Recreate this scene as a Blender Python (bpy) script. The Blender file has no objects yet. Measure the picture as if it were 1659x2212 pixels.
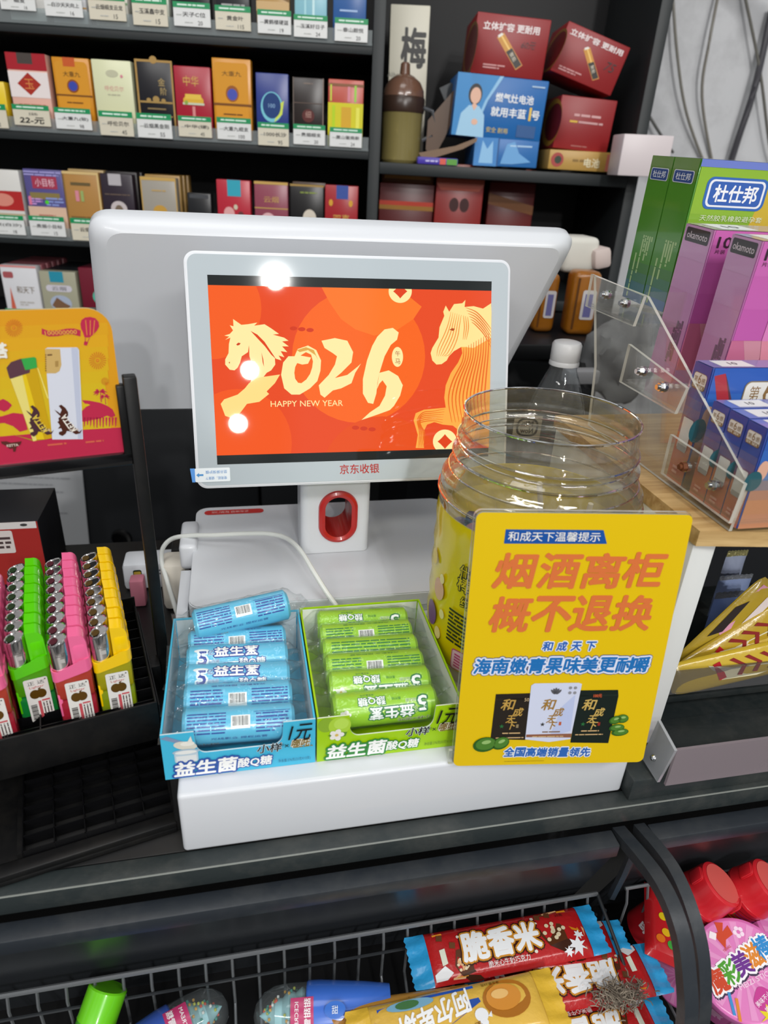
import bpy, bmesh, math, random
from mathutils import Matrix, Vector, Euler
from mathutils.geometry import tessellate_polygon
random.seed(7)
R = math.radians
SC = bpy.context.scene
COL = SC.collection

# ---------------------------------------------------------------- camera
CAMP = Vector((0, 0, 1.34))
FPX = 1470.0
_y, _p, _r = R(13.0), R(27.1), R(-3.34)
FW = Vector((math.sin(_y)*math.cos(_p), math.cos(_y)*math.cos(_p), -math.sin(_p)))
_rt = Vector((math.cos(_y), -math.sin(_y), 0))
_dn = FW.cross(_rt)
CA = _rt*math.cos(_r) + _dn*math.sin(_r)
CB = -_rt*math.sin(_r) + _dn*math.cos(_r)
cd = bpy.data.cameras.new('camera')
cam = bpy.data.objects.new('camera', cd)
COL.objects.link(cam)
SC.camera = cam
cd.sensor_fit = 'VERTICAL'
cd.sensor_height = 36.0
cd.sensor_width = 27.0
cd.lens = FPX/2212*36.0
cd.clip_start = 0.01
cd.dof.use_dof = True
cd.dof.focus_distance = 0.52
cd.dof.aperture_fstop = 7.6
cam.matrix_world = Matrix(((CA.x, -CB.x, -FW.x, CAMP.x), (CA.y, -CB.y, -FW.y, CAMP.y), (CA.z, -CB.z, -FW.z, CAMP.z), (0, 0, 0, 1)))

# ---------------------------------------------------------------- light
SC.view_settings.view_transform = 'Standard'
SC.view_settings.look = 'None'
SC.view_settings.exposure = 0.0
SC.view_settings.gamma = 1.0
SC.view_settings.use_curve_mapping = False
w = bpy.data.worlds.new('shop_ambient')
SC.world = w
w.use_nodes = True
# the rest of the shop around us: dark floor and shelving, paler ceiling; wave bands added for reflections
_nt = w.node_tree
_tc = _nt.nodes.new('ShaderNodeTexCoord')
_sx = _nt.nodes.new('ShaderNodeSeparateXYZ')
_nt.links.new(_tc.outputs['Generated'], _sx.inputs[0])
_mr = _nt.nodes.new('ShaderNodeMapRange')
_mr.inputs['From Min'].default_value = -1
_nt.links.new(_sx.outputs['Z'], _mr.inputs['Value'])
_rp = _nt.nodes.new('ShaderNodeValToRGB')
for _k, (_q, _c) in enumerate(((0.0, .10), (0.42, .20), (0.52, .42), (0.70, .62), (1.0, .70))):
    _e = _rp.color_ramp.elements[_k] if _k < 2 else _rp.color_ramp.elements.new(_q)
    _e.position = _q
    _e.color = (_c*.96, _c*.985, _c, 1)
_nt.links.new(_mr.outputs[0], _rp.inputs['Fac'])
_wv = _nt.nodes.new('ShaderNodeTexWave')
_wv.inputs['Scale'].default_value = 1.1
_wv.inputs['Distortion'].default_value = 2.5
_wv.inputs['Detail'].default_value = 2
_nt.links.new(_tc.outputs['Generated'], _wv.inputs['Vector'])
_r2 = _nt.nodes.new('ShaderNodeValToRGB')
_r2.color_ramp.elements[0].position = .35
_r2.color_ramp.elements[0].color = (.55, .55, .55, 1)
_r2.color_ramp.elements[1].position = .8
_r2.color_ramp.elements[1].color = (1.5, 1.5, 1.5, 1)
_nt.links.new(_wv.outputs['Fac'], _r2.inputs['Fac'])
_mx = _nt.nodes.new('ShaderNodeMix')
_mx.data_type = 'RGBA'
_mx.blend_type = 'MULTIPLY'
_mx.inputs['Factor'].default_value = 1.0
_nt.links.new(_rp.outputs['Color'], _mx.inputs['A'])
_nt.links.new(_r2.outputs['Color'], _mx.inputs['B'])
_nt.links.new(_mx.outputs['Result'], _nt.nodes['Background'].inputs[0])
_nt.nodes['Background'].inputs[1].default_value = 0.62


def area(name, loc, aim, power, size, size_y=None, shape='RECTANGLE', col=(1, 0.985, 0.96)):
    l = bpy.data.lights.new(name, 'AREA')
    l.energy = power
    l.shape = shape
    l.size = size
    if size_y:
        l.size_y = size_y
    l.color = col
    o = bpy.data.objects.new(name, l)
    COL.objects.link(o)
    o.location = loc
    o.rotation_euler = (Vector(aim)-Vector(loc)).to_track_quat('-Z', 'Y').to_euler()
    return o


area('overhead_fill_light', (-0.1, 0.35, 2.6), (0.05, 0.6, 1.0), 4.5, 0.6, 0.6)  # soft overhead fill, added for general brightness
area('front_fill_light', (0.75, -0.9, 2.5), (0.2, 0.8, 1.1), 13, 1.2, 0.12)  # added front fill strip, not a known lamp
area('front_fill_light', (-0.95, -0.9, 2.5), (0.0, 0.8, 1.1), 13, 1.2, 0.12)  # second added fill strip, on the left
area('ceiling_downlight', (0.219, -2.5, 2.7), (0.1, 0.6, 1.1), 20, 0.085, shape='DISK')
area('ceiling_downlight', (0.086, -4.02, 2.7), (0.1, 0.6, 1.1), 26, 0.11, shape='DISK')
area('ceiling_downlight', (-0.024, -5.65, 2.7), (0.1, 0.6, 1.1), 30, 0.15, shape='DISK')

# ---------------------------------------------------------------- sight lines: a picture point on a real plane


def ray(px, py):
    return FW + CA*((px-830)/FPX) + CB*((py-1106)/FPX)


def PL(px, py, p0, n):
    v = ray(px, py)
    return CAMP + v*((Vector(p0)-CAMP).dot(n)/v.dot(n))


def AZ(px, py, z): return PL(px, py, (0, 0, z), Vector((0, 0, 1)))
def AY(px, py, y): return PL(px, py, (0, y, 0), Vector((0, 1, 0)))
def AX(px, py, x): return PL(px, py, (x, 0, 0), Vector((1, 0, 0)))


YS = R(10.4)                                   # the wall shelf stands at this angle to the counter
ES = Vector((math.cos(YS), -math.sin(YS), 0))
ED = Vector((math.sin(YS), math.cos(YS), 0))
SO = Vector((0, 1.17, 0))
def WS(s, dep, z): return SO + ES*s + ED*dep + Vector((0, 0, z))


def SH(px, py, dep=0.0):
    p = PL(px, py, SO+ED*dep, ED)
    return ((p-SO).dot(ES), p.z)


# ---------------------------------------------------------------- materials
def lin(c):
    c /= 255.0
    return c/12.92 if c <= 0.04045 else ((c+0.055)/1.055)**2.4


def rgb(h):
    if isinstance(h, str):
        h = tuple(int(h[i:i+2], 16) for i in (0, 2, 4))
    return (lin(h[0]), lin(h[1]), lin(h[2]), 1)


_M = {}


def mat(key, col='ffffff', rough=0.45, metal=0.0, spec=0.5, trans=0.0, ior=1.45, emit=0, coat=0, bump=0, bscale=60, dirt=None, dscale=9, damt=0.5, sub=None):
    if key in _M:
        return _M[key]
    m = bpy.data.materials.new(key)
    m.use_nodes = True
    nt = m.node_tree
    b = nt.nodes['Principled BSDF']
    b.inputs['Base Color'].default_value = rgb(col)
    b.inputs['Roughness'].default_value = rough
    b.inputs['Metallic'].default_value = metal
    b.inputs['Specular IOR Level'].default_value = spec
    b.inputs['Transmission Weight'].default_value = trans
    b.inputs['IOR'].default_value = ior
    b.inputs['Coat Weight'].default_value = coat
    b.inputs['Coat Roughness'].default_value = 0.06
    if emit:
        b.inputs['Base Color'].default_value = (0.004, 0.004, 0.004, 1)
        b.inputs['Emission Color'].default_value = rgb(col)
        b.inputs['Emission Strength'].default_value = emit
    tc = None
    if dirt or bump:
        tc = nt.nodes.new('ShaderNodeTexCoord')
    if dirt:
        n = nt.nodes.new('ShaderNodeTexNoise')
        n.inputs['Scale'].default_value = dscale
        n.inputs['Detail'].default_value = 9
        n.inputs['Roughness'].default_value = 0.7
        nt.links.new(tc.outputs['Object'], n.inputs['Vector'])
        r = nt.nodes.new('ShaderNodeValToRGB')
        r.color_ramp.elements[0].position = 0.47
        r.color_ramp.elements[1].position = 0.75
        r.color_ramp.elements[0].color = (0, 0, 0, 1)
        r.color_ramp.elements[1].color = (damt, damt, damt, 1)
        nt.links.new(n.outputs['Fac'], r.inputs['Fac'])
        x = nt.nodes.new('ShaderNodeMix')
        x.data_type = 'RGBA'
        x.inputs['A'].default_value = rgb(col)
        x.inputs['B'].default_value = rgb(dirt)
        nt.links.new(r.outputs['Color'], x.inputs['Factor'])
        nt.links.new(x.outputs['Result'], b.inputs['Base Color'])
    if bump:
        n = nt.nodes.new('ShaderNodeTexNoise')
        n.inputs['Scale'].default_value = bscale
        n.inputs['Detail'].default_value = 4
        nt.links.new(tc.outputs['Object'], n.inputs['Vector'])
        bp = nt.nodes.new('ShaderNodeBump')
        bp.inputs['Strength'].default_value = bump
        bp.inputs['Distance'].default_value = 0.002
        nt.links.new(n.outputs['Fac'], bp.inputs['Height'])
        nt.links.new(bp.outputs['Normal'], b.inputs['Normal'])
    _M[key] = m
    return m


def pm(h, rough=0.4):                          # printed ink or plain card of one colour
    return mat(f'ink_{h}_{int(rough*100)}', h, rough)


EM = 1.12
def em(h, s=1.0): return mat(f'screen_{h}_{s}', h, 0.02, emit=EM*s)


def clear(key, tint='ffffff', alpha=0.08, rough=0.04, bump=0, bscale=80, ior=1.5, fmax=0.85):
    """thin clear plastic: see-through, with a Fresnel gloss and a little tint"""
    if key in _M:
        return _M[key]
    m = bpy.data.materials.new(key)
    m.use_nodes = True
    nt = m.node_tree
    for n in list(nt.nodes):
        nt.nodes.remove(n)
    out = nt.nodes.new('ShaderNodeOutputMaterial')
    tr = nt.nodes.new('ShaderNodeBsdfTransparent')
    c = rgb(tint)
    tr.inputs[0].default_value = c
    df = nt.nodes.new('ShaderNodeBsdfDiffuse')
    df.inputs[0].default_value = c
    gl = nt.nodes.new('ShaderNodeBsdfGlossy')
    gl.inputs['Roughness'].default_value = rough
    lw = nt.nodes.new('ShaderNodeLayerWeight')
    lw.inputs['Blend'].default_value = 0.5
    pw = nt.nodes.new('ShaderNodeMath')
    pw.operation = 'POWER'
    pw.inputs[1].default_value = 3.2
    nt.links.new(lw.outputs['Facing'], pw.inputs[0])
    fr = nt.nodes.new('ShaderNodeMapRange')
    f0 = ((ior-1)/(ior+1))**2
    fr.inputs['To Min'].default_value = f0
    fr.inputs['To Max'].default_value = fmax
    nt.links.new(pw.outputs[0], fr.inputs['Value'])
    m1 = nt.nodes.new('ShaderNodeMixShader')
    m1.inputs[0].default_value = alpha
    nt.links.new(tr.outputs[0], m1.inputs[1])
    nt.links.new(df.outputs[0], m1.inputs[2])
    m2 = nt.nodes.new('ShaderNodeMixShader')
    nt.links.new(fr.outputs[0], m2.inputs[0])
    nt.links.new(m1.outputs[0], m2.inputs[1])
    nt.links.new(gl.outputs[0], m2.inputs[2])
    nt.links.new(m2.outputs[0], out.inputs[0])
    if bump:
        tc = nt.nodes.new('ShaderNodeTexCoord')
        n = nt.nodes.new('ShaderNodeTexNoise')
        n.inputs['Scale'].default_value = bscale
        n.inputs['Detail'].default_value = 3
        nt.links.new(tc.outputs['Object'], n.inputs['Vector'])
        bp = nt.nodes.new('ShaderNodeBump')
        bp.inputs['Strength'].default_value = bump
        bp.inputs['Distance'].default_value = 0.004
        nt.links.new(n.outputs['Fac'], bp.inputs['Height'])
        for q in (gl, lw, df):
            nt.links.new(bp.outputs['Normal'], q.inputs['Normal'])
    _M[key] = m
    return m


# ---------------------------------------------------------------- lettering (Blender's own font)
_fc = bpy.data.curves.new('lettering', 'FONT')
_fc.resolution_u = 2
_fc.align_x = 'CENTER'
_fo = bpy.data.objects.new('lettering', _fc)
_G = {}


def glyphs(txt):
    k = txt
    if k in _G:
        return _G[k]
    _fc.body = txt
    if _fo.name not in COL.objects:
        COL.objects.link(_fo)
    dg = bpy.context.evaluated_depsgraph_get()
    me = bpy.data.meshes.new_from_object(_fo.evaluated_get(dg))
    vs = [(v.co.x, v.co.y) for v in me.vertices]
    fs = [tuple(p.vertices) for p in me.polygons]
    bpy.data.meshes.remove(me)
    if not vs:
        vs, fs = [(0, 0), (1, 0), (1, 1)], []
    x0, x1 = min(v[0] for v in vs), max(v[0] for v in vs)
    y0, y1 = min(v[1] for v in vs), max(v[1] for v in vs)
    _G[k] = (vs, fs, (x0, x1, y0, y1))
    return _G[k]


# ---------------------------------------------------------------- mesh builder
def fr(o, u, v):                               # a print plane: origin, right, up
    u = Vector(u).normalized()
    v = Vector(v).normalized()
    n = u.cross(v)
    return Matrix(((u.x, v.x, n.x, o[0]), (u.y, v.y, n.y, o[1]), (u.z, v.z, n.z, o[2]), (0, 0, 0, 1)))


def FRONT(y=0, x=0, z=0): return fr((x, y, z), (1, 0, 0), (0, 0, 1))
def TOP(z=0, x=0, y=0): return fr((x, y, z), (1, 0, 0), (0, 1, 0))
def LEFT(x=0, y=0, z=0): return fr((x, y, z), (0, -1, 0), (0, 0, 1))
def RIGHT(x=0, y=0, z=0): return fr((x, y, z), (0, 1, 0), (0, 0, 1))


def axm(p, d, up=(0, 0, 1)):                   # local z along d
    d = Vector(d).normalized()
    x = Vector(up).cross(d)
    if x.length < 1e-5:
        x = Vector((1, 0, 0))
    x.normalize()
    y = d.cross(x)
    return Matrix(((x.x, y.x, d.x, p[0]), (x.y, y.y, d.y, p[1]), (x.z, y.z, d.z, p[2]), (0, 0, 0, 1)))


class MB:
    def __init__(s):
        s.v, s.f, s.fm, s.ms = [], [], [], []

    def mi(s, m):
        if isinstance(m, str):
            m = pm(m)
        if m not in s.ms:
            s.ms.append(m)
        return s.ms.index(m)

    def add(s, vs, fs, m, T=None):
        b = len(s.v)
        k = s.mi(m)
        if T is not None:
            vs = [T @ Vector(q) for q in vs]
        s.v += [tuple(q) for q in vs]
        for q in fs:
            s.f.append(tuple(i+b for i in q))
            s.fm.append(k)

    def box(s, x0, x1, y0, y1, z0, z1, m, bev=0.0, seg=2, T=None):
        bm = bmesh.new()
        bmesh.ops.create_cube(bm, size=1)
        for q in bm.verts:
            q.co = Vector(((x0+x1)/2+q.co.x*(x1-x0), (y0+y1)/2+q.co.y*(y1-y0), (z0+z1)/2+q.co.z*(z1-z0)))
        if bev:
            bmesh.ops.bevel(bm, geom=list(bm.edges), offset=bev, segments=seg, profile=0.5, affect='EDGES')
        bm.verts.index_update()
        s.add([q.co.copy() for q in bm.verts], [[q.index for q in f.verts] for f in bm.faces], m, T)
        bm.free()

    @staticmethod
    def at(F, u, v, n):
        return F @ Vector((u, v, n)) if isinstance(F, Matrix) else F(u, v, n)

    def poly(s, F, pts, m, off=0.0002):
        s.add([s.at(F, u, v, off) for u, v in pts], [range(len(pts))], m)

    def rect(s, F, u0, v0, u1, v1, m, off=0.0002):
        nu = nv = 1
        if not isinstance(F, Matrix):
            nu = nv = 10
        vs = [s.at(F, u0+(u1-u0)*i/nu, v0+(v1-v0)*j/nv, off) for j in range(nv+1) for i in range(nu+1)]
        w_ = nu+1
        s.add(vs, [(j*w_+i, j*w_+i+1, (j+1)*w_+i+1, (j+1)*w_+i) for j in range(nv) for i in range(nu)], m)

    def rrect(s, F, u0, v0, u1, v1, rad, m, off=0.0002):
        s.poly(F, rr(u0, v0, u1, v1, rad), m, off)

    def disc(s, F, cu, cv, ru, rv, m, off=0.0002, n=28, rot=0):
        c, d = math.cos(rot), math.sin(rot)
        P = [(ru*math.cos(2*math.pi*i/n), rv*math.sin(2*math.pi*i/n)) for i in range(n)]
        vs = [s.at(F, cu, cv, off)]+[s.at(F, cu+x*c-y*d, cv+x*d+y*c, off) for x, y in P]
        s.add(vs, [(0, 1+i, 1+(i+1) % n) for i in range(n)], m)

    def text(s, F, txt, cu, cv, h, m, w=None, bold=0.0, shear=0.0, rot=0.0, off=0.0003):
        vs, fs, (x0, x1, y0, y1) = glyphs(txt)
        if not fs:
            return
        ky = h/max(1e-6, y1-y0)
        kx = w/max(1e-6, x1-x0) if w else ky
        c, d = math.cos(rot), math.sin(rot)
        # heavier strokes: the same letters laid again with small shifts
        nb = 0 if bold <= 0 else (4 if bold < 0.02 else (6 if bold < 0.06 else 10))
        sh_ = [(0, 0)]+[(bold*math.cos(2*math.pi*(i+.5)/nb), bold*math.sin(2*math.pi*(i+.5)/nb)) for i in range(nb)]
        for q, (bx, by) in enumerate(sh_):
            out = []
            for x, y in vs:
                y_ = (y+by-(y0+y1)/2)*ky
                x_ = (x+bx-(x0+x1)/2)*kx+shear*y_
                out.append(s.at(F, cu+x_*c-y_*d, cv+x_*d+y_*c, off+q*0.000002))
            s.add(out, fs, m)

    def lines(s, F, u0, v0, u1, v1, n, m, off=0.0003, fill=0.55):
        """small print too fine to read: rows of short strokes"""
        hh = (v1-v0)/n
        if hh <= 1e-6 or (u1-u0)/hh > 400:
            return
        for j in range(n):
            u = u0
            end = u1 - (random.random()*0.45*(u1-u0) if (n > 1 and j == 0) else 0)
            while u < end:
                L = min(hh*random.choice((1.5, 2.5, 4, 6)), end-u)
                s.rect(F, u, v0+hh*(j+0.5-fill/2), u+L, v0+hh*(j+0.5+fill/2), m, off)
                u += L+hh*0.35

    def barcode(s, F, u0, v0, u1, v1, off=0.0003, m='202024'):
        s.rect(F, u0, v0, u1, v1, pm('f2f2f0'), off)
        w_ = u1-u0
        u = u0+w_*0.08
        rs = random.Random(5)
        while w_ > 0 and u < u1-w_*0.1:
            k = rs.choice((0.012, 0.02, 0.03))*w_
            s.rect(F, u, v0+(v1-v0)*0.22, u+k, v1-(v1-v0)*0.08, pm(m), off+0.00008)
            u += k+rs.choice((0.012, 0.02, 0.03))*w_

    def prism(s, F, pts, d0, d1, m, side=None):
        n = len(pts)
        lo = [s.at(F, u, v, d0) for u, v in pts]
        hi = [s.at(F, u, v, d1) for u, v in pts]
        s.add(hi, [range(n)], m)
        s.add(lo, [range(n-1, -1, -1)], m)
        s.add(lo+hi, [(i, (i+1) % n, n+(i+1) % n, n+i) for i in range(n)], side or m)

    def tube(s, path, r, m, n=8, closed=False, flat=1.0):
        P = [Vector(p) for p in path]
        N = len(P)
        vs, fs = [], []
        up = Vector((0, 0, 1))
        for i in range(N):
            a_ = P[i-1] if (i or closed) else P[i]
            b_ = P[(i+1) % N] if (i < N-1 or closed) else P[i]
            t = (b_-a_).normalized()
            x = t.cross(up)
            if x.length < 1e-3:
                x = t.cross(Vector((0, 1, 0)))
            x.normalize()
            y = x.cross(t)
            rr_ = r[i] if isinstance(r, (list, tuple)) else r
            for k in range(n):
                q = 2*math.pi*k/n
                vs.append(P[i]+x*(rr_*math.cos(q))+y*(rr_*flat*math.sin(q)))
        for i in range(N if closed else N-1):
            for k in range(n):
                a0, a1 = i*n+k, i*n+(k+1) % n
                b0, b1 = ((i+1) % N)*n+k, ((i+1) % N)*n+(k+1) % n
                fs.append((a0, a1, b1, b0))
        if not closed:
            fs.append(tuple(range(n-1, -1, -1)))
            fs.append(tuple((N-1)*n+k for k in range(n)))
        s.add(vs, fs, m)

    def lathe(s, prof, m, n=40, T=None, a0=0.0, a1=2*math.pi):
        full = abs(a1-a0-2*math.pi) < 1e-6
        K = n if full else n+1
        vs, fs = [], []
        for r, z in prof:
            for k in range(K):
                q = a0+(a1-a0)*k/n
                vs.append((r*math.cos(q), r*math.sin(q), z))
        for i in range(len(prof)-1):
            for k in range(n):
                k1 = (k+1) % K
                fs.append((i*K+k, i*K+k1, (i+1)*K+k1, (i+1)*K+k))
        s.add(vs, fs, m, T)

    def grid(s, fn, nu, nv, m):
        vs = [fn(i/nu, j/nv) for j in range(nv+1) for i in range(nu+1)]
        w_ = nu+1
        s.add(vs, [(j*w_+i, j*w_+i+1, (j+1)*w_+i+1, (j+1)*w_+i) for j in range(nv) for i in range(nu)], m)

    def build(s, name, parent=None, loc=None, rot=None, ang=35):
        me = bpy.data.meshes.new(name)
        me.from_pydata(s.v, [], s.f)
        for m in s.ms:
            me.materials.append(m)
        me.polygons.foreach_set('material_index', s.fm)
        me.polygons.foreach_set('use_smooth', [True]*len(s.f))
        me.update()
        if not me.uv_layers:
            me.set_sharp_from_angle(angle=R(ang))
        o = bpy.data.objects.new(name, me)
        COL.objects.link(o)
        if parent:
            o.parent = parent
        if loc is not None:
            o.location = loc
        if rot is not None:
            o.rotation_euler = rot
        return o


def rr(u0, v0, u1, v1, rad, n=6):
    P = []
    for cx, cy, a in ((u1-rad, v0+rad, -90), (u1-rad, v1-rad, 0), (u0+rad, v1-rad, 90), (u0+rad, v0+rad, 180)):
        for i in range(n+1):
            q = R(a+90*i/n)
            P.append((cx+rad*math.cos(q), cy+rad*math.sin(q)))
    return P


def clip(pts, x0, y0, x1, y1):                 # convex clip to a rectangle
    for ax, lim, sg in ((0, x0, 1), (0, x1, -1), (1, y0, 1), (1, y1, -1)):
        out = []
        for i in range(len(pts)):
            a_, b_ = pts[i-1], pts[i]
            ia, ib = (a_[ax]-lim)*sg >= 0, (b_[ax]-lim)*sg >= 0
            if ia != ib:
                t = (lim-a_[ax])/(b_[ax]-a_[ax])
                out.append((a_[0]+(b_[0]-a_[0])*t, a_[1]+(b_[1]-a_[1])*t))
            if ib:
                out.append(b_)
        pts = out
        if not pts:
            break
    return pts


def circ(cx, cy, rx, ry=None, n=40): return [(cx+rx*math.cos(2*math.pi*i/n), cy+(ry or rx)*math.sin(2*math.pi*i/n)) for i in range(n)]


def decor(b, F, W, H, ops, off=0.00025, cv=None, cs=None, step=0.00006, mk=pm):
    """prints on a face. Plain faces use fractions of W and H; cv/cs map other units onto the plane"""
    if cv is None:
        def cv(x, y): return (x*W, y*H)
        def cs(x, y, h): return h*H
        def cw(x, y, w_): return w_*W
    else:
        cw = cs
    for o in ops:
        off += step
        k = o[0]
        if k == 'r':
            (a0, b0), (a1, b1) = cv(o[1], o[2]), cv(o[3], o[4])
            b.rect(F, min(a0, a1), min(b0, b1), max(a0, a1), max(b0, b1), mk(o[5]), off)
        elif k == 'rr':
            (a0, b0), (a1, b1) = cv(o[1], o[2]), cv(o[3], o[4])
            a0, a1, b0, b1 = min(a0, a1), max(a0, a1), min(b0, b1), max(b0, b1)
            b.rrect(F, a0, b0, a1, b1, o[6]*min(a1-a0, b1-b0), mk(o[5]), off)
        elif k == 'e':
            c = cv(o[1], o[2])
            b.disc(F, c[0], c[1], cw(o[1], o[2], o[3]), cs(o[1], o[2], o[4]), mk(o[5]), off, rot=o[6] if len(o) > 6 else 0)
        elif k == 'p':
            b.poly(F, [cv(x, y) for x, y in o[1]], mk(o[2]), off)
        elif k == 't':
            d = o[6] if len(o) > 6 else {}
            c = cv(o[2], o[3])
            h = cs(o[2], o[3], o[4])
            w_ = cw(o[2], o[3], d['w']) if 'w' in d else None
            for oc, am in d.get('o', ()):
                b.text(F, o[1], c[0], c[1], h, mk(oc), w_, am, d.get('sh', 0), R(d.get('rot', 0)), off)
                off += step
            b.text(F, o[1], c[0], c[1], h, mk(o[5]), w_, d.get('b', 0), d.get('sh', 0), R(d.get('rot', 0)), off)
        elif k == 'l':
            (a0, b0), (a1, b1) = cv(o[1], o[2]), cv(o[3], o[4])
            b.lines(F, min(a0, a1), min(b0, b1), max(a0, a1), max(b0, b1), o[5], mk(o[6]), off)
        elif k == 'bar':
            (a0, b0), (a1, b1) = cv(o[1], o[2]), cv(o[3], o[4])
            b.barcode(F, min(a0, a1), min(b0, b1), max(a0, a1), max(b0, b1), off)
            off += step*2
    return off


# ---------------------------------------------------------------- things
def tag(o, label, cat, group=None, kind=None):
    o['label'] = label
    o['category'] = cat
    if group:
        o['group'] = group
    if kind:
        o['kind'] = kind
    return o


def thing(name, label, cat, loc=(0, 0, 0), rz=0.0, group=None, M=None):
    o = bpy.data.objects.new(name, None)
    o.empty_display_size = 0.02
    COL.objects.link(o)
    if M is not None:
        o.matrix_world = M
    else:
        o.location = loc
        o.rotation_euler = (0, 0, rz)
    return tag(o, label, cat, group)


def dup(root, M, label, group=None):
    r = root.copy()
    COL.objects.link(r)
    r.matrix_world = M
    r['label'] = label
    if group:
        r['group'] = group
    for ch in list(root.children):
        c = ch.copy()
        COL.objects.link(c)
        c.parent = r
        for g in list(ch.children):
            d = g.copy()
            COL.objects.link(d)
            d.parent = c
    return r


def camang(M):                                 # which way round a thing faces us
    v = M.inverted() @ CAMP
    return math.atan2(v.y, v.x)


def LM(loc, rx=0, ry=0, rz=0): return Matrix.Translation(Vector(loc)) @ Euler((R(rx), R(ry), R(rz)), 'XYZ').to_matrix().to_4x4()


def struct(b, name):
    o = b.build(name)
    o['kind'] = 'structure'
    return o


ORD = ['front', 'second', 'third', 'fourth', 'fifth', 'sixth', 'seventh', 'eighth', 'ninth', 'tenth']
Z = Vector((0, 0, 1))

# ================================================================ the room behind the counter
DARK = mat('shelf_black', '17181a', 0.55)
BOARD = mat('shelf_grey', '1f2426', 0.5)
CTR = mat('worn_dark_steel', '282f30', 0.45, metal=0.0, dirt='6a6862', dscale=11, damt=0.4, bump=0.15, bscale=200)
BLK = mat('black_plastic', '060607', 0.42, dirt='38342e', dscale=40, damt=0.2)
BLKG = mat('black_gloss', '08080a', 0.16, coat=0.6)
WHITE = mat('white_plastic', 'd2d5da', 0.34, coat=0.15)
GREYP = mat('grey_plastic', 'b3babd', 0.4)
FILM = clear('clear_film', 'fbfdfd', 0.02, 0.07, bump=0.7, bscale=110, ior=1.42, fmax=0.45)
ACR = clear('clear_acrylic', 'fdfdfb', 0.02, 0.03, ior=1.35, fmax=0.6)
ACRE = clear('acrylic_edge', 'e6e4d8', 0.6, 0.1, ior=1.5)
RAIL = clear('rail_plastic', 'dfe5e6', 0.16, 0.1, ior=1.45)
STEEL = mat('bright_steel', 'd4d6d8', 0.16, metal=1.0)
CHROME = mat('chrome', 'e4dfdc', 0.07, metal=1.0)


def wall_mat():
    m = mat('stained_marble', 'cfd0d3', 0.5, dirt='8c8c8f', dscale=3.2, damt=0.75)
    nt = m.node_tree
    b = nt.nodes['Principled BSDF']
    mix = [n for n in nt.nodes if n.type == 'MIX'][0]
    wv = nt.nodes.new('ShaderNodeTexWave')
    wv.inputs['Scale'].default_value = 1.6
    wv.inputs['Distortion'].default_value = 14
    wv.inputs['Detail'].default_value = 4
    tc = [n for n in nt.nodes if n.type == 'TEX_COORD'][0]
    nt.links.new(tc.outputs['Object'], wv.inputs['Vector'])
    rp = nt.nodes.new('ShaderNodeValToRGB')
    rp.color_ramp.elements[0].position = 0.0
    rp.color_ramp.elements[0].color = (0.42, 0.42, 0.43, 1)
    rp.color_ramp.elements[1].position = 0.18
    rp.color_ramp.elements[1].color = (1, 1, 1, 1)
    nt.links.new(wv.outputs['Fac'], rp.inputs['Fac'])
    mu = nt.nodes.new('ShaderNodeMix')
    mu.data_type = 'RGBA'
    mu.blend_type = 'MULTIPLY'
    mu.inputs['Factor'].default_value = 0.55
    nt.links.new(mix.outputs['Result'], mu.inputs['A'])
    nt.links.new(rp.outputs['Color'], mu.inputs['B'])
    nt.links.new(mu.outputs['Result'], b.inputs['Base Color'])
    return m


b = MB()
T = Matrix.Translation(SO) @ Matrix.Rotation(-YS, 4, 'Z')
b.box(-2.2, 2.2, 0.33, 0.42, 0, 2.75, wall_mat(), T=T)
struct(b, 'wall_back')
b = MB()
b.box(-2.6, 2.6, -1.2, 2.2, -0.05, 0, mat('grey_floor_tile', '8f8d8a', 0.3, dirt='6c6a66', dscale=4))
struct(b, 'floor')

# ---------------------------------------------------------------- wall shelf
divx = SH(822, 250)[0]
divL, divR = SH(800, 250)[0], SH(825, 250)[0]
endL, endR = SH(1369, 320)[0], SH(1393, 320)[0]
ztop = [SH(400, 66)[1], SH(400, 297)[1], SH(95, 511)[1]]
zlow = [SH(400, 93)[1], SH(400, 322)[1], SH(95, 529)[1]]
ztop.append(ztop[2]-(ztop[1]-ztop[2])*0.98)
zlow.append(zlow[2]-(zlow[1]-zlow[2])*0.98)
zR0 = SH(1100, 366)[1]
DEP = 0.26
unit = thing('display_shelf', 'tall charcoal wall shelf of cigarettes and cartons behind the counter', 'shelf', SO, -YS)
b = MB()
b.box(-1.1, endR, DEP, DEP+0.01, 0.0, 2.1, mat('shelf_back_black', '131315', 0.6))
b.build('back_panel', unit)
for x0, x1, nm in ((divL, divR, 'divider'), (endL, endR, 'side_panel')):
    b = MB()
    b.box(x0, x1, 0.0, DEP, 0.0, 2.1, BOARD, 0.001)
    b.build(nm, unit)
for k in range(4):
    b = MB()
    b.box(-1.1, divL, 0.0, DEP, zlow[k], ztop[k], BOARD, 0.001)
    sh = b.build('shelf_board', unit)
    b = MB()
    b.box(-1.1, divL-0.001, -0.0035, -0.0015, ztop[k]-0.004, ztop[k]+0.014, RAIL)
    b.build('price_rail', sh)
b = MB()
b.box(divR, endL, 0.0, DEP, zR0-0.016, zR0, BOARD, 0.001)
b.build('shelf_board', unit)
zr1 = SH(1000, 640)[1]
b = MB()
b.box(divR, endL, 0.0, DEP, zr1-0.016, zr1, BOARD, 0.001)
b.build('shelf_board', unit)
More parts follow.
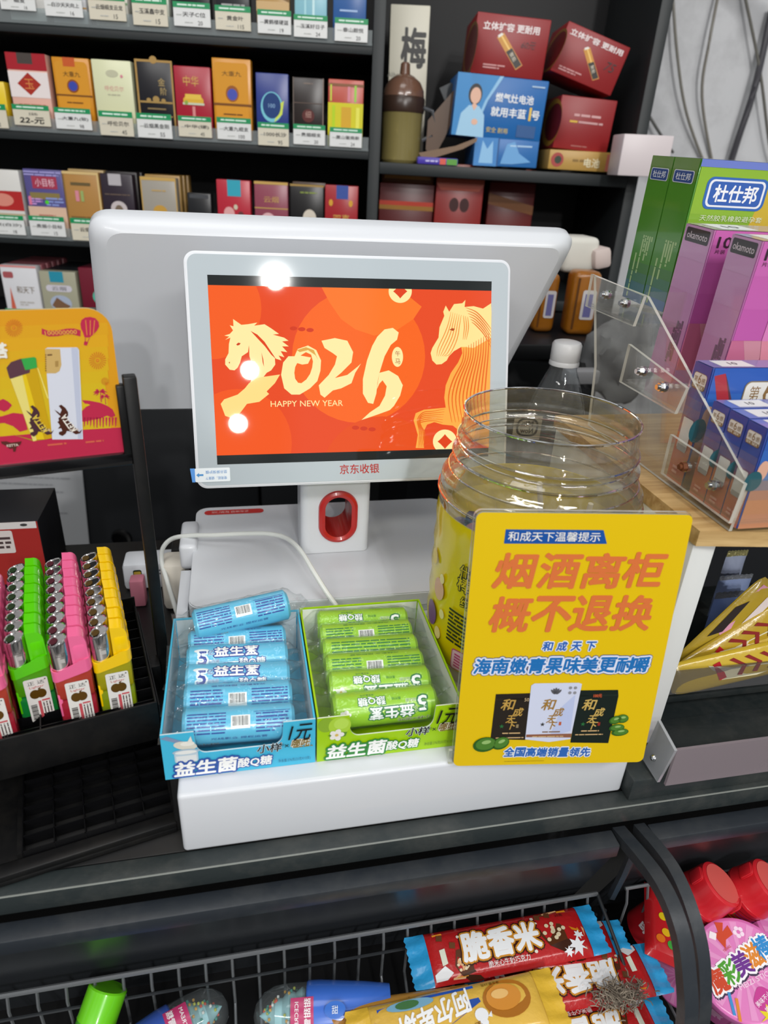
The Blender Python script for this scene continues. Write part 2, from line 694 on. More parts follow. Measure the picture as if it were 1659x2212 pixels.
# closed doors below the boards
zdoor = zlow[3]-0.004
for i, (x0, x1) in enumerate(((-0.72, -0.405), (-0.40, 0.03), (0.035, endL))):
    b = MB()
    b.box(x0, x1, -0.018, 0.0, 0.05, zdoor if x0 < divL-0.1 else min(zdoor, zr1-0.02), mat('door_black', '1b1d20', 0.5), 0.002)
    d = b.build('cabinet_door', unit)
    if i == 1:
        s_, z_ = SH(270, 1152)
        b = MB()
        b.lathe([(0.0, 0.001), (0.012, 0.001), (0.0175, 0.004), (0.0195, 0.0), (0.0195, -0.001)], BLKG, 24, T=axm((s_, -0.0185, z_), (0, -1, 0)))
        b.build('round_pull', d)

# the notice taped on the door
b = MB()
P = [SH(*q, -0.02) for q in ((-60, 1008), (177, 1000), (195, 1188), (-50, 1205))]
b.prism(fr(WS(0, -0.0205, 0), ES, Z), P, 0.0, 0.0006, mat('notice_paper', 'a9abae', 0.6))
Fp = fr(WS(0, -0.0215, 0), ES, Z)
for q in range(11):
    if q in (6, 9):
        continue
    (a0, c0), (a1, c1) = SH(-40, 1026+q*15, -0.02), SH(150-(q*37) % 60, 1022+q*15, -0.02)
    b.lines(Fp, a0, c0-0.0022, a1, c0+0.0022, 1, pm('8a8c90'))
tag(b.build('paper_notice'), 'grey printed paper notice taped to the black cabinet door', 'paper')

# ---------------------------------------------------------------- cigarette packs
def unitbox(b, W, D, H, base, bev=0.0012):
    b.box(0, W, 0, D, 0, H, base, bev)


GOLD, DGOLD = 'c99a45', '9a7230'
GR = '0f8f56'
PACKS = [
    # row, x0, x1, y top, base, label, front prints
    (0, 0, 80, -110, 'd9d8d4', 'white pack at the upper left corner of the photo', [('r', .1, .55, .9, .62, 'b03a3a')]),
    (0, 95, 172, -110, 'd8d9db', 'white cigarette pack second from left on the top shelf', [('r', .0, .35, 1, .4, '3d6aa8'), ('r', .0, .22, 1, .24, GOLD)]),
    (0, 190, 264, -110, 'dcdad0', 'pale grey slim pack third from left on the top shelf', [('r', 0, .3, 1, .33, '8fb08a')]),
    (0, 286, 356, -110, 'cfd4c6', 'pale green pack fourth from left on the top shelf', [('r', 0, .5, 1, .75, '3c8c55')]),
    (0, 372, 448, -110, '16181c', 'black pack fifth from left on the top shelf', [('t', '天子', .5, .7, .12, GOLD)]),
    (0, 462, 536, -110, '25262b', 'charcoal pack with silver small print on the top shelf', [('l', .15, .34, .85, .38, 1, 'a8a8a8'), ('t', '经典', .5, .7, .12, 'c9c9c9')]),
    (0, 551, 624, -110, 'b8935a', 'tan and gold pack seventh from left on the top shelf', [('r', 0, .3, 1, .42, 'c9a877'), ('p', [(0, .42), (.5, .5), (1, .42), (1, .52), (.5, .6), (0, .52)], '7a5a30')]),
    (0, 636, 708, -110, '8cc0cf', 'pale blue shiny pack eighth from left on the top shelf', [('r', .55, 0, .62, 1, 'c6e6ea'), ('r', .3, 0, .36, 1, 'a8d6df')]),
    (0, 722, 796, -110, '2f5d9c', 'dark blue pack at the right end of the top shelf', [('l', .2, .33, .75, .37, 1, '9db8de'), ('r', 0, .6, 1, .66, '6a93c6')]),
    (1, -72, 7, 172, 'e2c322', 'yellow pack cut off at the left edge on the second shelf', []),
    (1, 10, 96, 112, 'e3b3a4', 'soft pack in pink and red with a red diamond', [('r', 0, .78, 1, 1, 'a8202c'), ('r', .28, .86, .66, 1, '4a423e'), ('r', 0, .42, 1, .76, 'e8dedd'), ('p', [(.2, .6), (.5, .75), (.8, .6), (.5, .45)], 'a82e22'), ('t', '玉', .5, .6, .13, 'd98a4a'), ('l', .15, .3, .85, .34, 1, 'b06a5a')]),
    (1, 110, 190, 122, 'd18a1c', 'wide orange pack with a blue round emblem beside the red diamond pack', [('rr', .06, .3, .94, .95, 'd8952a', .12), ('r', .0, .48, 1, .505, '7a4a1c'), ('r', .3, .88, .62, 1, 'c85a2a'), ('t', '大重九', .5, .78, .07, '3a2416', {'w': .46}), ('e', .5, .62, .16, .09, '8a4a22'), ('e', .5, .62, .12, .065, '3a49a8'), ('l', .28, .38, .72, .41, 1, '6a3e14'), ('l', .15, .27, .85, .31, 1, '5a3410')]),
    (1, 196, 281, 127, 'd9dbb5', 'plain pale green pack with faint pink writing', [('e', .5, .82, .16, .05, 'c3c2a6'), ('t', '呼伦贝尔', .52, .62, .07, 'd99c98', {'w': .48}), ('l', .34, .52, .66, .55, 1, 'b6b49a'), ('e', .74, .79, .035, .022, 'd98a98')]),
    (1, 290, 371, 127, '1b1a20', 'black pack with gold frame and gold ornament band', [('r', 0, 0, .05, 1, 'b08c50'), ('r', .95, 0, 1, 1, 'b08c50'), ('r', 0, .97, 1, 1, 'b08c50'), ('e', .5, 1, .1, .05, 'b08c50'), ('t', '金', .68, .72, .1, 'b9a06a'), ('t', '阶', .72, .6, .1, 'b9a06a'), ('r', .06, .44, .94, .465, 'a98a50'), ('e', .5, .49, .09, .045, 'a98a50'), ('e', .3, .48, .06, .025, 'a98a50'), ('e', .7, .48, .06, .025, 'a98a50'), ('r', .25, .355, .75, .375, '8a7650'), ('r', .08, .26, .92, .275, 'a98a50')]),
    (1, 374, 453, 141, 'a81f34', 'crimson pack with a gold gate and two gold characters', [('t', '中华', .46, .8, .14, 'd9b25a', {'w': .42}), ('p', [(.22, .5), (.22, .55), (.3, .6), (.7, .6), (.78, .55), (.78, .5)], 'e0b23a'), ('r', .28, .55, .72, .62, 'e6c24e'), ('r', .2, .47, .8, .5, 'c9d0b8'), ('r', .46, .3, .54, .45, 'd88a8a'), ('e', .3, .5, .05, .03, '8fae4a')]),
    (1, 457, 541, 124, 'd28d22', 'slim orange pack with a blue emblem between crimson and blue packs', [('rr', .06, .1, .92, .95, 'd8952a', .1), ('t', '大重九', .5, .82, .06, '3a2416', {'w': .5}), ('e', .5, .58, .17, .1, '9a5a28'), ('e', .5, .57, .13, .07, '4a55b0'), ('r', .0, .43, 1, .46, '7a4a1c'), ('l', .25, .31, .75, .34, 1, '6a3e14')]),
    (1, 552, 623, 156, '2b3c86', 'deep blue pack with a glowing ring', [('e', .48, .52, .34, .22, '79c6d6'), ('p', [(.55, .3), (.8, .42), (.86, .62), (.74, .58), (.6, .38)], 'cfe05a'), ('e', .48, .54, .28, .185, '1d3e78'), ('t', '100', .48, .54, .06, '8fb6d8'), ('l', .25, .22, .75, .25, 1, '8f9ed0')]),
    (1, 633, 700, 166, '2a211f', 'dark brown pack with a dim red emblem and silver edges', [('r', 0, .0, .025, 1, '7a6e66'), ('r', .97, 0, 1, 1, '8a7a70'), ('r', .03, .62, .97, .635, '5a4a42'), ('e', .5, .44, .2, .1, '5a2624'), ('t', '细', .5, .46, .1, 'b08a80'), ('l', .35, .9, .65, .93, 1, '8a7a70')]),
    (1, 710, 787, 170, 'b84a38', 'shimmering red and yellow pack at the right end of the second shelf', [('r', 0, .0, 1, .66, 'd4cc1e'), ('r', .0, .9, 1, .94, '8a5a3a'), ('r', .06, .68, .1, .92, 'c9e04a'), ('r', .55, .68, .62, .9, 'd98a9a'), ('r', .74, .68, .8, .92, '9ad44a'), ('r', .12, .04, .2, .62, 'b6d41e'), ('r', .38, .05, .66, .6, 'd6a628'), ('r', .8, .04, .9, .6, 'e8e45a')]),
    (2, -42, 38, 364, 'd6d4d0', 'white pack with a broad red band at the left of the third shelf', [('r', 0, .38, 1, .68, 'b32a2a'), ('e', .45, .54, .3, .1, 'd98a7a'), ('r', 0, .3, 1, .33, 'b8a88a')]),
    (2, 48, 131, 364, '56508a', 'holographic purple patterned pack on the third shelf', [('r', 0, 0, 1, .45, 'd9b8a0'), ('r', .2, .72, .85, .9, 'a83a52'), ('t', '小目标', .53, .81, .12, 'e9c9d6', {'w': .5}), ('r', .1, .56, .88, .66, '8a7a4a'), ('l', .04, .47, .4, .58, 3, 'd0a0e0'), ('l', .5, .46, .96, .6, 3, '8a9ad6'), ('l', .02, .9, .98, .98, 2, 'a6a0d8'), ('e', .52, .52, .05, .03, '52d42a'), ('r', .05, .47, .12, .6, 'e07a9a'), ('l', .25, .3, .7, .34, 1, 'b8786a')]),
    (2, 133, 211, 369, 'b08246', 'brown and gold pack third from left on the third shelf', [('r', 0, 0, .04, 1, '8a6a3a'), ('r', .95, 0, 1, 1, 'd9bc82'), ('r', 0, .96, 1, 1, 'd9bc82'), ('l', .2, .78, .75, .86, 1, '6a5a3a'), ('r', .3, .56, .4, .72, 'd98a9a'), ('r', .45, .56, .53, .72, '9ab06a'), ('l', .1, .3, .9, .34, 1, '7a5a30')]),
    (2, 215, 284, 374, '2e2430', 'dark plum pack with a silver tab on the third shelf', [('r', .25, .83, .65, 1, 'b9b4b8'), ('e', .5, .48, .26, .12, 'c9bfc0'), ('e', .5, .44, .14, .1, '7a6a5a'), ('l', .1, .68, .9, .71, 1, '6a5a50')]),
    (2, 302, 379, 381, 'a09a90', 'grey pack with gold rim and gold sun on the third shelf', [('r', 0, .95, 1, 1, 'c9a45c'), ('r', 0, 0, .03, 1, 'c9a45c'), ('r', .97, 0, 1, 1, 'c9a45c'), ('e', .5, .48, .2, .1, 'c79a44'), ('l', .3, .78, .7, .82, 1, 'c0a066')]),
    (2, 404, 455, 416, '1c1d20', 'small black case standing alone in the gap on the third shelf', [('r', .1, .9, .9, .97, '4a4c50')]),
    (2, 467, 540, 387, 'b8283a', 'red pack with a cyan tab and pink blossoms', [('r', .32, .76, .72, 1, '3aa6bc'), ('e', .35, .5, .16, .1, 'e3a8a8'), ('e', .7, .46, .1, .08, '6a3a3a'), ('e', .55, .6, .06, .04, 'd0c8b0')]),
    (2, 549, 622, 391, '8f4556', 'mauve pack with gold lettering and a pale rose', [('t', '云烟', .5, .74, .09, 'c9a45c', {'w': .44}), ('e', .4, .42, .22, .12, 'e3b4b8'), ('r', 0, .6, 1, .615, 'c9a45c'), ('r', 0, .96, 1, 1, 'c9a45c')]),
    (2, 627, 700, 397, '1d1b1c', 'black pack with a white blossom and gold top edge', [('r', 0, .97, 1, 1, 'a98a50'), ('e', .58, .5, .2, .13, 'd9cfc0'), ('e', .6, .44, .12, .07, 'b08c40'), ('l', .3, .86, .8, .9, 1, '8a9a4a')]),
    (2, 703, 775, 399, 'a3242c', 'red pack with a blue tab and gold characters', [('r', .34, .8, .7, 1, '3f56a0'), ('t', '双喜', .5, .5, .14, 'd9b25a', {'w': .5}), ('e', .18, .74, .06, .05, 'd9a23a'), ('e', .78, .74, .06, .05, 'd9a23a')]),
    (3, -2, 76, 572, 'd8d8dc', 'white pack printed with a small red tower on the lowest shelf', [('r', 0, .97, 1, 1, 'd98a86'), ('rr', .06, .8, .34, .9, 'a8565a', .3), ('p', [(.13, .28), (.17, .5), (.2, .66), (.23, .5), (.27, .28)], 'c9604a'), ('r', .08, .26, .9, .285, 'd08a7a'), ('t', '和天下', .62, .62, .11, '6a5638', {'w': .5}), ('l', .4, .36, .8, .44, 2, 'b8b4b0'), ('r', 0, 0, 1, .06, '5a9a78')]),
    (3, 83, 161, 585, 'a3a18b', 'khaki pack with a cyan tab and an oval landscape on the lowest shelf', [('r', .28, .82, .66, 1.0, '2b8fa8'), ('rr', .14, .66, .86, .77, 'cfcbd6', .5), ('t', '云烟', .5, .715, .07, '4a4a48', {'w': .4}), ('e', .5, .46, .3, .14, 'a9b4c9'), ('p', [(.24, .42), (.4, .56), (.6, .47), (.76, .42), (.66, .36), (.36, .35)], '7a5a44'), ('p', [(.3, .37), (.7, .37), (.6, .325), (.4, .325)], 'c9a83a'), ('l', .2, .12, .8, .2, 2, '86846f')]),
    (3, 168, 240, 578, '6e1a2c', 'maroon pack with a rainbow badge on the lowest shelf', [('e', .7, .84, .2, .07, 'c9952a'), ('e', .72, .55, .38, .15, '5ab8a0'), ('e', .72, .55, .28, .1, 'd98a5a'), ('e', .6, .55, .08, .08, 'a83a2a'), ('r', .2, .36, 1, .375, '4a8a86'), ('l', .3, .28, 1, .33, 1, '4a9ac0')]),
]
DPK = 0.019
for i, (row, x0, x1, yt, base, lab, ops) in enumerate(PACKS):
    zb = ztop[row]
    sa, zt = SH(x0, yt, 0.008)
    sb, _ = SH(x1, yt, 0.008)
    zt = min(zt, zb+0.108) if row == 0 else zt
    W, H = sb-sa, zt-zb
    if W < 0.02:
        W = 0.05
    b = MB()
    unitbox(b, W, DPK, H, pm(base, 0.3))
    Fq = FRONT(0)
    decor(b, Fq, W, H, ops, mk=lambda h: pm(h, 0.3))
    o = b.build('cigarette_pack', loc=WS(sa, 0.008, zb+0.0002), rot=(0, 0, -YS))
    tag(o, lab, 'cigarette pack', 'cigarette packs on the wall shelf')
    # packs queued behind
    n, hx, hn = 0, None, ''
    if row == 3:
        n, hx = 5, (('a05a62', 'pink topped'), ('16171a', 'black'), ('5a2230', 'dark red'))[len([q for q in PACKS[:i] if q[0] == 3])]
    elif 'gold sun' in lab:
        n, hx = 3, ('b08a4a', 'gold edged')
    elif 'brown and gold' in lab:
        n, hx = 1, ('b59a68', 'tan')
    elif 'plum' in lab:
        n, hx = 2, ('2a2426', 'black')
    elif 'white blossom' in lab:
        n, hx = 1, ('4a3426', 'brown')
    for k in range(n):
        b = MB()
        unitbox(b, W, DPK, H+(0.003 if row == 2 else 0), pm(hx[0], 0.35))
        b.rect(TOP(H+(0.003 if row == 2 else 0)), W*0.04, DPK*0.08, W*0.96, DPK*0.3, pm('2a2224' if hx[0] != '16171a' else '2e3a40'))
        o = b.build('cigarette_pack', loc=WS(sa+0.0015*(k+1)*(1 if row == 2 else 0.4), 0.008+(DPK+0.0015)*(k+1), zb+0.0002), rot=(0, 0, -YS))
        tag(o, f'{hx[1]} pack queued {ORD[k] if k else "directly"} behind the {lab.split(" on the")[0].split(" with")[0].split(" printed")[0]}', 'cigarette pack', 'cigarette packs on the wall shelf')

# ---------------------------------------------------------------- price tags
W_, C_ = 'dfe0df', 'd6cfbc'
TAGS = [
    (0, -4, 72, -22, 19, W_, '细支', '16', 'the white pack at the upper left corner'), (0, 92, 174, -18, 33, W_, '白沙天天向上', '16', 'the second pack of the top shelf'),
    (0, 188, 268, -16, 41, C_, '云烟细支云龙', '15', 'the pale grey slim pack'), (0, 283, 359, -10, 53, C_, '玉溪鑫中支', '15', 'the pale green pack of the top shelf'),
    (0, 373, 453, 2, 55, W_, '天子C位', '20', 'the black pack of the top shelf'), (0, 464, 541, 10, 63, C_, '黄金叶', '115', 'the charcoal pack'),
    (0, 556, 629, 19, 71, W_, '黄鹤楼硬蓝', '19', 'the tan and gold pack of the top shelf'), (0, 635, 708, 30, 79, W_, '玉溪好日子', '24', 'the pale blue pack'),
    (0, 724, 796, 37, 88, W_, '泰山颜悦', '20', 'the dark blue pack'),
    (1, -62, 10, 221, 273, C_, '红河', '12', 'the yellow pack at the left edge'), (1, 25, 104, 224, 269, C_, '玉溪(软)', '22', 'the red diamond pack'),
    (1, 116, 194, 231, 277, W_, '大重九(软)', '98', 'the wide orange pack'), (1, 212, 285, 238, 291, C_, '呼伦贝尔', '45', 'the plain pale green pack'),
    (1, 294, 369, 243, 296, W_, '云烟黑金刚', '55', 'the black pack with gold frame'), (1, 384, 456, 249, 294, C_, '中华(硬)', '45', 'the crimson gate pack'),
    (1, 468, 542, 252, 300, W_, '大重九细支', '100', 'the slim orange pack'), (1, 557, 624, 263, 313, C_, '1000长沙', '95', 'the deep blue pack'),
    (1, 634, 703, 267, 311, W_, '贵烟细支', '20', 'the dark brown pack'), (1, 713, 783, 274, 316, W_, '黄山徽商新', '24', 'the shimmering red and yellow pack'),
    (2, -30, 49, 462, 504, W_, '软(白沙)', '18', 'the white pack with a red band'), (2, 61, 137, 465, 508, W_, '贵烟小目标', '15', 'the holographic purple pack'),
    (2, 151, 226, 470, 518, C_, '云烟细支', '30', 'the brown and gold pack'),
    (3, 12, 88, 666, 712, W_, '硬白', '26', 'the white tower pack'), (3, 100, 172, 672, 716, C_, '软云', '23', 'the khaki pack'),
]
for row, x0, x1, y0, y1, tone, name, price, what in TAGS:
    sa, zt = SH((x0), y0, -0.006)
    sb, _ = SH(x1, y0, -0.006)
    zb = SH(x0, y1, -0.006)[1]
    W, H = sb-sa, zt-zb
    b = MB()
    b.box(0, W, 0, 0.001, 0, H, pm(tone, 0.35), 0.0003, 1)
    cream = tone == C_
    ops = [('r', 0, .76, 1, 1, GR) if not (cream and H > .036) else ('r', 0, .9, 1, 1, GR), ('l', .12, .82, .86, .94, 1, 'd8eee2') if not (cream and H > .036) else ('r', .08, .56, .2, .78, '9fc2a6'),
           ('t', name, .56, .5, .19, '26262a', {'w': min(.72, .155*len(name)), 'b': .01}), ('t', price, .72, .16, .17, '3a3a3c'), ('l', .08, .44, .22, .5, 1, 'b4b6b2'), ('l', .3, .14, .52, .2, 1, 'b9bbb8')]
    if name == '玉溪(软)':
        ops = [('r', 0, .76, 1, 1, GR), ('l', .12, .82, .86, .94, 1, 'd8eee2'), ('t', '玉溪(软)', .55, .56, .15, '3a3a3c'), ('t', '22-元', .5, .26, .3, '151515', {'w': .66, 'b': .02, 'sh': .2})]
    if cream and H > .036 and name != '玉溪(软)':
        ops += [('l', .06, .05, .2, .12, 1, '6aa882'), ('l', .4, .05, .6, .12, 1, '6aa882')]
    decor(b, FRONT(0), W, H, ops, mk=lambda h: pm(h, 0.4))
    o = b.build('price_tag', loc=WS(sa, -0.006, zb), rot=(0, 0, -YS))
    tag(o, f'{"cream" if cream else "white"} tag reading {price} below {what}', 'price tag', 'price tags along the shelf edges')


# ---------------------------------------------------------------- cartons and oddments in the right bay
def carton(name, label, cat, TL, TR, BL, dep, D, base, ops, left=(), top=(), group=None, side=None, parts=None, bev=0.0015, rz=0):
    """a box whose front face has its corners at the given picture points, standing in the shelf at depth dep"""
    (s0, z0), (s1, z1), (s2, z2) = SH(*TL, dep), SH(*TR, dep), SH(*BL, dep)
    W = math.hypot(s1-s0, z1-z0)
    H = math.hypot(s2-s0, z2-z0)
    roll = math.atan2(z1-z0, s1-s0)
    M = Matrix.Translation(WS(s2, dep, z2)) @ Matrix.Rotation(-YS, 4, 'Z') @ Matrix.Rotation(-roll, 4, 'Y')
    b = MB()
    b.box(0, W, 0, D, 0, H, pm(base), bev)
    decor(b, FRONT(0), W, H, ops)
    if left:
        decor(b, LEFT(0, D, 0), D, H, left)
    if top:
        decor(b, TOP(H), W, D, top)
    o = b.build(name)
    o.matrix_world = M
    tag(o, label, cat, group)
    return o, W, H


def battery(cx, cy, s):                        # printed battery, tilted
    def q(u, v): return (cx+s*(u*.62-v*.5)*.8, cy+s*(-u*.78-v*.42))
    return [('p', [q(-1.06, -.36), q(1.06, -.36), q(1.06, .36), q(-1.06, .36)], 'd08a3a'), ('p', [q(-1, -.3), q(-.1, -.3), q(-.1, .3), q(-1, .3)], 'c98d2c'),
            ('p', [q(-1, -.12), q(-.1, -.12), q(-.1, .02), q(-1, .02)], 'efc56a'), ('p', [q(-.1, -.3), q(1, -.3), q(1, .3), q(-.1, .3)], '25201c'),
            ('p', [q(-1.12, -.2), q(-.98, -.26), q(-.98, .26), q(-1.12, .2)], 'e6e2da'), ('t', '聚能', q(.35, 0)[0], q(.35, 0)[1], .08, 'd9cdb8', {'rot': -48})]


RED = '8f1f22'
arc = [('e', .72, .45, .62, .44, '8a6428'), ('e', .75, .45, .55, .38, '6a1418')]
carton('battery_carton', 'upright red battery carton on top of the blue carton', 'carton', (1032, 24), (1192, 43), (1016, 157), 0.03, 0.12, RED,
       [('t', '立体扩容 更耐用', .48, .8, .13, 'e8dcdc', {'w': .76, 'b': .025}), *battery(.5, .42, .3), ('t', '60元', .74, .55, .12, '3a1214', {'sh': .3}), ('l', .16, .1, .46, .19, 2, 'c98a8a')], arc, (), 'battery cartons in the right bay')
carton('battery_carton', 'red battery carton tipped sideways at the upper right', 'carton', (1234, 46), (1367, 105), (1189, 152), 0.03, 0.1, RED,
       [('t', '立体扩容 更耐用', .5, .84, .12, 'e8dcdc', {'w': .84, 'b': .025}), *battery(.54, .42, .29), ('t', '75', .82, .5, .18, '3a1214', {'sh': .3}), ('l', .1, .08, .46, .18, 2, 'c98a8a')], arc, (), 'battery cartons in the right bay')
carton('battery_carton', 'red battery carton standing on the flat gold box', 'carton', (1222, 205), (1342, 219), (1194, 319), 0.03, 0.12, RED,
       [('l', .28, .62, .76, .7, 1, 'd0a0a0'), ('l', .22, .5, .36, .57, 1, 'd9b23a'), ('l', .38, .5, .82, .57, 1, 'c99a9a'), ('l', .32, .06, .62, .1, 1, 'a8605a')], [('e', .7, .5, .5, .46, 'c08a2c'), ('e', .78, .5, .42, .36, '7a1c20')], (), 'battery cartons in the right bay')
carton('stove_battery_carton', 'bright blue carton printed with a woman in a blue shirt', 'carton', (993, 155), (1190, 176), (975, 290), 0.03, 0.11, '1566ae',
       [('p', [(0, 0), (0, 1), (.5, 1), (.36, .6), (.3, .3), (.34, 0)], '2f86c6'), ('p', [(.5, 1), (.46, 1), (.33, .6), (.27, .3), (.31, 0), (.34, 0), (.3, .3), (.36, .6)], '8fc2e6'),
        ('p', [(.05, .0), (.08, .36), (.16, .5), (.27, .5), (.34, .36), (.36, .0)], '9fcbe8'), ('e', .215, .68, .075, .17, '1e1a1c'), ('e', .22, .66, .058, .13, 'e3b49c'), ('p', [(.19, .5), (.215, .56), (.25, .5), (.22, .42)], 'e3b49c'), ('e', .24, .24, .035, .05, 'e3b49c'),
        ('t', '燃气灶电池', .65, .67, .14, 'eef2f6', {'w': .42, 'b': .02}), ('t', '就用丰蓝  号', .68, .44, .15, 'eef2f6', {'w': .54, 'b': .02}), ('t', '1', .845, .45, .2, 'e8c24a', {'b': .03}), ('t', '安全 耐用', .5, .14, .09, 'd9c46a', {'w': .24}), ('r', .72, .06, .93, .26, '0f4f8c'), ('l', .82, .87, .97, .91, 1, 'b0cce6')],
       [('l', .1, .6, .8, .68, 1, '5a8ab8')])
carton('blue_carton', 'shiny light blue carton underneath the woman printed carton', 'carton', (1030, 296), (1169, 303), (1022, 357), 0.03, 0.11, '2d6fb4',
       [('r', 0, 0, .36, 1, '3f86c9'), ('p', [(.08, .1), (.12, .9), (.2, .6), (.28, .9), (.3, .1)], '8fc2ea'), ('r', .36, 0, .38, 1, '1d4f8a'), ('p', [(.42, .1), (.5, .8), (.62, .9), (.7, .5), (.9, .2), (.6, .1)], '6aa6dc'), ('l', .55, .7, .9, .8, 1, 'b0d2f0')])
carton('gold_box', 'flat gold box with red corners under a red carton', 'box', (1186, 322), (1337, 331), (1183, 365), 0.02, 0.11, 'b9924a',
       [('e', .12, .5, .09, .36, 'a8403a'), ('e', .13, .5, .05, .2, '2a3a2a'), ('l', .34, .4, .56, .62, 1, '8a6a30'), ('t', '电池', .62, .42, .44, 'e6dcb8', {'b': .02}), ('r', .82, .05, 1, .9, 'b86a5a')])
carton('white_carton', 'plain white carton end beside the shelf upright', 'carton', (1339, 289), (1447, 294), (1334, 379), -0.06, 0.05, 'd3c9cb', [], rz=0)
carton('tall_white_carton', 'tall cream carton with one brush character behind the jug', 'carton', (842, 8), (928, 12), (834, 346), 0.12, 0.07, 'd7d3c2',
       [('t', '梅', .62, .74, .24, '1d1c1a', {'b': .03, 'w': .62}), ('t', 'Alibo', .12, .57, .03, '6a6a60', {'w': .3})])
# brown drinking jug
sc_, zc_ = SH(866, 345, 0.05)
M = LM(WS(sc_, 0.07, zR0+0.0003))
k = 0.00082                                    # metres per picture pixel at this distance
jug = thing('drinking_jug', 'amber plastic drinking jug with domed brown lid and tea inside', 'jug', M=M)
b = MB()
b.lathe([(0, 0), (.028, 0), (.031, .004), (.0305, .035), (.0315, .07), (.032, .073), (.031, .073)], mat('jug_plastic', '9c8f58', 0.15, trans=0.35, coat=0.4), 32)
b.build('body', jug)
b = MB()
b.lathe([(.0322, .069), (.033, .072), (.033, .088), (.031, .091)], mat('jug_collar', '3a2a22', 0.3), 32)
b.build('collar', jug)
b = MB()
b.lathe([(.0315, .089), (.0305, .099), (.0245, .110), (.015, .117), (.008, .120), (.007, .133), (.005, .135), (0, .135)], mat('jug_lid', '6f5040', 0.22, coat=0.5), 32)
b.build('domed_lid', jug)
b = MB()
b.tube([(.029, -.012, .077), (.043, -.016, .073), (.048, -.016, .058), (.045, -.016, .04), (.031, -.012, .033)], .003, mat('jug_handle', '4c4e52', 0.2, coat=.5), 8)
b.build('handle', jug)
# torn cardboard
b = MB()
for pts, c, d in (([(920, 322), (925, 260), (985, 190), (1000, 208), (960, 300), (935, 345)], '5c4636', .06), ([(905, 330), (985, 315), (1032, 297), (1030, 306), (1000, 322), (915, 348)], '7a6048', .02), ([(950, 190), (975, 178), (998, 200), (985, 235), (960, 215)], '33383c', .09)):
    b.prism(fr(WS(0, 0, 0), ES, Z), [SH(*q, d) for q in pts], -d-.003, -d, pm(c))
tag(b.build('cardboard_flap'), 'crumpled brown cardboard wedged between jug and blue carton', 'cardboard')
b = MB()
(s0, z0), (s1, _) = SH(902, 352, .01), SH(990, 352, .01)
b.box(0, s1-s0, 0, .03, 0, .010, pm('4a3aa8'), .002)
decor(b, FRONT(0), s1-s0, .010, [('r', .55, .1, .7, .9, 'd95a4a'), ('r', .72, .1, .98, .9, '5a9a3a'), ('l', .2, .3, .5, .7, 1, 'c9c4f0')])
tag(b.build('candy_packet', loc=WS(s0, .012, zR0+.0003), rot=(0, 0, -YS)), 'small flat purple and green packet at the shelf edge by the jug', 'packet')
# dark red gift boxes in the bay below
for i, (x0, x1, y0, base, lab, dep) in enumerate(((822, 940, 394, '5a1416', 'dark red gift box with yellow hem at the left of the lower bay', .05), (945, 1048, 384, '8a1a16', 'red gift box printed with two dark shapes in the lower bay', .04), (1060, 1160, 392, '6a1a18', 'dull red gift box at the right of the lower bay', .09))):
    (s0, zt), (s1, _) = SH(x0, y0, dep), SH(x1, y0, dep)
    W, H = s1-s0, zt-zr1
    b = MB()
    b.box(0, W, 0, .1, 0, H, pm(base, .35), .001)
    decor(b, FRONT(0), W, H, [[('r', 0, .76, 1, .8, '9a6a1c'), ('r', 0, .8, 1, .84, 'b8341c')], [('e', .4, .78, .1, .06, '3a0a0a'), ('e', .62, .78, .1, .06, '3a0a0a'), ('p', [(0, .95), (.1, .9), (.9, .9), (1, .95), (1, 1), (0, 1)], 'a83c1c')], [('p', [(0, .8), (1, .72), (1, .8), (0, .9)], '8a5018')]][i])
    tag(b.build('gift_box', loc=WS(s0, dep, zr1+.0003), rot=(0, 0, -YS)), lab, 'gift box', 'gift boxes in the lower bay')
    b = MB()
    b.box(0, W*.96, 0, .09, 0, .02, pm('7a2a16' if i else '6a3a14', .35), .001)
    b.rect(FRONT(0), W*.05, .006, W*.9, .011, pm('b0782a'))
    tag(b.build('gift_box', loc=WS(s0+.002, dep+.006, zr1+H+.0008), rot=(0, 0, -YS)), f'flat red and gold gift box lying on the {("dark red", "red two shape", "dull red")[i]} gift box', 'gift box', 'gift boxes in the lower bay')

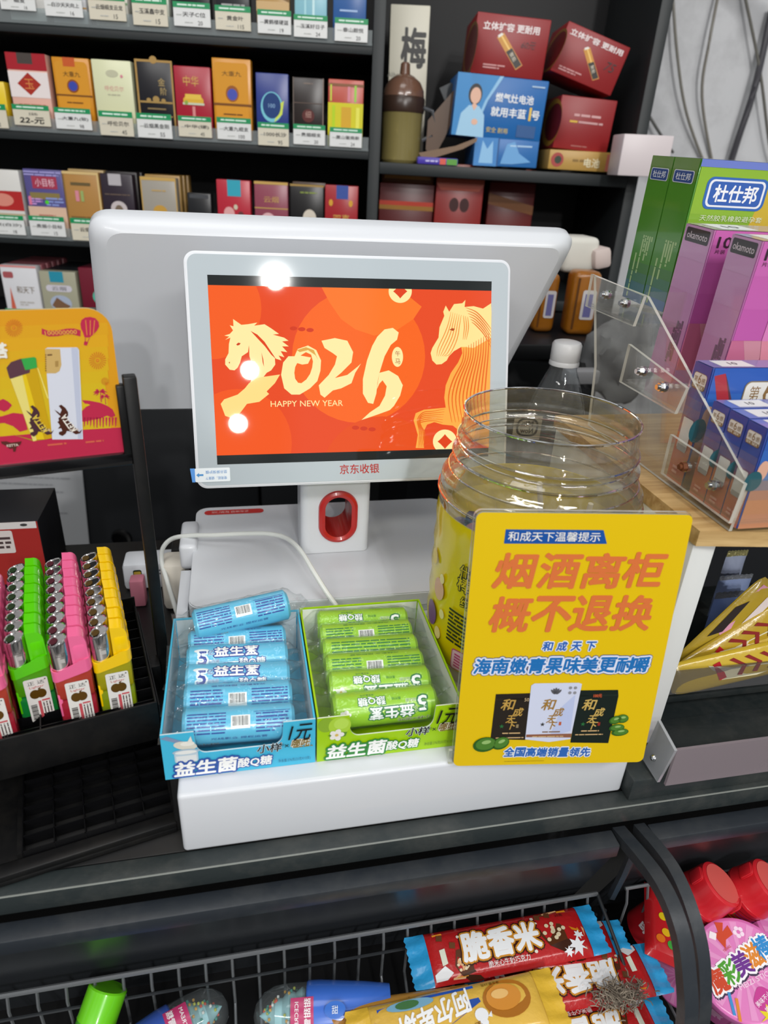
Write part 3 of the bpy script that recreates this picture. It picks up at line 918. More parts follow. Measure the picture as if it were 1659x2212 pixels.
# cables down the wall
WOFF = 0.322
for i, (pts, r, c, lab) in enumerate((
        ([(1450, -40), (1456, 120), (1480, 250), (1535, 380), (1590, 500), (1655, 570)], .0026, '85827a', 'thin grey cable curving down the wall nearest the shelf'),
        ([(1556, -40), (1525, 90), (1512, 210), (1545, 370), (1588, 560), (1610, 700)], .0026, '86827a', 'grey cable making a loose loop at mid wall'),
        ([(1600, -40), (1632, 150), (1660, 330), (1700, 420)], .0026, '6a6862', 'short grey cable at the upper right corner of the wall'),
        ([(1666, 20), (1622, 190), (1580, 330), (1530, 520), (1490, 700)], .006, '45444a', 'thick dark cable running diagonally down the wall'),
        ([(1392, 235), (1420, 290), (1450, 330)], .0026, '5a5a58', 'short dark cable end beside the shelf upright'))):
    b = MB()
    P = [WS(*(lambda q: (q[0], WOFF-.004-.012*math.sin(k*1.3), q[1]))(SH(x, y, WOFF))) for k, (x, y) in enumerate(pts)]
    # smooth
    Q = []
    for k in range(len(P)-1):
        p0, p1, p2, p3 = P[max(k-1, 0)], P[k], P[k+1], P[min(k+2, len(P)-1)]
        for t in range(6):
            t /= 6
            Q.append(.5*((2*p1)+(p2-p0)*t+(2*p0-5*p1+4*p2-p3)*t*t+(3*p1-p0-3*p2+p3)*t**3))
    Q.append(P[-1])
    b.tube(Q, r, pm(c, .5), 8)
    tag(b.build('hanging_cable'), lab, 'cable', 'cables down the wall')

# ================================================================ counter and the till
ZC, ZD = 0.95, 1.0
cnt = thing('shop_counter', 'long dark grey checkout counter with scratched front ledge', 'counter', (0, 0.28, 0))
b = MB()
b.box(-1.0, 1.3, 0.018, 0.42, 0.932, ZC, mat('black_worktop', '09090a', .4, dirt='2e2b27', dscale=25, damt=.25), 0.0006)
b.build('worktop', cnt)
b = MB()
b.box(-1.0, 1.3, 0.004, 0.0178, 0.934, ZC+.0002, CTR, 0.0012)
b.tube([(-1.0, .0046, ZC-.0003), (1.3, .0046, ZC-.0003)], .0006, pm('7d817c', .5), 6)  # pale line paints in the highlight along the worn edge
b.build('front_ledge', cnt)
b = MB()
b.box(-1.0, 1.3, 0.075, 0.095, 0.05, 0.931, mat('counter_front', '1c1e21', 0.5))
b.build('front_panel', cnt)
b = MB()
b.box(-1.0, 1.3, 0.40, 0.42, 0.05, 0.931, mat('counter_front', '1c1e21', 0.5))
b.build('rear_panel', cnt)
b = MB()
x, y = AZ(1345, 1700, ZC).xy
b.box(0.2545, 1.3, 0.0085, 0.06, ZC+.0003, ZC+0.0195, CTR, 0.001)
b.build('ledge_stop', cnt)

DX0, DX1, DY = -0.0472, 0.2535, 0.2968
dr = thing('cash_drawer', 'glossy white cash drawer under the candy boxes and the till', 'cash drawer', (0, DY, ZC))
b = MB()
b.box(DX0, DX1, 0, 0.345, 0.0002, ZD-ZC, WHITE, 0.0028, 3)
b.build('drawer_body', dr)

# ---------------------------------------------------------------- till
pos = thing('till_terminal', 'white two-screen till showing an orange new year picture', 'till', (0.06, 0.53, ZD))
PO = Vector((0.06, 0.53, ZD))
def rel(p): return p-PO


ZB = ZD+0.020
bl, brr, fl = AZ(414, 1098, ZB), AZ(958, 1072, ZB), AZ(428, 1306, ZB)
X0, X1, Y0, Y1 = -0.0475, 0.208, 0.461, 0.637
b = MB()
b.prism(TOP(0, *(-PO.xy)), rr(X0, Y0, X1, Y1, .012), .0075, .019, WHITE)
b.prism(TOP(0, *(-PO.xy)), rr(X0+.0008, Y0+.0008, X1-.0008, Y1-.0008, .0115), .019, .020, WHITE)
b.prism(TOP(0, *(-PO.xy)), rr(X0+.001, Y0+.0012, X1-.001, Y1-.001, .012), .0004, .0075, GREYP)
base = b.build('base', pos)
b = MB()
Fb = TOP(.0202, *(-PO.xy))
(c0, c1) = AZ(442, 1108, ZB).xy, AZ(570, 1104, ZB).xy
mx, my, L = (c0[0]+c1[0])/2, (c0[1]+c1[1])/2, (c1[0]-c0[0])
b.rrect(Fb, mx-L/2, my-.0048, mx+L/2, my+.0048, .0046, pm('c22a28', .3))
b.text(Fb, '正东收银 智慧门店', mx-.004, my, .0042, pm('e8c4c0'), w=L*.62, rot=math.pi)
b.build('red_badge', base)
b = MB()
b.box(X0-.012-PO.x, X0+.004-PO.x, 0.55-PO.y, 0.60-PO.y, .0004, .026, WHITE, .004, 3)
b.build('side_module', pos)
b = MB()
b.box(X0-.010-PO.x, X0-.001-PO.x, 0.462-PO.y, 0.532-PO.y, .0004, .012, WHITE, .001)
b.build('side_module', pos)

# pedestal with the oval opening
PX0, PX1, PYF, PYB = 0.0483, 0.1105, 0.534, 0.572
pzt = 0.175
oc = AY(731, 1116, PYF)
hw, hh = .0135, .0215


def oval(cx, cz, a, h, n=48):
    out = []
    for i in range(n):
        q = 2*math.pi*i/n
        c, s = math.cos(q), math.sin(q)
        out.append((cx+a*c, cz+(h-a)*(1 if s > 0 else -1)*(1 if abs(s) > 1e-9 else 0)+a*s))
    return out


def outer(cx, cz, x0, x1, z0, z1, n=48):
    out = []
    for i in range(n):
        q = 2*math.pi*i/n
        c, s = math.cos(q), math.sin(q)
        t = min((x1-cx)/c if c > 1e-6 else 9, (x0-cx)/c if c < -1e-6 else 9, (z1-cz)/s if s > 1e-6 else 9, (z0-cz)/s if s < -1e-6 else 9)
        out.append((cx+c*t, cz+s*t))
    # exact corners
    for X in (x0, x1):
        for Q in (z0, z1):
            k = min(range(n), key=lambda i: (out[i][0]-X)**2+(out[i][1]-Q)**2)
            out[k] = (X, Q)
    return out


b = MB()
cx, cz = oc.x-PO.x, oc.z-PO.z
O_ = outer(cx, cz, PX0-PO.x+.006, PX1-PO.x-.006, .0203, pzt)
I_ = oval(cx, cz, hw, hh)
n = 48
for y, flip in ((PYF-PO.y, False), (PYB-PO.y, True)):
    vs = [(u, y, v) for u, v in O_]+[(u, y, v) for u, v in I_]
    fs = [(i, (i+1) % n, n+(i+1) % n, n+i) for i in range(n)]
    b.add(vs, [f[::-1] for f in fs] if flip else fs, WHITE)
# rounded flanks
for sx, xe in ((-1, PX0-PO.x+.006), (1, PX1-PO.x-.006)):
    prof = []
    for i in range(7):
        q = math.pi/2*i/6
        prof.append((xe+sx*.006*math.sin(q), PYF-PO.y+.006-.006*math.cos(q)))
    prof += [(u, PYF+PYB-2*PO.y-v) for u, v in prof[::-1]]
    vs = [(u, v, z) for z in (.0203, pzt) for u, v in prof]
    m_ = len(prof)
    b.add(vs, [(i, i+1, m_+i+1, m_+i) for i in range(m_-1)], WHITE)
vs = [(u, y, v) for y in (PYF-PO.y, PYB-PO.y) for u, v in I_]
b.add(vs, [(i, (i+1) % n, n+(i+1) % n, n+i) for i in range(n)], WHITE)
ped = b.build('pedestal', pos)
b = MB()
REDP = mat('red_plastic', 'b3231f', 0.3, coat=.3)
prof = [(hw-.0012, -.0003), (hw-.0016, -.002), (hw+.0012, -.0032), (hw+.0036, -.0022), (hw+.0042, 0.0)]
rings = []
for a_, d in [(hw-.0012, PYB-PYF)]+prof:
    rings += [(u, PYF-PO.y+d, v) for u, v in oval(cx, cz, a_, hh+(a_-hw))]
K = len(prof)+1
b.add(rings, [(k*n+i, k*n+(i+1) % n, (k+1)*n+(i+1) % n, (k+1)*n+i) for k in range(K-1) for i in range(n)], REDP)
b.build('red_ring', ped)

# customer display (leans back)
LN = R(17)
nD = Vector((0, -math.cos(LN), math.sin(LN)))
D0 = AY(690, 1045, 0.505)
uD, vD = Vector((1, 0, 0)), Vector((0, math.sin(LN), math.cos(LN)))
FD = fr(D0-PO, uD, vD)
def dp(px, py):
    p = PL(px, py, D0, nD)-D0
    return (p.dot(uD), p.dot(vD))
def sc8(x, y): return dp(380+x/2.2419, 520+y/2.2419)


tl, tr, blc = dp(395, 541), dp(1107, 563), dp(432, 1056)
BX0, BX1, BZ0, BZ1 = (tl[0]+blc[0])/2-.001, tr[0]-.001, (blc[1]), (tl[1]+tr[1])/2+.0005
b = MB()
b.prism(FD, rr(BX0, BZ0, BX1, BZ1, .0085, 8), -.012, -.0012, WHITE)
b.prism(FD, rr(BX0+.0011, BZ0+.0011, BX1-.0011, BZ1-.0011, .0078, 8), -.0012, .0, WHITE)
b.prism(FD, rr(BX0+.006, BZ0+.006, BX1-.006, BZ1-.006, .0078, 8), -.02, -.0121, WHITE)
cdsp = b.build('customer_display', pos)
b = MB()
GLASS = mat('pale_glass_bezel', 'b4bec4', 0.045, coat=.3)
b.prism(FD, rr(BX0+.0024, BZ0+.0024, BX1-.0024, BZ1-.0024, .007, 8), .0001, .0005, GLASS)
c_ = sc8(890, 1104)
b.text(FD, '京东收银', c_[0], c_[1], .0078, pm('b02c28', .2), bold=.012, off=.00065)
b.build('glass_bezel', cdsp)
# picture
E_ = lambda h: em(h)
b = MB()
s00, s11 = sc8(153, 168), sc8(1529, 195)
SX0, SX1 = s00[0], s11[0]
SZ1 = (s00[1]+s11[1])/2
SZ0 = sc8(199, 1084)[1]
b.rect(FD, SX0, SZ0, SX1, SZ1, mat('screen_dark', '2e3434', .05, emit=.55), .0006)
SW = SX1-SX0
PZ0, PZ1 = sc8(196, 1040)[1], sc8(156, 215)[1]
def SP(pts):
    return clip([sc8(*q) for q in pts], SX0, PZ0, SX1, PZ1)


OFF = [.0007]
def sp(pts, h, s=1.0, conv=True):
    P = SP(pts) if conv else pts
    if len(P) > 2:
        OFF[0] += .00003
        b.poly(FD, P, em(h, s), OFF[0])


def sraw(pts, h, s=1.0):
    OFF[0] += .00003
    b.poly(FD, [(min(max(u, SX0), SX1), min(max(v, PZ0), PZ1)) for u, v in (sc8(*q) for q in pts)], em(h, s), OFF[0])


b.rect(FD, SX0, PZ0, SX1, PZ1, em('e04a22'), .0007)
sp(circ(170, 330, 245), 'ec5c22')
sp(circ(300, 980, 262), 'ea5620')
sp(circ(885, 560, 322), 'f0641e')
sp([(700, 215), (745, 300), (800, 380), (870, 430), (960, 460), (1060, 440), (1150, 380), (1190, 320), (1060, 215)], 'f57426')
sp(circ(1000, 1150, 300), 'e04e1c')
# clouds
for x, y in ((630, 425), (930, 905)):
    for k in range(3):
        P = [(x-60+k*40+18*math.cos(q*.5), y+10*math.sin(q*.5)+k*4) for q in range(13)]
        sraw([(a, c) for a, c in P], 'cc3a1c')
GLD = 'f7e3a0'
coin = lambda x, y, r: (sp(circ(x, y, r), GLD), sp([(x+r*.62*math.cos(q*math.pi/16)*abs(math.cos(q*math.pi/16))**1.2, y+r*.62*math.sin(q*math.pi/16)*abs(math.sin(q*math.pi/16))**1.2) for q in range(32)], 'd9421c'))
coin(1086, 246, 56)
coin(1302, 972, 58)
# figure two with a horse head
sraw([(278, 380), (318, 408), (350, 405), (395, 397), (380, 412), (430, 405), (462, 425), (500, 452), (470, 455), (525, 470), (546, 485), (515, 488), (547, 512), (515, 512), (540, 540), (508, 535), (526, 565), (498, 556), (512, 580), (480, 570), (482, 600), (462, 628), (440, 640), (410, 680), (380, 705), (345, 730), (360, 690), (372, 650), (370, 600), (357, 560), (355, 505), (350, 540), (320, 560), (312, 590), (300, 615), (285, 628), (262, 625), (240, 600), (240, 575), (256, 545), (258, 500), (265, 470), (240, 480), (260, 465), (236, 460), (262, 452), (278, 435), (262, 410), (280, 415)], GLD)
sraw([(355, 690), (395, 665), (420, 660), (505, 648), (480, 690), (440, 730), (452, 742), (405, 780), (345, 790), (300, 850), (275, 860), (240, 848), (218, 790), (235, 768), (300, 745), (335, 715)], 'f6d684')
sraw([(362, 437), (395, 455), (430, 490), (460, 535), (486, 574), (462, 552), (432, 512), (400, 478)], 'd9421c')
sraw([(415, 540), (424, 575), (428, 612), (421, 590)], 'd9421c')
sraw([(293, 503), (303, 494), (315, 497), (308, 506), (298, 508)], 'c8401e')
sraw([(256, 590), (263, 586), (262, 596)], 'c8401e')
# nought
out_ = [(590, 525), (640, 508), (680, 530), (703, 580), (700, 630), (685, 680), (650, 715), (600, 745), (560, 745), (525, 715), (510, 650), (520, 590), (545, 560), (575, 560)]
inn_ = [(598, 560), (630, 540), (655, 552), (664, 585), (660, 615), (650, 645), (632, 672), (608, 690), (592, 688), (578, 668), (574, 640), (578, 612), (585, 598), (592, 585)]
for i in range(len(out_)):
    j = (i+1) % len(out_)
    sraw([out_[i], out_[j], inn_[j], inn_[i]], GLD)
    OFF[0] -= .00003
sraw([(575, 560), (600, 556), (655, 566), (640, 596), (612, 600), (585, 592)], GLD)
sraw([(585, 530), (630, 516), (668, 530), (690, 580), (676, 555), (640, 530), (600, 540)], 'd9a24a')
# two
sraw([(705, 485), (770, 472), (830, 485), (858, 540), (850, 590), (800, 640), (770, 665), (830, 650), (880, 610), (896, 595), (868, 640), (850, 690), (800, 715), (760, 725), (720, 760), (700, 745), (692, 700), (740, 650), (770, 600), (780, 560), (760, 545), (720, 520)], GLD)
# six
sraw([(975, 465), (1010, 430), (1050, 423), (1078, 445), (1070, 480), (1040, 505), (1010, 560), (985, 640), (975, 690), (970, 740), (955, 790), (930, 785), (905, 740), (905, 670), (925, 580), (950, 510)], GLD)
sraw([(985, 640), (1030, 628), (1075, 655), (1098, 700), (1085, 750), (1055, 800), (1035, 820), (980, 840), (898, 868), (940, 830), (985, 800), (1012, 750), (1020, 705), (1000, 676), (985, 692), (972, 720)], GLD)
sraw(circ(1072, 563, 27, 48), GLD)
OFF[0] += .0001
for t_, y_ in (('午', 547), ('马', 585)):
    q = sc8(1073, y_)
    b.text(FD, t_, q[0], q[1], .0042, em('9a2a18'), off=OFF[0])
q = sc8(636, 788)
b.text(FD, 'HAPPY NEW YEAR', q[0], q[1], .0046, em(GLD), w=abs(sc8(811, 788)[0]-sc8(462, 788)[0]), off=OFF[0])
# big horse at the right
HB = [(1298, 365), (1293, 345), (1305, 315), (1322, 345), (1345, 308), (1385, 304), (1400, 288), (1396, 322), (1440, 318), (1485, 330), (1524, 304), (1527, 350), (1527, 1000), (1420, 960), (1340, 895), (1290, 890), (1250, 878), (1215, 890), (1200, 920), (1198, 960), (1200, 1003), (1160, 1003), (1170, 940), (1150, 870), (1160, 835), (1200, 818), (1305, 808), (1298, 760), (1305, 700), (1330, 640), (1365, 590), (1385, 545), (1380, 515), (1345, 535), (1320, 560), (1310, 580), (1285, 598), (1260, 600), (1240, 580), (1232, 545), (1240, 520), (1270, 470), (1275, 420)]
sraw(HB, 'f6a848')
sraw(HB[:12]+[(1527, 470), (1440, 520), (1395, 515), (1380, 515)]+HB[33:], 'f7dc90')
def stroke(P, w0, h):
    P = [Vector(q) for q in P]
    Q = []
    for k in range(len(P)-1):
        p0, p1, p2, p3 = P[max(k-1, 0)], P[k], P[k+1], P[min(k+2, len(P)-1)]
        for t in range(5):
            t /= 5
            Q.append(.5*((2*p1)+(p2-p0)*t+(2*p0-5*p1+4*p2-p3)*t*t+(3*p1-p0-3*p2+p3)*t**3))
    Q.append(P[-1])
    A, B_ = [], []
    for i, p in enumerate(Q):
        d = (Q[min(i+1, len(Q)-1)]-Q[max(i-1, 0)]).normalized()
        ww = w0*(.25+.75*math.sin(math.pi*(i+.5)/len(Q)))
        A.append((p.x-d.y*ww, p.y+d.x*ww))
        B_.append((p.x+d.y*ww, p.y-d.x*ww))
    for i in range(len(Q)-1):
        b.poly(FD, [(min(max(u, SX0), SX1), min(max(v, PZ0), PZ1)) for u, v in (sc8(*q) for q in (A[i], A[i+1], B_[i+1], B_[i]))], em(h), OFF[0])


OFF[0] += .00006
for k in range(11):
    t = k/10
    stroke([(1392+t*120, 520-t*70), (1385+t*125, 585-t*40), (1338+t*160, 680), (1318+t*175, 770), (1335+t*170, 880-t*10)], 3.4, 'e2671f')
for k in range(6):
    stroke([(1300-k*2, 815+k*13), (1240, 826+k*9), (1195-k*3, 832+k*10), (1168+k*5, 868+k*8), (1178+k*5, 930), (1172+k*5, 1000)], 2.4, 'e2671f')
for k in range(9):
    stroke([(1330+k*10, 345+k*3), (1318+k*11, 400), (1300+k*12, 450+k*5), (1268+k*12, 520+k*5), (1262+k*8, 560)] if k < 6 else [(1330+k*10, 345+k*3), (1335+k*10, 420), (1340+k*8, 480)], 2.2, 'e88a3a')
for k in range(6):
    stroke([(1400+k*6, 325+k*14), (1450, 345+k*13), (1490, 385+k*14), (1525, 430+k*18)], 2.6, 'e0702a')
sraw([(1322, 432), (1336, 424), (1350, 428), (1340, 438)], 'b04a1c')
b.build('lit_screen', cdsp)
# protective film tab at the lower left corner
b = MB()
t0, t1, t2 = dp(411, 1012), dp(497, 1012), dp(497, 1039)
xm = dp(422, 1025)[0]
b.rrect(FD, xm, t2[1], t1[0], t0[1], .001, pm('dfe6ea', .3), .0009)
b.poly(FD, [(t0[0], t0[1]), (xm, t0[1]), (xm, t2[1]), (t0[0]+.0012, t2[1])], pm('2a86d8', .3), .0009)
for tt, yy in (('使用前，请撕下', 1032), ('显示屏保护膜', 1019)):
    q = dp(468, yy)
    b.text(FD, tt, q[0], q[1], .0026, pm('2f7fc0'), w=.0165, rot=math.pi, off=.0011)
q = dp(433, 1026)
b.poly(FD, [(q[0]-.003, q[1]), (q[0]-.0008, q[1]+.0018), (q[0]-.0008, q[1]+.0007), (q[0]+.0025, q[1]+.0007), (q[0]+.0025, q[1]-.0007), (q[0]-.0008, q[1]-.0007), (q[0]-.0008, q[1]-.0018)], pm('2a86c8'), .0011)
b.build('film_tab', cdsp)

# cashier's display seen from its back, leaning the other way
LM_ = R(22)
M0 = AY(195, 440, 0.60)
uM, vM = Vector((1, 0, 0)), Vector((0, -math.sin(LM_), math.cos(LM_)))
nM = uM.cross(vM)
FM = fr(M0-PO, uM, vM)
def mp(px, py):
    p = PL(px, py, M0, nM)-M0
    return (p.dot(uM), p.dot(vM))


def rpoly(P, rad, n=6):
    """rounded corners for a convex polygon"""
    out = []
    N = len(P)
    for i in range(N):
        a_, c, d = Vector(P[i-1]), Vector(P[i]), Vector(P[(i+1) % N])
        e1, e2 = (a_-c).normalized(), (d-c).normalized()
        for k in range(n+1):
            t = k/n
            out.append(tuple((c+e1*rad*(1-t))*(1-t)+(c)*0+(c+e2*rad*t)*t+(Vector((0, 0)))) if False else tuple((1-t)**2*(c+e1*rad)+2*t*(1-t)*c+t*t*(c+e2*rad)))
    return out


c0, c1 = mp(186, 456), mp(1246, 510)
b0 = mp(230, 875)
topv = (c0[1]+c1[1])/2
rE0, rE1 = mp(1244, 530), mp(1106, 774)
slope = (rE1[0]-rE0[0])/(rE1[1]-rE0[1])
brx = rE0[0]+slope*(b0[1]-rE0[1])
back = rpoly([(b0[0], b0[1]), (brx, b0[1]), (c1[0], topv), (c0[0], topv)], .016, 8)
c0, c1 = mp(186, 437), mp(1246, 492)
topf = topv+.0055
b = MB()
S1 = [Vector(q) for q in back]
cxm = Vector((sum(q.x for q in S1)/len(S1), sum(q.y for q in S1)/len(S1)))
def ring(scale_in, dn, shift=0): return [FM @ Vector((q.x+(cxm.x-q.x)*scale_in, q.y+(cxm.y-q.y)*scale_in+shift*(q.y > cxm.y), dn)) for q in S1]
N = len(S1)
RG = [ring(.07, .0145), ring(.03, .0115), ring(.004, .003), ring(0, 0.001), ring(0, -.0005, .0), ring(.0, -.009, .0), ring(.004, -.0105, .0)]
b.add([p for g in RG for p in g], [(k*N+(i+1) % N, k*N+i, (k+1)*N+i, (k+1)*N+(i+1) % N) for k in range(len(RG)-1) for i in range(N)], WHITE)
b.add(RG[0], [range(N)], WHITE)
b.add(RG[-1], [range(N-1, -1, -1)], BLKG)
mdsp = b.build('cashier_display', pos, ang=50)
b = MB()
mq = mp(690, 840)
b.box(.066-PO.x, .094-PO.x, PYB-PO.y-.004, PYB-PO.y+.075, pzt-.05, pzt-.026, WHITE, .003)
b.build('display_arm', pos)

# white cable looping over the base
pts = [(727, 1309, 1.022), (705, 1278, 1.03), (678, 1235, 1.04), (650, 1190, 1.045), (620, 1163, 1.043), (580, 1153, 1.04), (520, 1153, 1.035), (460, 1156, 1.032), (410, 1157, 1.028), (372, 1164, 1.022), (352, 1185, 1.012), (350, 1215, 1.0), (360, 1250, .99), (372, 1290, .975), (388, 1340, .956)]
P = [AZ(*q) for q in pts]
Q = []
for k in range(len(P)-1):
    p0, p1, p2, p3 = P[max(k-1, 0)], P[k], P[k+1], P[min(k+2, len(P)-1)]
    for t in range(5):
        t /= 5
        Q.append(.5*((2*p1)+(p2-p0)*t+(2*p0-5*p1+4*p2-p3)*t*t+(3*p1-p0-3*p2+p3)*t**3))
b = MB()
b.tube(Q, .0021, mat('cable_white', 'd5d8d4', .4), 10)
tag(b.build('white_cable'), 'white cable looping over the till base down behind the blue candy box', 'cable')

# clutter on the counter behind the stand
def block(name, label, cat, px0, px1, py0, py1, yf, depth, m, bev=.002, extra=None, zlo=ZC):
    a_, c = AY(px0, py1, yf), AY(px1, py0, yf)
    b = MB()
    W, H = c.x-a_.x, c.z-zlo if zlo == ZC else c.z-a_.z
    b.box(0, W, 0, depth, 0, H, m, bev)
    if extra:
        extra(b, W, H, depth)
    return tag(b.build(name, loc=(a_.x, yf, (zlo if zlo == ZC else a_.z)+.0003)), label, cat)


block('payment_box', 'white payment reader with a gold chip plate behind the stand post', 'card reader', 268, 378, 1216, 1262, .60, .03, WHITE, .004,
      lambda b, W, H, d: (b.rrect(FRONT(0), W*.2, H*.3, W*.36, H*.8, .002, pm('1c2a1c')), b.rrect(FRONT(0), W*.215, H*.36, W*.345, H*.74, .001, pm('b89a3a'), .0004), b.lines(FRONT(0), W*.68, H*.55, W*.8, H*.8, 2, pm('5a5a60'))))
block('black_adapter', 'black power plug lying beside the till base', 'power plug', 372, 417, 1186, 1218, .61, .03, BLK, .003, zlo=1)
block('white_adapter', 'small white charger block beneath the looping cable', 'charger', 352, 402, 1222, 1290, .56, .03, mat('old_white', 'cfc9bd', .45), .005)
block('pink_eraser', 'small dusty pink block near the yellow lighters', 'block', 284, 310, 1256, 1300, .57, .014, pm('b06a7a', .5), .002)
# red carton at the far left
a_ = AY(-60, 1205, .62)
rc = AY(82, 1126, .62)
b = MB()
W, H = rc.x-a_.x, rc.z-ZC
b.box(0, W, 0, .075, 0, H, pm('16161a', .45), .001)
decor(b, FRONT(0), W, H, [('r', 0, .05, .99, 1, 'a32a26'), ('r', 0, .9, .97, 1, 'd6d2d0'), ('rr', .3, .54, .62, .88, 'd6ccc8', .1), ('l', .36, .6, .58, .8, 3, '4a3a3a'), ('e', .8, .955, .05, .02, '3a3a3a')])
tag(b.build('red_carton', loc=(a_.x, .62, ZC+.0003)), 'red carton with a white label strip standing behind the pink lighters', 'carton')

# ================================================================ candy boxes
def candy_box(label, x0, x1, yb, y1, col, dark, inner, ol, ops, notch):
    W, D, H = x1-x0, y1-yb, .0365
    t = thing('candy_box', label, 'candy box', (x0, yb, ZD+.0003), 0)
    m, mi = pm(col, .35), pm(inner, .6)
    b = MB()
    b.box(0, W, .0008, D, 0, .0008, m)
    b.build('tray_floor', t)
    b = MB()
    for xa in (0, W-.0012):
        b.box(xa, xa+.0012, .0008, D, .0008, H, m)
    b.box(.0012, W-.0012, D-.0012, D, .0008, H, m)
    b.rect(LEFT(W-.0012), -D+.002, .001, -.002, H-.001, mi, .0001)
    b.rect(RIGHT(.0012), .002, .001, D-.002, H-.001, mi, .0001)
    b.rect(FRONT(D-.0012), .002, .001, W-.002, H-.001, mi, .0001)
    b.build('tray_walls', t)
    b = MB()
    u0, u1, zn = notch
    P = [(0, 0), (W, 0), (W, H), (u1*W+.0005, H)]
    for i in range(7):
        q = R(90*i/6)
        P.append((u1*W-.006-.006*(0)-.0*i+.006*math.cos(q), zn*H+.008-.008*math.sin(q)))
    for i in range(7):
        q = R(90*i/6)
        P.append((u0*W+.006-.006*math.sin(q), zn*H+.008-.008*math.cos(q)))
    P += [(u0*W-.0005, H), (0, H)]
    b.prism(FRONT(0), P, -.0009, 0, m, pm('d9e2c9' if dark[1] in '12' else 'c9dde2', .6))
    decor(b, FRONT(0), W, H, ops)
    b.build('front_panel', t)
    return t


def Wd(h): return 'f0f3f4'


BLUE, LIME = '44b8dc', '9fcc0c'
def boxops(o1, o2, x0=.06):
    return [('t', '益生菌', .27, .22, .31, 'f3f4f2', {'w': .4, 'b': .035, 'sh': .12, 'o': ((o1, .14), (o1, .1))}),
            ('t', '酸Q糖', .59, .215, .22, 'f3f4f2', {'w': .225, 'b': .025, 'sh': .12, 'o': ((o1, .11),)}),
            ('t', '净含量:276克(23克X12支)', .855, .155, .085, o2, {'w': .22}),
            ('t', '小样', .69, .49, .19, '15181a', {'w': .16, 'b': .02, 'sh': .15, 'o': (('e4eef0', .05),)}),
            ('t', '®', .775, .53, .06, '15181a'), ('t', '×', .805, .5, .07, '15181a'),
            ('t', '哪吒', .9, .535, .17, '7a6420', {'w': .12, 'b': .03, 'sh': .2, 'o': (('e9e6d8', .09),)}),
            ('l', .85, .43, .98, .47, 1, '8a7a3a'),
            ('t', '1元', .90, .78, .36, '0c0d10', {'w': .145, 'b': .012, 'sh': .22})]


blue = candy_box('blue candy box marked one yuan at the left end of the cash drawer', -.0545, .0365, .3105, .4255, BLUE, '2a', 'd0dade', None,
                 [('p', [(.04, .97), (.0, .93), (.1, .8), (.14, .72), (.2, .74), (.1, .88)], '7f93b4'), ('e', .15, .73, .075, .09, 'd8d5c8', -.25), ('e', .165, .77, .045, .05, 'eae8e0'), ('p', [(.16, .78), (.19, .93), (.2, .78)], 'e6e4da'),
                  ('rr', .075, .36, .225, .62, 'bcd0dc', .2), ('e', .15, .6, .085, .06, 'a6bfd0'), ('e', .15, .59, .07, .042, 'e6e8e6'), ('r', .085, .38, .215, .52, 'dfe3e4')]
                 + boxops('2f56a8', '2a6c94'), (.215, .78, .52))
lime = candy_box('lime green candy box marked one yuan beside the yellow sign', .0375, .1310, .3105, .4275, LIME, '11', 'e3e7de', None,
                 [('e', .06, .84, .055, .16, '86ab2c'), ('e', .15, .8, .075, .2, 'a9cf3c'), ('e', .16, .84, .05, .12, 'b6da55'), ('p', [(.07, .6), (.12, .52), (.19, .55), (.2, .64), (.14, .66)], '5a8a2a')]
                 + [('e', .13+.03*math.cos(q), .6+.075*math.sin(q), .022, .05, 'e9e6e0', q) for q in (0, 1.26, 2.5, 3.77, 5.0)] + [('e', .13, .6, .012, .03, 'd6b85a')]
                 + boxops('2f8a3a', '567a14'), (.22, .80, .52))


def roll_face(r, th0):
    """print plane wrapped round a roll lying along x; v runs over the top"""
    def F(u, v, n):
        q = th0+v/r
        return Vector((u, -(r+n)*math.cos(q), (r+n)*math.sin(q)))
    return F


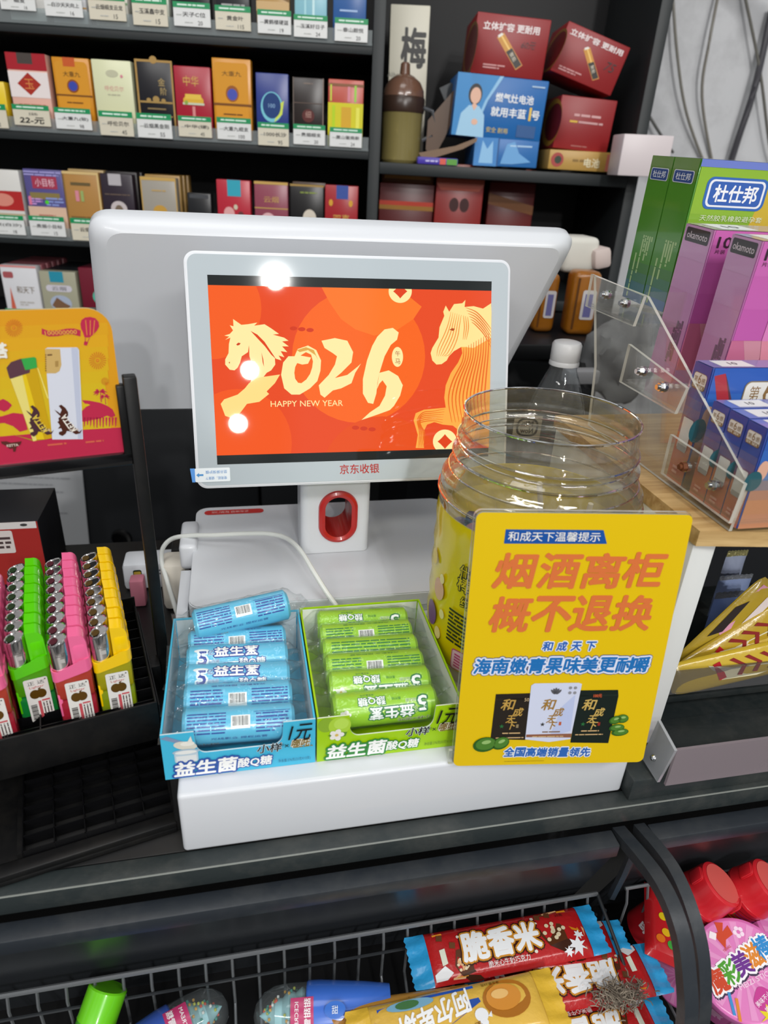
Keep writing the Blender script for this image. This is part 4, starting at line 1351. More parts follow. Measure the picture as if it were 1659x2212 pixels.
def candy_roll(label, M, col, dcol, light, side, flip, group):
    L, r = .068, .0112
    t = thing('candy_roll', label, 'candy roll', M=M, group=group)
    b = MB()
    pr = [(0, -.034), (r*.8, -.034), (r, -.032)]+[(r, -.032+.064*i/6) for i in range(1, 7)]+[(r*.8, .034), (0, .034)]
    b.lathe(pr, mat('foil_'+col, col, .32, coat=.25), 28, T=axm((0, 0, 0), (1, 0, 0)))
    F = roll_face(r, R(48))
    rt = 180 if flip else 0
    def tt(s_, x, y, h, c, w, **k):
        o = k.pop('o', ())
        if flip:
            x, y = -x, -y
        off = .00015
        for oc, am in o:
            b.text(F, s_, x, y, h, pm(oc), w, am, rot=R(rt), off=off)
            off += .00006
        b.text(F, s_, x, y, h, pm(c), w, k.get('b', 0), rot=R(rt), off=off)
    def ll(u0, v0, u1, v1, n_, c):
        if flip:
            u0, v0, u1, v1 = -u1, -v1, -u0, -v0
        b.lines(F, u0, v0, u1, v1, n_, pm(c), .00015, .42)
    if side == 'back':
        u0, v0, u1, v1 = (-.005, -.0035, .0065, .0045) if not flip else (-.0065, -.0045, .005, .0035)
        b.barcode(F, u0, v0, u1, v1, .00018)
        ll(-.031, -.0065, -.008, .0075, 7, dcol)
        ll(.010, -.007, .03, .006, 6, dcol)
        b.rect(F, *((.009, .0062, .031, .0066) if not flip else (-.031, -.0066, -.009, -.0062)), pm(dcol), .00015)
        tt('光线影业 授权运营', 0, -.0095, .0018, dcol, .034)
        tt('小样', -.018, -.0155, .0042, '1a2226', .012, o=((light, .04),))
        tt('1438千焦 5.4克 0克 79.2克', .02, .0022, .0012, dcol, .019)
    elif side == 'text':
        ll(-.028, -.008, .028, .009, 7, dcol)
        tt('配料', -.026, .0105, .0018, dcol, .006)
    else:
        tt('益生菌', -.001 if not flip else -.003, .0052, .0078, 'f2f4f2', .029, b=.03, o=((dcol, .12),))
        tt('酸Q糖', .0095, -.0032, .0058, 'f2f4f2', .0175, b=.02, o=((dcol, .1),))
        tt('5', -.0235, .001, .0092, 'f2f4f2' if flip else dcol, .0056, b=.02, o=(((dcol if flip else 'e8f2f4'), .1),))
        tt('亿', -.0182, .0046, .0038, dcol, .0038, b=.02, o=((light, .08),))
        tt('益生菌', -.016, -.0015, .002, dcol, .007, o=((light, .08),))
        tt('酸奶味' if not flip else '青柠味', -.0065, -.0035, .0021, dcol, .0062)
        tt('净含量:23克', .012, -.0078, .0017, dcol, .009)
        x = -.026 if not flip else .026
        if flip:
            for q in range(5):
                b.disc(F, -.027+.0022*math.cos(q*1.256), -.004+.0018*math.sin(q*1.256), .0016, .0012, pm('eae6e2'), .00018, 10)
            b.disc(F, -.027, -.004, .0009, .0009, pm('d6b04a'), .0003, 10)
            tt('小样×哪吒', -.018, .0115, .0034, '1c241c', .022, o=((light, .05),))
        else:
            b.disc(F, -.023, -.0065, .006, .004, pm('e3e8ea'), .00012, 20)
            b.disc(F, -.024, .0062, .005, .0016, pm('e3e8ea'), .00012, 20)
    b.build('roll', t)
    # clear wrapper with crimped ends
    b = MB()
    rs = random.Random(label)
    NU, NV = 26, 20
    rad = [[1+rs.uniform(-.02, .05) for _ in range(NV)] for _ in range(NU+1)]
    tw = rs.uniform(-.5, .5)
    def F2(i, j):
        u = -.0475+.095*i/NU
        e = max(0, (abs(u)-.0345)/.013)
        q = 2*math.pi*j/NV
        rw = r*1.1*rad[i][j % NV]*(1+.12*e)
        fl = 1-.93*min(1, e*1.25)
        zz = .0022*math.sin(u*180+tw*4)*min(1, e)
        a_ = tw*min(1, e)*(1 if u > 0 else -1)
        y, z = rw*math.cos(q), rw*math.sin(q)*fl+zz+(.0006*math.sin(j*6) if e > .3 else 0)
        return (u, y*math.cos(a_)-z*math.sin(a_), y*math.sin(a_)+z*math.cos(a_))
    vs = [F2(i, j) for i in range(NU+1) for j in range(NV)]
    b.add(vs, [(i*NV+j, i*NV+(j+1) % NV, (i+1)*NV+(j+1) % NV, (i+1)*NV+j) for i in range(NU) for j in range(NV)], FILM)
    w_ = b.build('clear_wrapper', t, ang=60)
    w_['label'] = 'clear crinkled wrapper'
    return t


BD, GD = '1f3f9a', '1f7a34'
xb, xg = -.0095, .0835
# picture rows, front to back
B_ROWS = [('back', 0, .327, .0235, 0, 'front blue roll, barcode and black brush logo showing above the notch'), ('back', 1, .3475, .0245, 0, 'second blue roll from the front, printed upside down with a barcode'),
          ('logo', 0, .3665, .0250, -1, 'third blue roll from the front, half covered by the one behind it'), ('logo', 0, .3845, .0270, 1, 'fourth blue roll from the front with big white letters'),
          ('back', 1, .4030, .0270, 3, 'fifth blue roll from the front, tucked under the tilted one'), ('back', 0, .4135, .0445, 10, 'rearmost blue roll lying tilted on top of the row with a barcode')]
for sd, fl_, y, z, rz, lab in B_ROWS:
    candy_roll(lab, LM((xb+(0.004 if rz > 5 else 0), y, ZD+z), 0, 3 if rz < 5 else -4, rz), '5cbde0', BD, 'c9e6f0', sd, fl_, 'blue candy rolls in the blue box')
for y, z in ((.332, .0122), (.356, .0122), (.380, .0122), (.404, .0122)):
    pass
G_ROWS = [('logo', 1, .329, .0235, 0, 'front green roll with upside down white letters beside the notch'), ('logo', 1, .3465, .0262, -2, 'second green roll from the front, letters partly covered'),
          ('back', 1, .3645, .0262, -2, 'third green roll from the front with an upside down barcode'), ('text', 1, .3815, .0265, -2, 'fourth green roll from the front covered in fine print'),
          ('back', 1, .3985, .0268, -1, 'fifth green roll from the front with a barcode and dark green strip'), ('logo', 1, .4135, .0278, -3, 'rearmost green roll with upside down letters against the back wall')]
for sd, fl_, y, z, rz, lab in G_ROWS:
    candy_roll(lab, LM((xg, y, ZD+z), 0, 0, rz), '96cc18', GD, 'dcecb0', sd, fl_, 'green candy rolls in the lime box')

# ================================================================ lollipop jar
JX, JY = .2005, .396
jar = thing('lollipop_jar', 'large open clear plastic jar with yellow lollipop label behind the sign', 'jar', (JX, JY, ZD+.0003))
PLAS = clear('jar_plastic', 'f6f4ec', .055, .03, ior=1.75, bump=.55, bscale=30)
b = MB()
prof = [(0, .003), (.045, .001), (.058, 0), (.064, .006), (.0675, .016)]
for k in range(12):
    prof.append((.0685-.0012*(k % 2), .02+.0098*k))
prof += [(.0692, .139), (.0697, .1415), (.0692, .144), (.0683, .1445), (.0685, .149), (.0679, .1525), (.0668, .153), (.0655, .1565), (.0625, .1612), (.0603, .1640), (.0596, .1665), (.0608, .1680), (.0622, .1690), (.0624, .1702), (.0600, .1716), (.0577, .1735), (.0576, .1765), (.0584, .1775), (.0597, .1792), (.0597, .1805), (.0578, .1822), (.0572, .186), (.0580, .1872), (.0580, .1882), (.0570, .1893), (.057, .1985)]
b.lathe(prof, PLAS, 96)
inn = [(r_-.0013, z_) for r_, z_ in prof[-28:]]
b.lathe(inn, clear('jar_plastic_inner', 'f6f4ec', .02, .03, ior=1.6, bump=.8, bscale=22), 96)
b.build('clear_body', jar, ang=50)
b = MB()
P = [(.0572*math.cos(2*math.pi*i/72), .0572*math.sin(2*math.pi*i/72), .1988) for i in range(72)]
b.tube(P, .0008, mat('rim_glass', 'f4f2ee', .04, trans=1.0, ior=1.45), 8, closed=True)
b.tube([(.0616*math.cos(2*math.pi*i/72), .0616*math.sin(2*math.pi*i/72), .1688) for i in range(72)], .0009, mat('rim_glass', 'f4f2ee'), 8, closed=True)
for z_, r_, t_ in ((.1798, .0600, .0007), (.1745, .0578, .0005), (.1590, .0638, .0006), (.1432, .0694, .0007)):
    b.tube([(r_*math.cos(2*math.pi*i/72), r_*math.sin(2*math.pi*i/72), z_+(.0012*math.sin(2*math.pi*i/72) if z_ > .17 else 0)) for i in range(72)], t_, mat('rim_glass', 'f4f2ee'), 6, closed=True)
b.build('rim', jar)
b = MB()
LAB = mat('jar_label_yellow', 'e3cf06', .22, coat=.4)
lp = [(.0683, .020)]
for k in range(12):
    lp.append((.0694-.0012*(k % 2), .022+.0102*k))
b.lathe(lp, LAB, 72)
def JF(a0):
    def F(u, v, n):
        q = a0+u/.0695
        k = (v-.022)/.0096
        rr_ = .0692+n+.0006
        return Vector((rr_*math.cos(q), rr_*math.sin(q), v))
    return F
A0 = R(218)
F = JF(A0)
for s_, v, h, w_ in (('什锦水果', .103, .0085, .034), ('棒棒糖', .093, .0115, .036), ('约108支', .0795, .0085, .027)):
    for c, bo, of in (('1a1a14', .08, .0004), ('d9c41a', .015, .0005)):
        b.text(F, s_, .004, v, h, pm(c, .3), w_, bo, off=of)
b.lines(F, -.019, .042, .02, .07, 9, pm('2a2a18'), .0004)
b.rrect(F, -.012, .022, .018, .039, .002, pm('c0587a', .3), .0004)
b.rrect(F, -.0112, .0228, .0172, .0382, .0018, pm('e6c3c8', .3), .0005)
b.lines(F, -.009, .0245, .015, .0365, 5, pm('c0507a'), .0006)
for u, v, c, rx in ((-.034, .075, 'e3b49a', .007), (-.042, .05, '7a4a8a', .008), (-.03, .04, 'f0d890', .004), (-.031, .085, 'f0e2a0', .003), (-.046, .095, 'e8d060', .005), (-.044, .028, 'e08aa0', .006), (-.027, .058, 'efe3a0', .003)):
    b.disc(F, u, v, rx, rx*1.25, pm(c, .3), .0004, 16)
b.build('yellow_label', jar, ang=50)
b = MB()
def FK(u, v, n):                                # sticker on the far side of the neck, printed outwards
    q = R(78)+u/.0632
    return Vector(((.0632+n)*math.cos(q), (.0632+n)*math.sin(q), v))
INK = pm('141212', .4)
b.rect(FK, -.0105, .157, .0105, .176, clear('sticker_film', 'd6d0c4', .42, .2, fmax=.3), .0005)
for k in range(28):
    a0, a1 = 2*math.pi*k/28, 2*math.pi*(k+1)/28
    sup = lambda a, r_: (r_*math.copysign(abs(math.cos(a))**.7, math.cos(a)), .1665+r_*.88*math.copysign(abs(math.sin(a))**.7, math.sin(a)))
    b.poly(FK, [sup(a0, .0068), sup(a0, .0083), sup(a1, .0083), sup(a1, .0068)], INK, .0)
b.text(FK, 'Min', 0, .1693, .0042, INK, .0085, .02, off=.0)
b.text(FK, 'Now', 0, .1637, .0042, INK, .0095, .02, off=.0)
b.build('neck_sticker', jar)
_jr = lambda x, y: AY(x, y, .385)-Vector((JX, JY, ZD))
LO = [((.010, .02, .03), _jr(1166, 1044), 'e8e0d0', 'c85a8a', 'lollipop with a bent white stick in the middle of the jar'), ((-.02, .0, .03), _jr(1212, 1096), 'e8e0d0', '7a4a9a', 'lollipop with its stick leaning right in the jar'), ((.035, -.01, .03), _jr(1277, 1088), 'e8e0d0', 'd98a2a', 'lollipop with its stick upright at the right inside the jar')]
for i, (p, q, c, bc, lab) in enumerate(LO):
    t = thing('lollipop', lab, 'lollipop', (JX+p[0], JY+p[1], ZD+p[2]), group='lollipops inside the jar')
    d = Vector(q)-Vector(p)
    b = MB()
    mid = d*.8+Vector((.006 if i == 0 else 0, .002, -.003 if i == 0 else 0))
    b.tube([(0, 0, .01), mid*.5, mid, d], .0019, pm('d9d2bf', .5), 10)
    b.build('stick', t)
    b = MB()
    b.lathe([(.0001, -.014)]+[(.014*math.sin(math.pi*k/12), -.014*math.cos(math.pi*k/12)) for k in range(1, 12)]+[(.0001, .014)], mat('sweet_'+bc, bc, .25, coat=.5), 20)
    b.build('sweet', t)
for i, (p, bc, lab, e) in enumerate((((-.05, -.018, .121), 'a86a80', 'pink wrapped lollipop head against the left side of the jar', 1.0), ((-.046, -.030, .109), '8a4a50', 'dark red wrapped lollipop head low in the jar', 1.15), ((-.052, .006, .114), '5a4a7a', 'violet wrapped lollipop head at the far left in the jar', .9))):
    t = thing('lollipop', lab, 'lollipop', (JX+p[0], JY+p[1], ZD+p[2]), group='lollipops inside the jar')
    b = MB()
    b.lathe([(.0001, -.0085*e)]+[(.0085*e*math.sin(math.pi*k/10), -.0085*e*math.cos(math.pi*k/10)) for k in range(1, 10)]+[(.0001, .0085*e)], mat('sweet_'+bc, bc, .25, coat=.5), 18)
    b.build('sweet', t)
    b = MB()
    b.lathe([(.0015, .008), (.003, .012), (.006, .017)], mat('sweet_'+bc, bc), 9, T=LM((0, 0, 0), 40, 20, 0))
    b.tube([(0, 0, -.005), (.012, .004, -.045), (.022, .008, -.09)], .0016, pm('d9d2bf', .5), 8)
    b.build('twist_and_stick', t)

# ================================================================ yellow notice board
B0 = AZ(975, 1655, ZD+.0004)
uS = Vector((.9923, -.125, 0)).normalized()
vS = Vector((.0288, .128, .991))
vS = (vS-uS*vS.dot(uS)).normalized()
nS = uS.cross(vS)
FS = fr((0, 0, 0), uS, vS)
sg = thing('counter_sign', 'yellow acrylic notice that tobacco and liquor cannot be returned', 'sign', B0)
def sg_uv(px, py):
    p = PL(px, py, B0, nS)-B0
    return (p.dot(uS), p.dot(vS))
def s5(x, y): return sg_uv(930+x/2.8119, 1080+y/2.8119)
def s5h(x, y, h): return abs(s5(x, y+h/2)[1]-s5(x, y-h/2)[1])


cTL, cTR, cBR, cBL = sg_uv(1035, 1108), sg_uv(1504, 1111), sg_uv(1385, 1644), sg_uv(975, 1655)
wS, hS = (cTR[0]-cTL[0]+cBR[0]-cBL[0])/2, (cTL[1]+cTR[1])/2
xl = (cTL[0]+cBL[0])/2
b = MB()
YEL = mat('sign_yellow', 'dcb908', .28, coat=.25)
b.prism(FS, rr(xl, 0, xl+wS, hS, .004), -.0018, 0, YEL, clear('sign_edge', 'c9d6d6', .5, .1))
Y = lambda h: pm(h, .28)
b.prism(FS, rr(xl-.0008, .0, xl+wS+.0006, hS+.0008, .0045), -.0042, -.0019, ACR, ACRE)
OR_ = 'd2703a'
def st2(s_, x, y, h, c, w_, bo=0, outl=(), sh=0, of=.0004):
    q = s5(x, y)
    H_ = s5h(x, y, h)
    L_ = abs(s5(x+w_/2, y)[0]-s5(x-w_/2, y)[0])
    for oc, am in outl:
        b.text(FS, s_, q[0], q[1], H_, Y(oc), L_, am, sh, off=of)
        of += .00007
    b.text(FS, s_, q[0], q[1], H_, Y(c), L_, bo, sh, off=of)


b.poly(FS, [s5(458, 178), s5(1052, 182), s5(1072, 266), s5(447, 264)], Y('174f9c'), .0002)
st2('和成天下温馨提示', 754, 222, 58, 'e6e6e0', 560, .006, sh=.0)
for s_, x, y in (('烟', 515, 430), ('酒', 785, 430), ('离', 1048, 430), ('柜', 1300, 425), ('概', 487, 695), ('不', 740, 692), ('退', 982, 688), ('换', 1232, 686)):
    st2(s_, x, y, 206, OR_, 232, .03, sh=.13)
for k, s_ in enumerate('和成天下'):
    st2(s_, 712+k*87, 886, 54, '2a5fb0', 58, .04, (('dfe6ee', .13), ('dfe6ee', .1)), .12)
xs = [318, 425, 535, 645, 752, 862, 965, 1075, 1180, 1275]
for k, s_ in enumerate('海南嫩青果味美更耐嚼'):
    st2(s_, xs[k], 1008-k*1.2, 88, '1f6cb0', 98, .035, (('26488a', .17), ('d8dcec', .13)), .12)
def sq(pts, c, of=.0003): b.poly(FS, [s5(*q) for q in pts], Y(c), of)


# printed pouches and areca nuts
for pts, c in (([(398, 1178), (610, 1172), (590, 1450), (575, 1456), (365, 1452)], '26201a'), ([(905, 1155), (1140, 1152), (1142, 1190), (1080, 1475), (850, 1472)], '16201c'), ([(395, 1205), (606, 1200), (604, 1212), (394, 1217)], '3a3226'), ([(905, 1182), (1138, 1178), (1136, 1188), (904, 1192)], '26322c')):
    sq(pts, c)
b.poly(FS, [s5(*q) for q in [(632, 1112), (900, 1108), (920, 1115), (850, 1450), (720, 1468), (575, 1452), (612, 1125)]], Y('c9cfe4'), .0004)
b.poly(FS, [s5(*q) for q in [(800, 1250), (880, 1180), (850, 1400), (720, 1440)]], Y('b4bfe0'), .00045)
b.poly(FS, [s5(*q) for q in [(582, 1422), (856, 1416), (853, 1440), (580, 1438)]], Y('8a5a44'), .0005)
for cx_, c in ((492, 'b8944a'), (738, '9a7432'), (985, 'c2a45a')):
    for s_, dx, dy, h in (('和', -20, 1240, 66), ('成', 40, 1285, 50), ('天', -4, 1328, 44), ('下', -2, 1368, 44)):
        st2(s_, cx_+dx, dy, h, c, h*1.15, .02, sh=.2, of=.0006)
for x, y, w_ in ((490, 1412, 110), (968, 1398, 110), (732, 1404, 110), (712, 1432, 190), (480, 1440, 170), (962, 1420, 170)):
    q0, q1 = s5(x-w_/2, y+8), s5(x+w_/2, y-6)
    b.lines(FS, q0[0], q0[1], q1[0], q1[1], 1, Y('c9a878' if x != 732 else '7a5a3a'), .0006)
st2('100元', 1015, 1186, 20, 'd2603a', 50, .02, of=.0006)
st2('50', 585, 1210, 20, 'c9b08a', 28, 0, of=.0006)
for a in range(5):
    q = s5(762+(a-2)*9, 1155+abs(a-2)*4)
    b.disc(FS, q[0], q[1], .0008, .0022, Y('5a5a60'), .0006, 12, (2-a)*.35)
for x, y in ((850, 1138), (880, 1138), (846, 1168), (876, 1168)):
    q = s5(x, y)
    b.disc(FS, q[0], q[1], .0011, .0011, Y('8a8a90'), .0006, 12)
for x, y, c in ((432, 1372, '2a6a3a'), (680, 1360, '3a3a3a'), (925, 1358, '2a6a3a')):
    q = s5(x, y)
    b.poly(FS, [(q[0]+(.0017 if k % 2 == 0 else .0007)*math.sin(k*math.pi/5), q[1]+(.0017 if k % 2 == 0 else .0007)*math.cos(k*math.pi/5)) for k in range(10)], Y(c), .0006)
for x, y, c in ((786, 1355, 'b85a3a'), (1022, 1357, '8a2a22'), (527, 1370, '8a7a5a')):
    q = s5(x, y)
    b.rect(FS, q[0]-.0008, q[1]-.0013, q[0]+.0008, q[1]+.0013, Y(c), .0006)
for x, y, rx, ry, ro in ((330, 1482, 60, 44, .2), (425, 1474, 46, 36, .5), (1165, 1325, 32, 26, 0), (1122, 1333, 34, 24, .3), (1130, 1380, 40, 22, .1), (1150, 1407, 44, 22, .1)):
    q = s5(x, y)
    rx, ry = s5h(x, y, rx), s5h(x, y, ry)
    b.disc(FS, q[0], q[1], rx, ry, Y('2c5a1e'), .0007, 22, ro)
    b.disc(FS, q[0]+rx*.06, q[1]+ry*.1, rx*.84, ry*.8, Y('4a7a2c'), .00078, 22, ro)
    b.disc(FS, q[0]+rx*.1, q[1]+ry*.35, rx*.4, ry*.26, Y('8fb46a'), .00086, 16, ro)
for k, s_ in enumerate('全国高端销量领先'):
    st2(s_, 478+k*66, 1528, 52, '2c62b0', 58, .04, (('dfe4ea', .13), ('dfe4ea', .1)), .12)
for y in (1563, 1574, 1584):
    q0, q1 = s5(448, y+4), s5(954 if y < 1580 else 690, y-4)
    b.lines(FS, q0[0], q0[1], q1[0], q1[1], 1, Y('5a4a10'), .0004)
b.build('printed_board', sg)
b = MB()
b.prism(FS, rr(xl-.003, 0, xl+.0, hS*.06, .0005), -.004, -.002, ACR, ACRE)
b.box(xl-.003, xl+wS*.92, .006, .05, .0, .0018, ACR, T=Matrix.Rotation(math.atan2(uS.y, uS.x), 4, 'Z'))
b.build('acrylic_foot', sg)

# ================================================================ lighter stand
PSI = R(13)
SQ = Vector((-.05, .30, ZC+.0003))
ST = Matrix.Translation(SQ) @ Matrix.Rotation(PSI, 4, 'Z')      # local x along the stand, y into it, z up from the counter
st = thing('lighter_stand', 'black two-tier lighter display stand with a yellow header card', 'display stand', M=ST)
zt = lambda z: z-SQ.z
b = MB()
b.box(-.135, .0015, .013, .145, 0, .004, BLK, .001)
b.box(-.135, .0015, .013, .0225, .004, .0085, BLK, .001)
b.box(-.0895, -.0865, .0225, .1, .004, .012, BLK)
b.box(-.135, -.0895, .0225, .1, .004, .0085, BLK)
b.build('lower_tray', st)
b = MB()
GRID = mat('black_grid', '0a0a0c', .35)
for k in range(6):
    x = -.0865+.0175*k
    b.box(x-.0003, x+.0003, .0225, .092, .004, .0125, GRID)
for k in range(7):
    y = .0232+.0112*k
    b.box(-.0865, .0015, y-.0003, y+.0003, .004, .0125, GRID)
b.build('lower_grid', st)
b = MB()
b.box(-.135, .0012, .0500, .0515, zt(.997), zt(1.028), BLK, .0004)
b.box(-.135, .0012, .0515, .165, zt(1.010), zt(1.0125), BLK)
b.box(-.0003, .0012, .0515, .165, zt(.997), zt(1.028), BLK, .0004)
b.box(-.135, .0012, .1635, .165, zt(.955), zt(1.035), BLK)
b.build('upper_tray', st)
b = MB()
for k in range(6):
    x = -.0092-.0229*k
    b.box(x+.011, x+.0118, .0515, .160, zt(1.0125), zt(1.024), GRID)
for k in range(10):
    y = .0585+.0114*k-.0002
    b.box(-.125, .0, y-.0003, y+.0003, zt(1.0125), zt(1.024), GRID)
b.build('upper_grid', st)
b = MB()
b.box(.0086, .0162, .1035, .112, 0, zt(1.223), BLK, .0008)
b.rect(TOP(zt(1.223)), .0096, .1045, .0152, .111, pm('030304'), .0001)
b.build('post', st)
b = MB()
b.box(.0006, .0095, .014, .108, 0, zt(.999), BLK, .0006)
b.build('side_panel', st)
b = MB()
b.box(.0012, .0090, .095, .108, zt(.999), zt(1.02), BLK, .0004)
b.build('post_bracket', st)
# header card in its frame
e1 = Vector((math.cos(PSI), math.sin(PSI), 0))
e2 = Vector((-math.sin(PSI), math.cos(PSI), 0))
HP = SQ+e2*.1085
def hd(x, y):                                   # picture crop -> card plane (local x, z)
    p = PL(x/4.1475, 660+y/4.1475, HP, e2)-SQ
    return (p.dot(e1), p.z)


FH = FRONT(.1085)
b = MB()
P = [(-.125, hd(0, 1420)[1]-.001), (hd(1085, 1345)[0], hd(1085, 1345)[1]-.0012), (hd(1060, 600)[0], hd(1060, 600)[1])]
xr = hd(1055, 600)[0]
ztp = hd(400, 35)[1]
P = [(-.125, hd(0, 1420)[1]), (xr, hd(1080, 1345)[1])]
for k in range(9):
    q = R(90*k/8)
    P.append((xr-.013+.013*math.cos(q), ztp-.013+.013*math.sin(q)))
P.append((-.125, ztp))
b.prism(FH, P, -.0024, 0, pm('d9981c', .3), pm('c9b98a'))
CK = lambda h: pm(h, .3)
zl = P[0][1]
def hp(pts, c, of=.0003): b.poly(FH, [hd(*q) for q in pts], CK(c), of)


# bands of the printed sky: orange to yellow
xl_ = -.12
for k, c in enumerate(('d9a01e', 'dba41e', 'd8a81e', 'd6ac1e', 'd4b01e', 'd3b31f')):
    za, zb = hd(500, 170+k*110)[1], hd(500, 280+k*110+(400 if k == 5 else 0))[1]
    b.rect(FH, xl_, zb, xr-.006+.0008*(5-k) if k < 5 else xr-.0075, za, CK(c), .0001+.00001*k)
PINK = 'bb2a4a'
zg = hd(760, 1110)[1]
b.poly(FH, [(xl_-.004, zl), (xr-.0002, P[1][1]), (xr-.0002, hd(1050, 1095)[1]), (hd(745, 1110)[0], zg), (xl_-.004, hd(0, 1160)[1])], CK(PINK), .0003)
hp([(735, 846), (800, 850), (900, 870), (960, 895), (1010, 930), (1035, 985), (1000, 1000), (960, 985), (900, 1010), (840, 1020), (780, 1035), (735, 1040), (720, 960), (780, 900)], PINK)
hp([(735, 875), (790, 880), (810, 890), (760, 910), (733, 935)], 'd3b31f', .0004)
for x in range(750, 1040, 28):
    hp([(x, 1000), (x+18, 1000), (x+12, 1060+(x*7) % 40), (x+4, 1060+(x*5) % 40)], PINK)
for tx, ty, s_ in ((905, 862, 1.0), (945, 882, .75)):
    hp([(tx, ty), (tx-8*s_, ty-95*s_), (tx-2*s_, ty-95*s_), (tx+10*s_, ty)], PINK, .00035)
    cx_, cy_ = tx-6*s_, ty-92*s_
    for a in (200, 235, 165, 130, 20, -25, 55, 90):
        r_ = 68*s_
        ex, ey = cx_+r_*math.cos(R(a)), cy_-r_*math.sin(R(a))*.55+18*s_*abs(math.cos(R(a)))
        hp([(cx_-6, cy_), ((cx_+ex)/2, (cy_+ey)/2-16*s_), (ex, ey), ((cx_+ex)/2, (cy_+ey)/2+4*s_)], PINK, .00036)
# left scenery
hp([(-60, 930), (-30, 860), (30, 835), (70, 855), (110, 890), (80, 930), (40, 950), (0, 935)], PINK)
hp([(-60, 1000), (20, 990), (120, 960), (210, 970), (240, 1070), (250, 1110), (180, 1130), (120, 1080), (40, 1050), (-60, 1060)], PINK)
# fireworks and balloon
for cx_, cy_, r_ in ((126, 200, 78), (876, 492, 78), (942, 678, 36)):
    for k in range(22):
        a = 2*math.pi*k/22
        hp([(cx_+r_*.34*math.cos(a-.05), cy_+r_*.34*math.sin(a-.05)), (cx_+r_*math.cos(a-.04), cy_+r_*math.sin(a-.04)), (cx_+r_*math.cos(a+.04), cy_+r_*math.sin(a+.04)), (cx_+r_*.34*math.cos(a+.05), cy_+r_*.34*math.sin(a+.05))], 'c9502a')
    hp(circ(cx_, cy_, r_*.2, n=16), 'd2642a')
    hp(circ(cx_, cy_, r_*.1, n=12), 'd9a01e', .0004)
hp([(376, 203), (430, 225), (520, 222), (600, 205), (670, 205), (724, 222), (722, 276), (660, 258), (600, 255), (520, 272), (440, 275), (376, 255)], PINK)
q = hd(548, 240)
b.text(FH, '100000000', q[0], q[1], .0023, CK('e8b84a'), w=abs(hd(692, 240)[0]-hd(404, 240)[0]), off=.0005)
hp([(722, 165), (732, 128), (765, 106), (810, 100), (855, 112), (885, 145), (890, 185), (870, 225), (835, 260), (805, 285), (760, 285), (745, 240), (728, 205)], PINK)
for x in (770, 812, 850):
    hp([(x-4, 130), (x+2, 130), (x+(806-x)*.3+3, 265), (x+(806-x)*.3-3, 265)], 'e0943a', .0004)
hp([(762, 290), (768, 290), (772, 330), (764, 330)], PINK)
hp([(800, 290), (806, 290), (786, 330), (780, 330)], PINK)
hp([(756, 320), (792, 325), (780, 358), (752, 352)], PINK)
# printed lighters
hp([(95, 655), (325, 560), (470, 1185), (300, 1215)], 'e2c21c', .0004)
hp([(230, 600), (325, 560), (470, 1185), (400, 1200)], 'c9a012', .00042)
hp([(95, 655), (200, 612), (330, 1205), (300, 1215)], 'e3d478', .00045)
hp([(335, 555), (345, 560), (440, 830), (425, 830)], 'e8d870', .00045)
hp([(60, 555), (100, 505), (195, 472), (225, 575), (270, 570), (268, 600), (95, 655), (85, 640)], '5a3a44', .0005)
hp([(190, 475), (310, 458), (325, 470), (335, 555), (230, 578)], '37a34a', .0005)
hp([(405, 390), (425, 375), (690, 373), (710, 395), (746, 1195), (470, 1198), (420, 600)], 'd3d6e2', .0005)
hp([(640, 376), (700, 376), (738, 1190), (700, 1192)], 'bcc2d6', .00055)
hp([(405, 392), (420, 385), (540, 388), (552, 530), (535, 585), (500, 605), (420, 605)], 'c9a868', .00055)
hp([(495, 495), (525, 492), (525, 545), (497, 548)], 'a8864a', .0006)
hp([(425, 435), (468, 432), (470, 445), (427, 448)], '6a4a2a', .0006)
for k in range(8):
    hp(circ(412, 440+k*20, 6, n=8), '6a4a2a', .0006)
hp([(100, 1150), (300, 1212), (430, 1195), (300, 1200)], 'a88a1c', .00042)
for dx, dy, ang_, col in ((345, 1040, 0, '4a2c34'), (600, 1035, 0, '4a2418')):
    body = [(-110, -105), (-78, -85), (-60, -70), (-45, -105), (-72, -140), (-50, -150), (-12, -120), (10, -85), (12, -55), (0, -40), (10, -10), (40, 20), (75, 55), (110, 95), (140, 70), (120, 105), (80, 115), (40, 90), (0, 85), (-10, 110), (-40, 130), (-70, 115), (-70, 95), (-40, 85), (-50, 60), (-80, 65), (-60, 40), (-70, 20), (-85, 5), (-70, -5), (-75, -30), (-55, -45), (-90, -80)]
    hp([(dx+x, dy+y) for x, y in body], col, .0007)
    q = hd(dx+15, dy+15)
    b.text(FH, 'KETTA', q[0], q[1], .0033, CK('e8e2d8' if dx > 500 else 'dcc04a'), w=.0108, bold=.03, rot=-42, off=.0009)
    q = hd(dx+80, dy+72)
    b.text(FH, '卡塔', q[0], q[1], .0019, CK('d8c8b8'), w=.0040, bold=.01, rot=-22, off=.0009)
hp([(10, 1215), (60, 1212), (100, 1225), (195, 1212), (185, 1240), (150, 1260), (140, 1305), (120, 1305), (118, 1275), (90, 1280), (60, 1255), (20, 1235)], '5a2a24', .0007)
q = hd(115, 1247)
b.text(FH, 'KETTA', q[0], q[1], .0014, CK('d8c8b8'), w=.0058, bold=.03, off=.0009)
q = hd(10, 400)
b.text(FH, '塔', q[0]-.001, q[1], .0078, CK('e8e6dc'), bold=.04, off=.0009)
for xx, yy in ((513, 1240), (850, 1215)):
    q = hd(xx, yy)
    b.lines(FH, q[0]-.005, q[1]-.001, q[0]+.005, q[1]+.001, 1, CK('d0604a'), .0005)
hc = b.build('header_card', st)
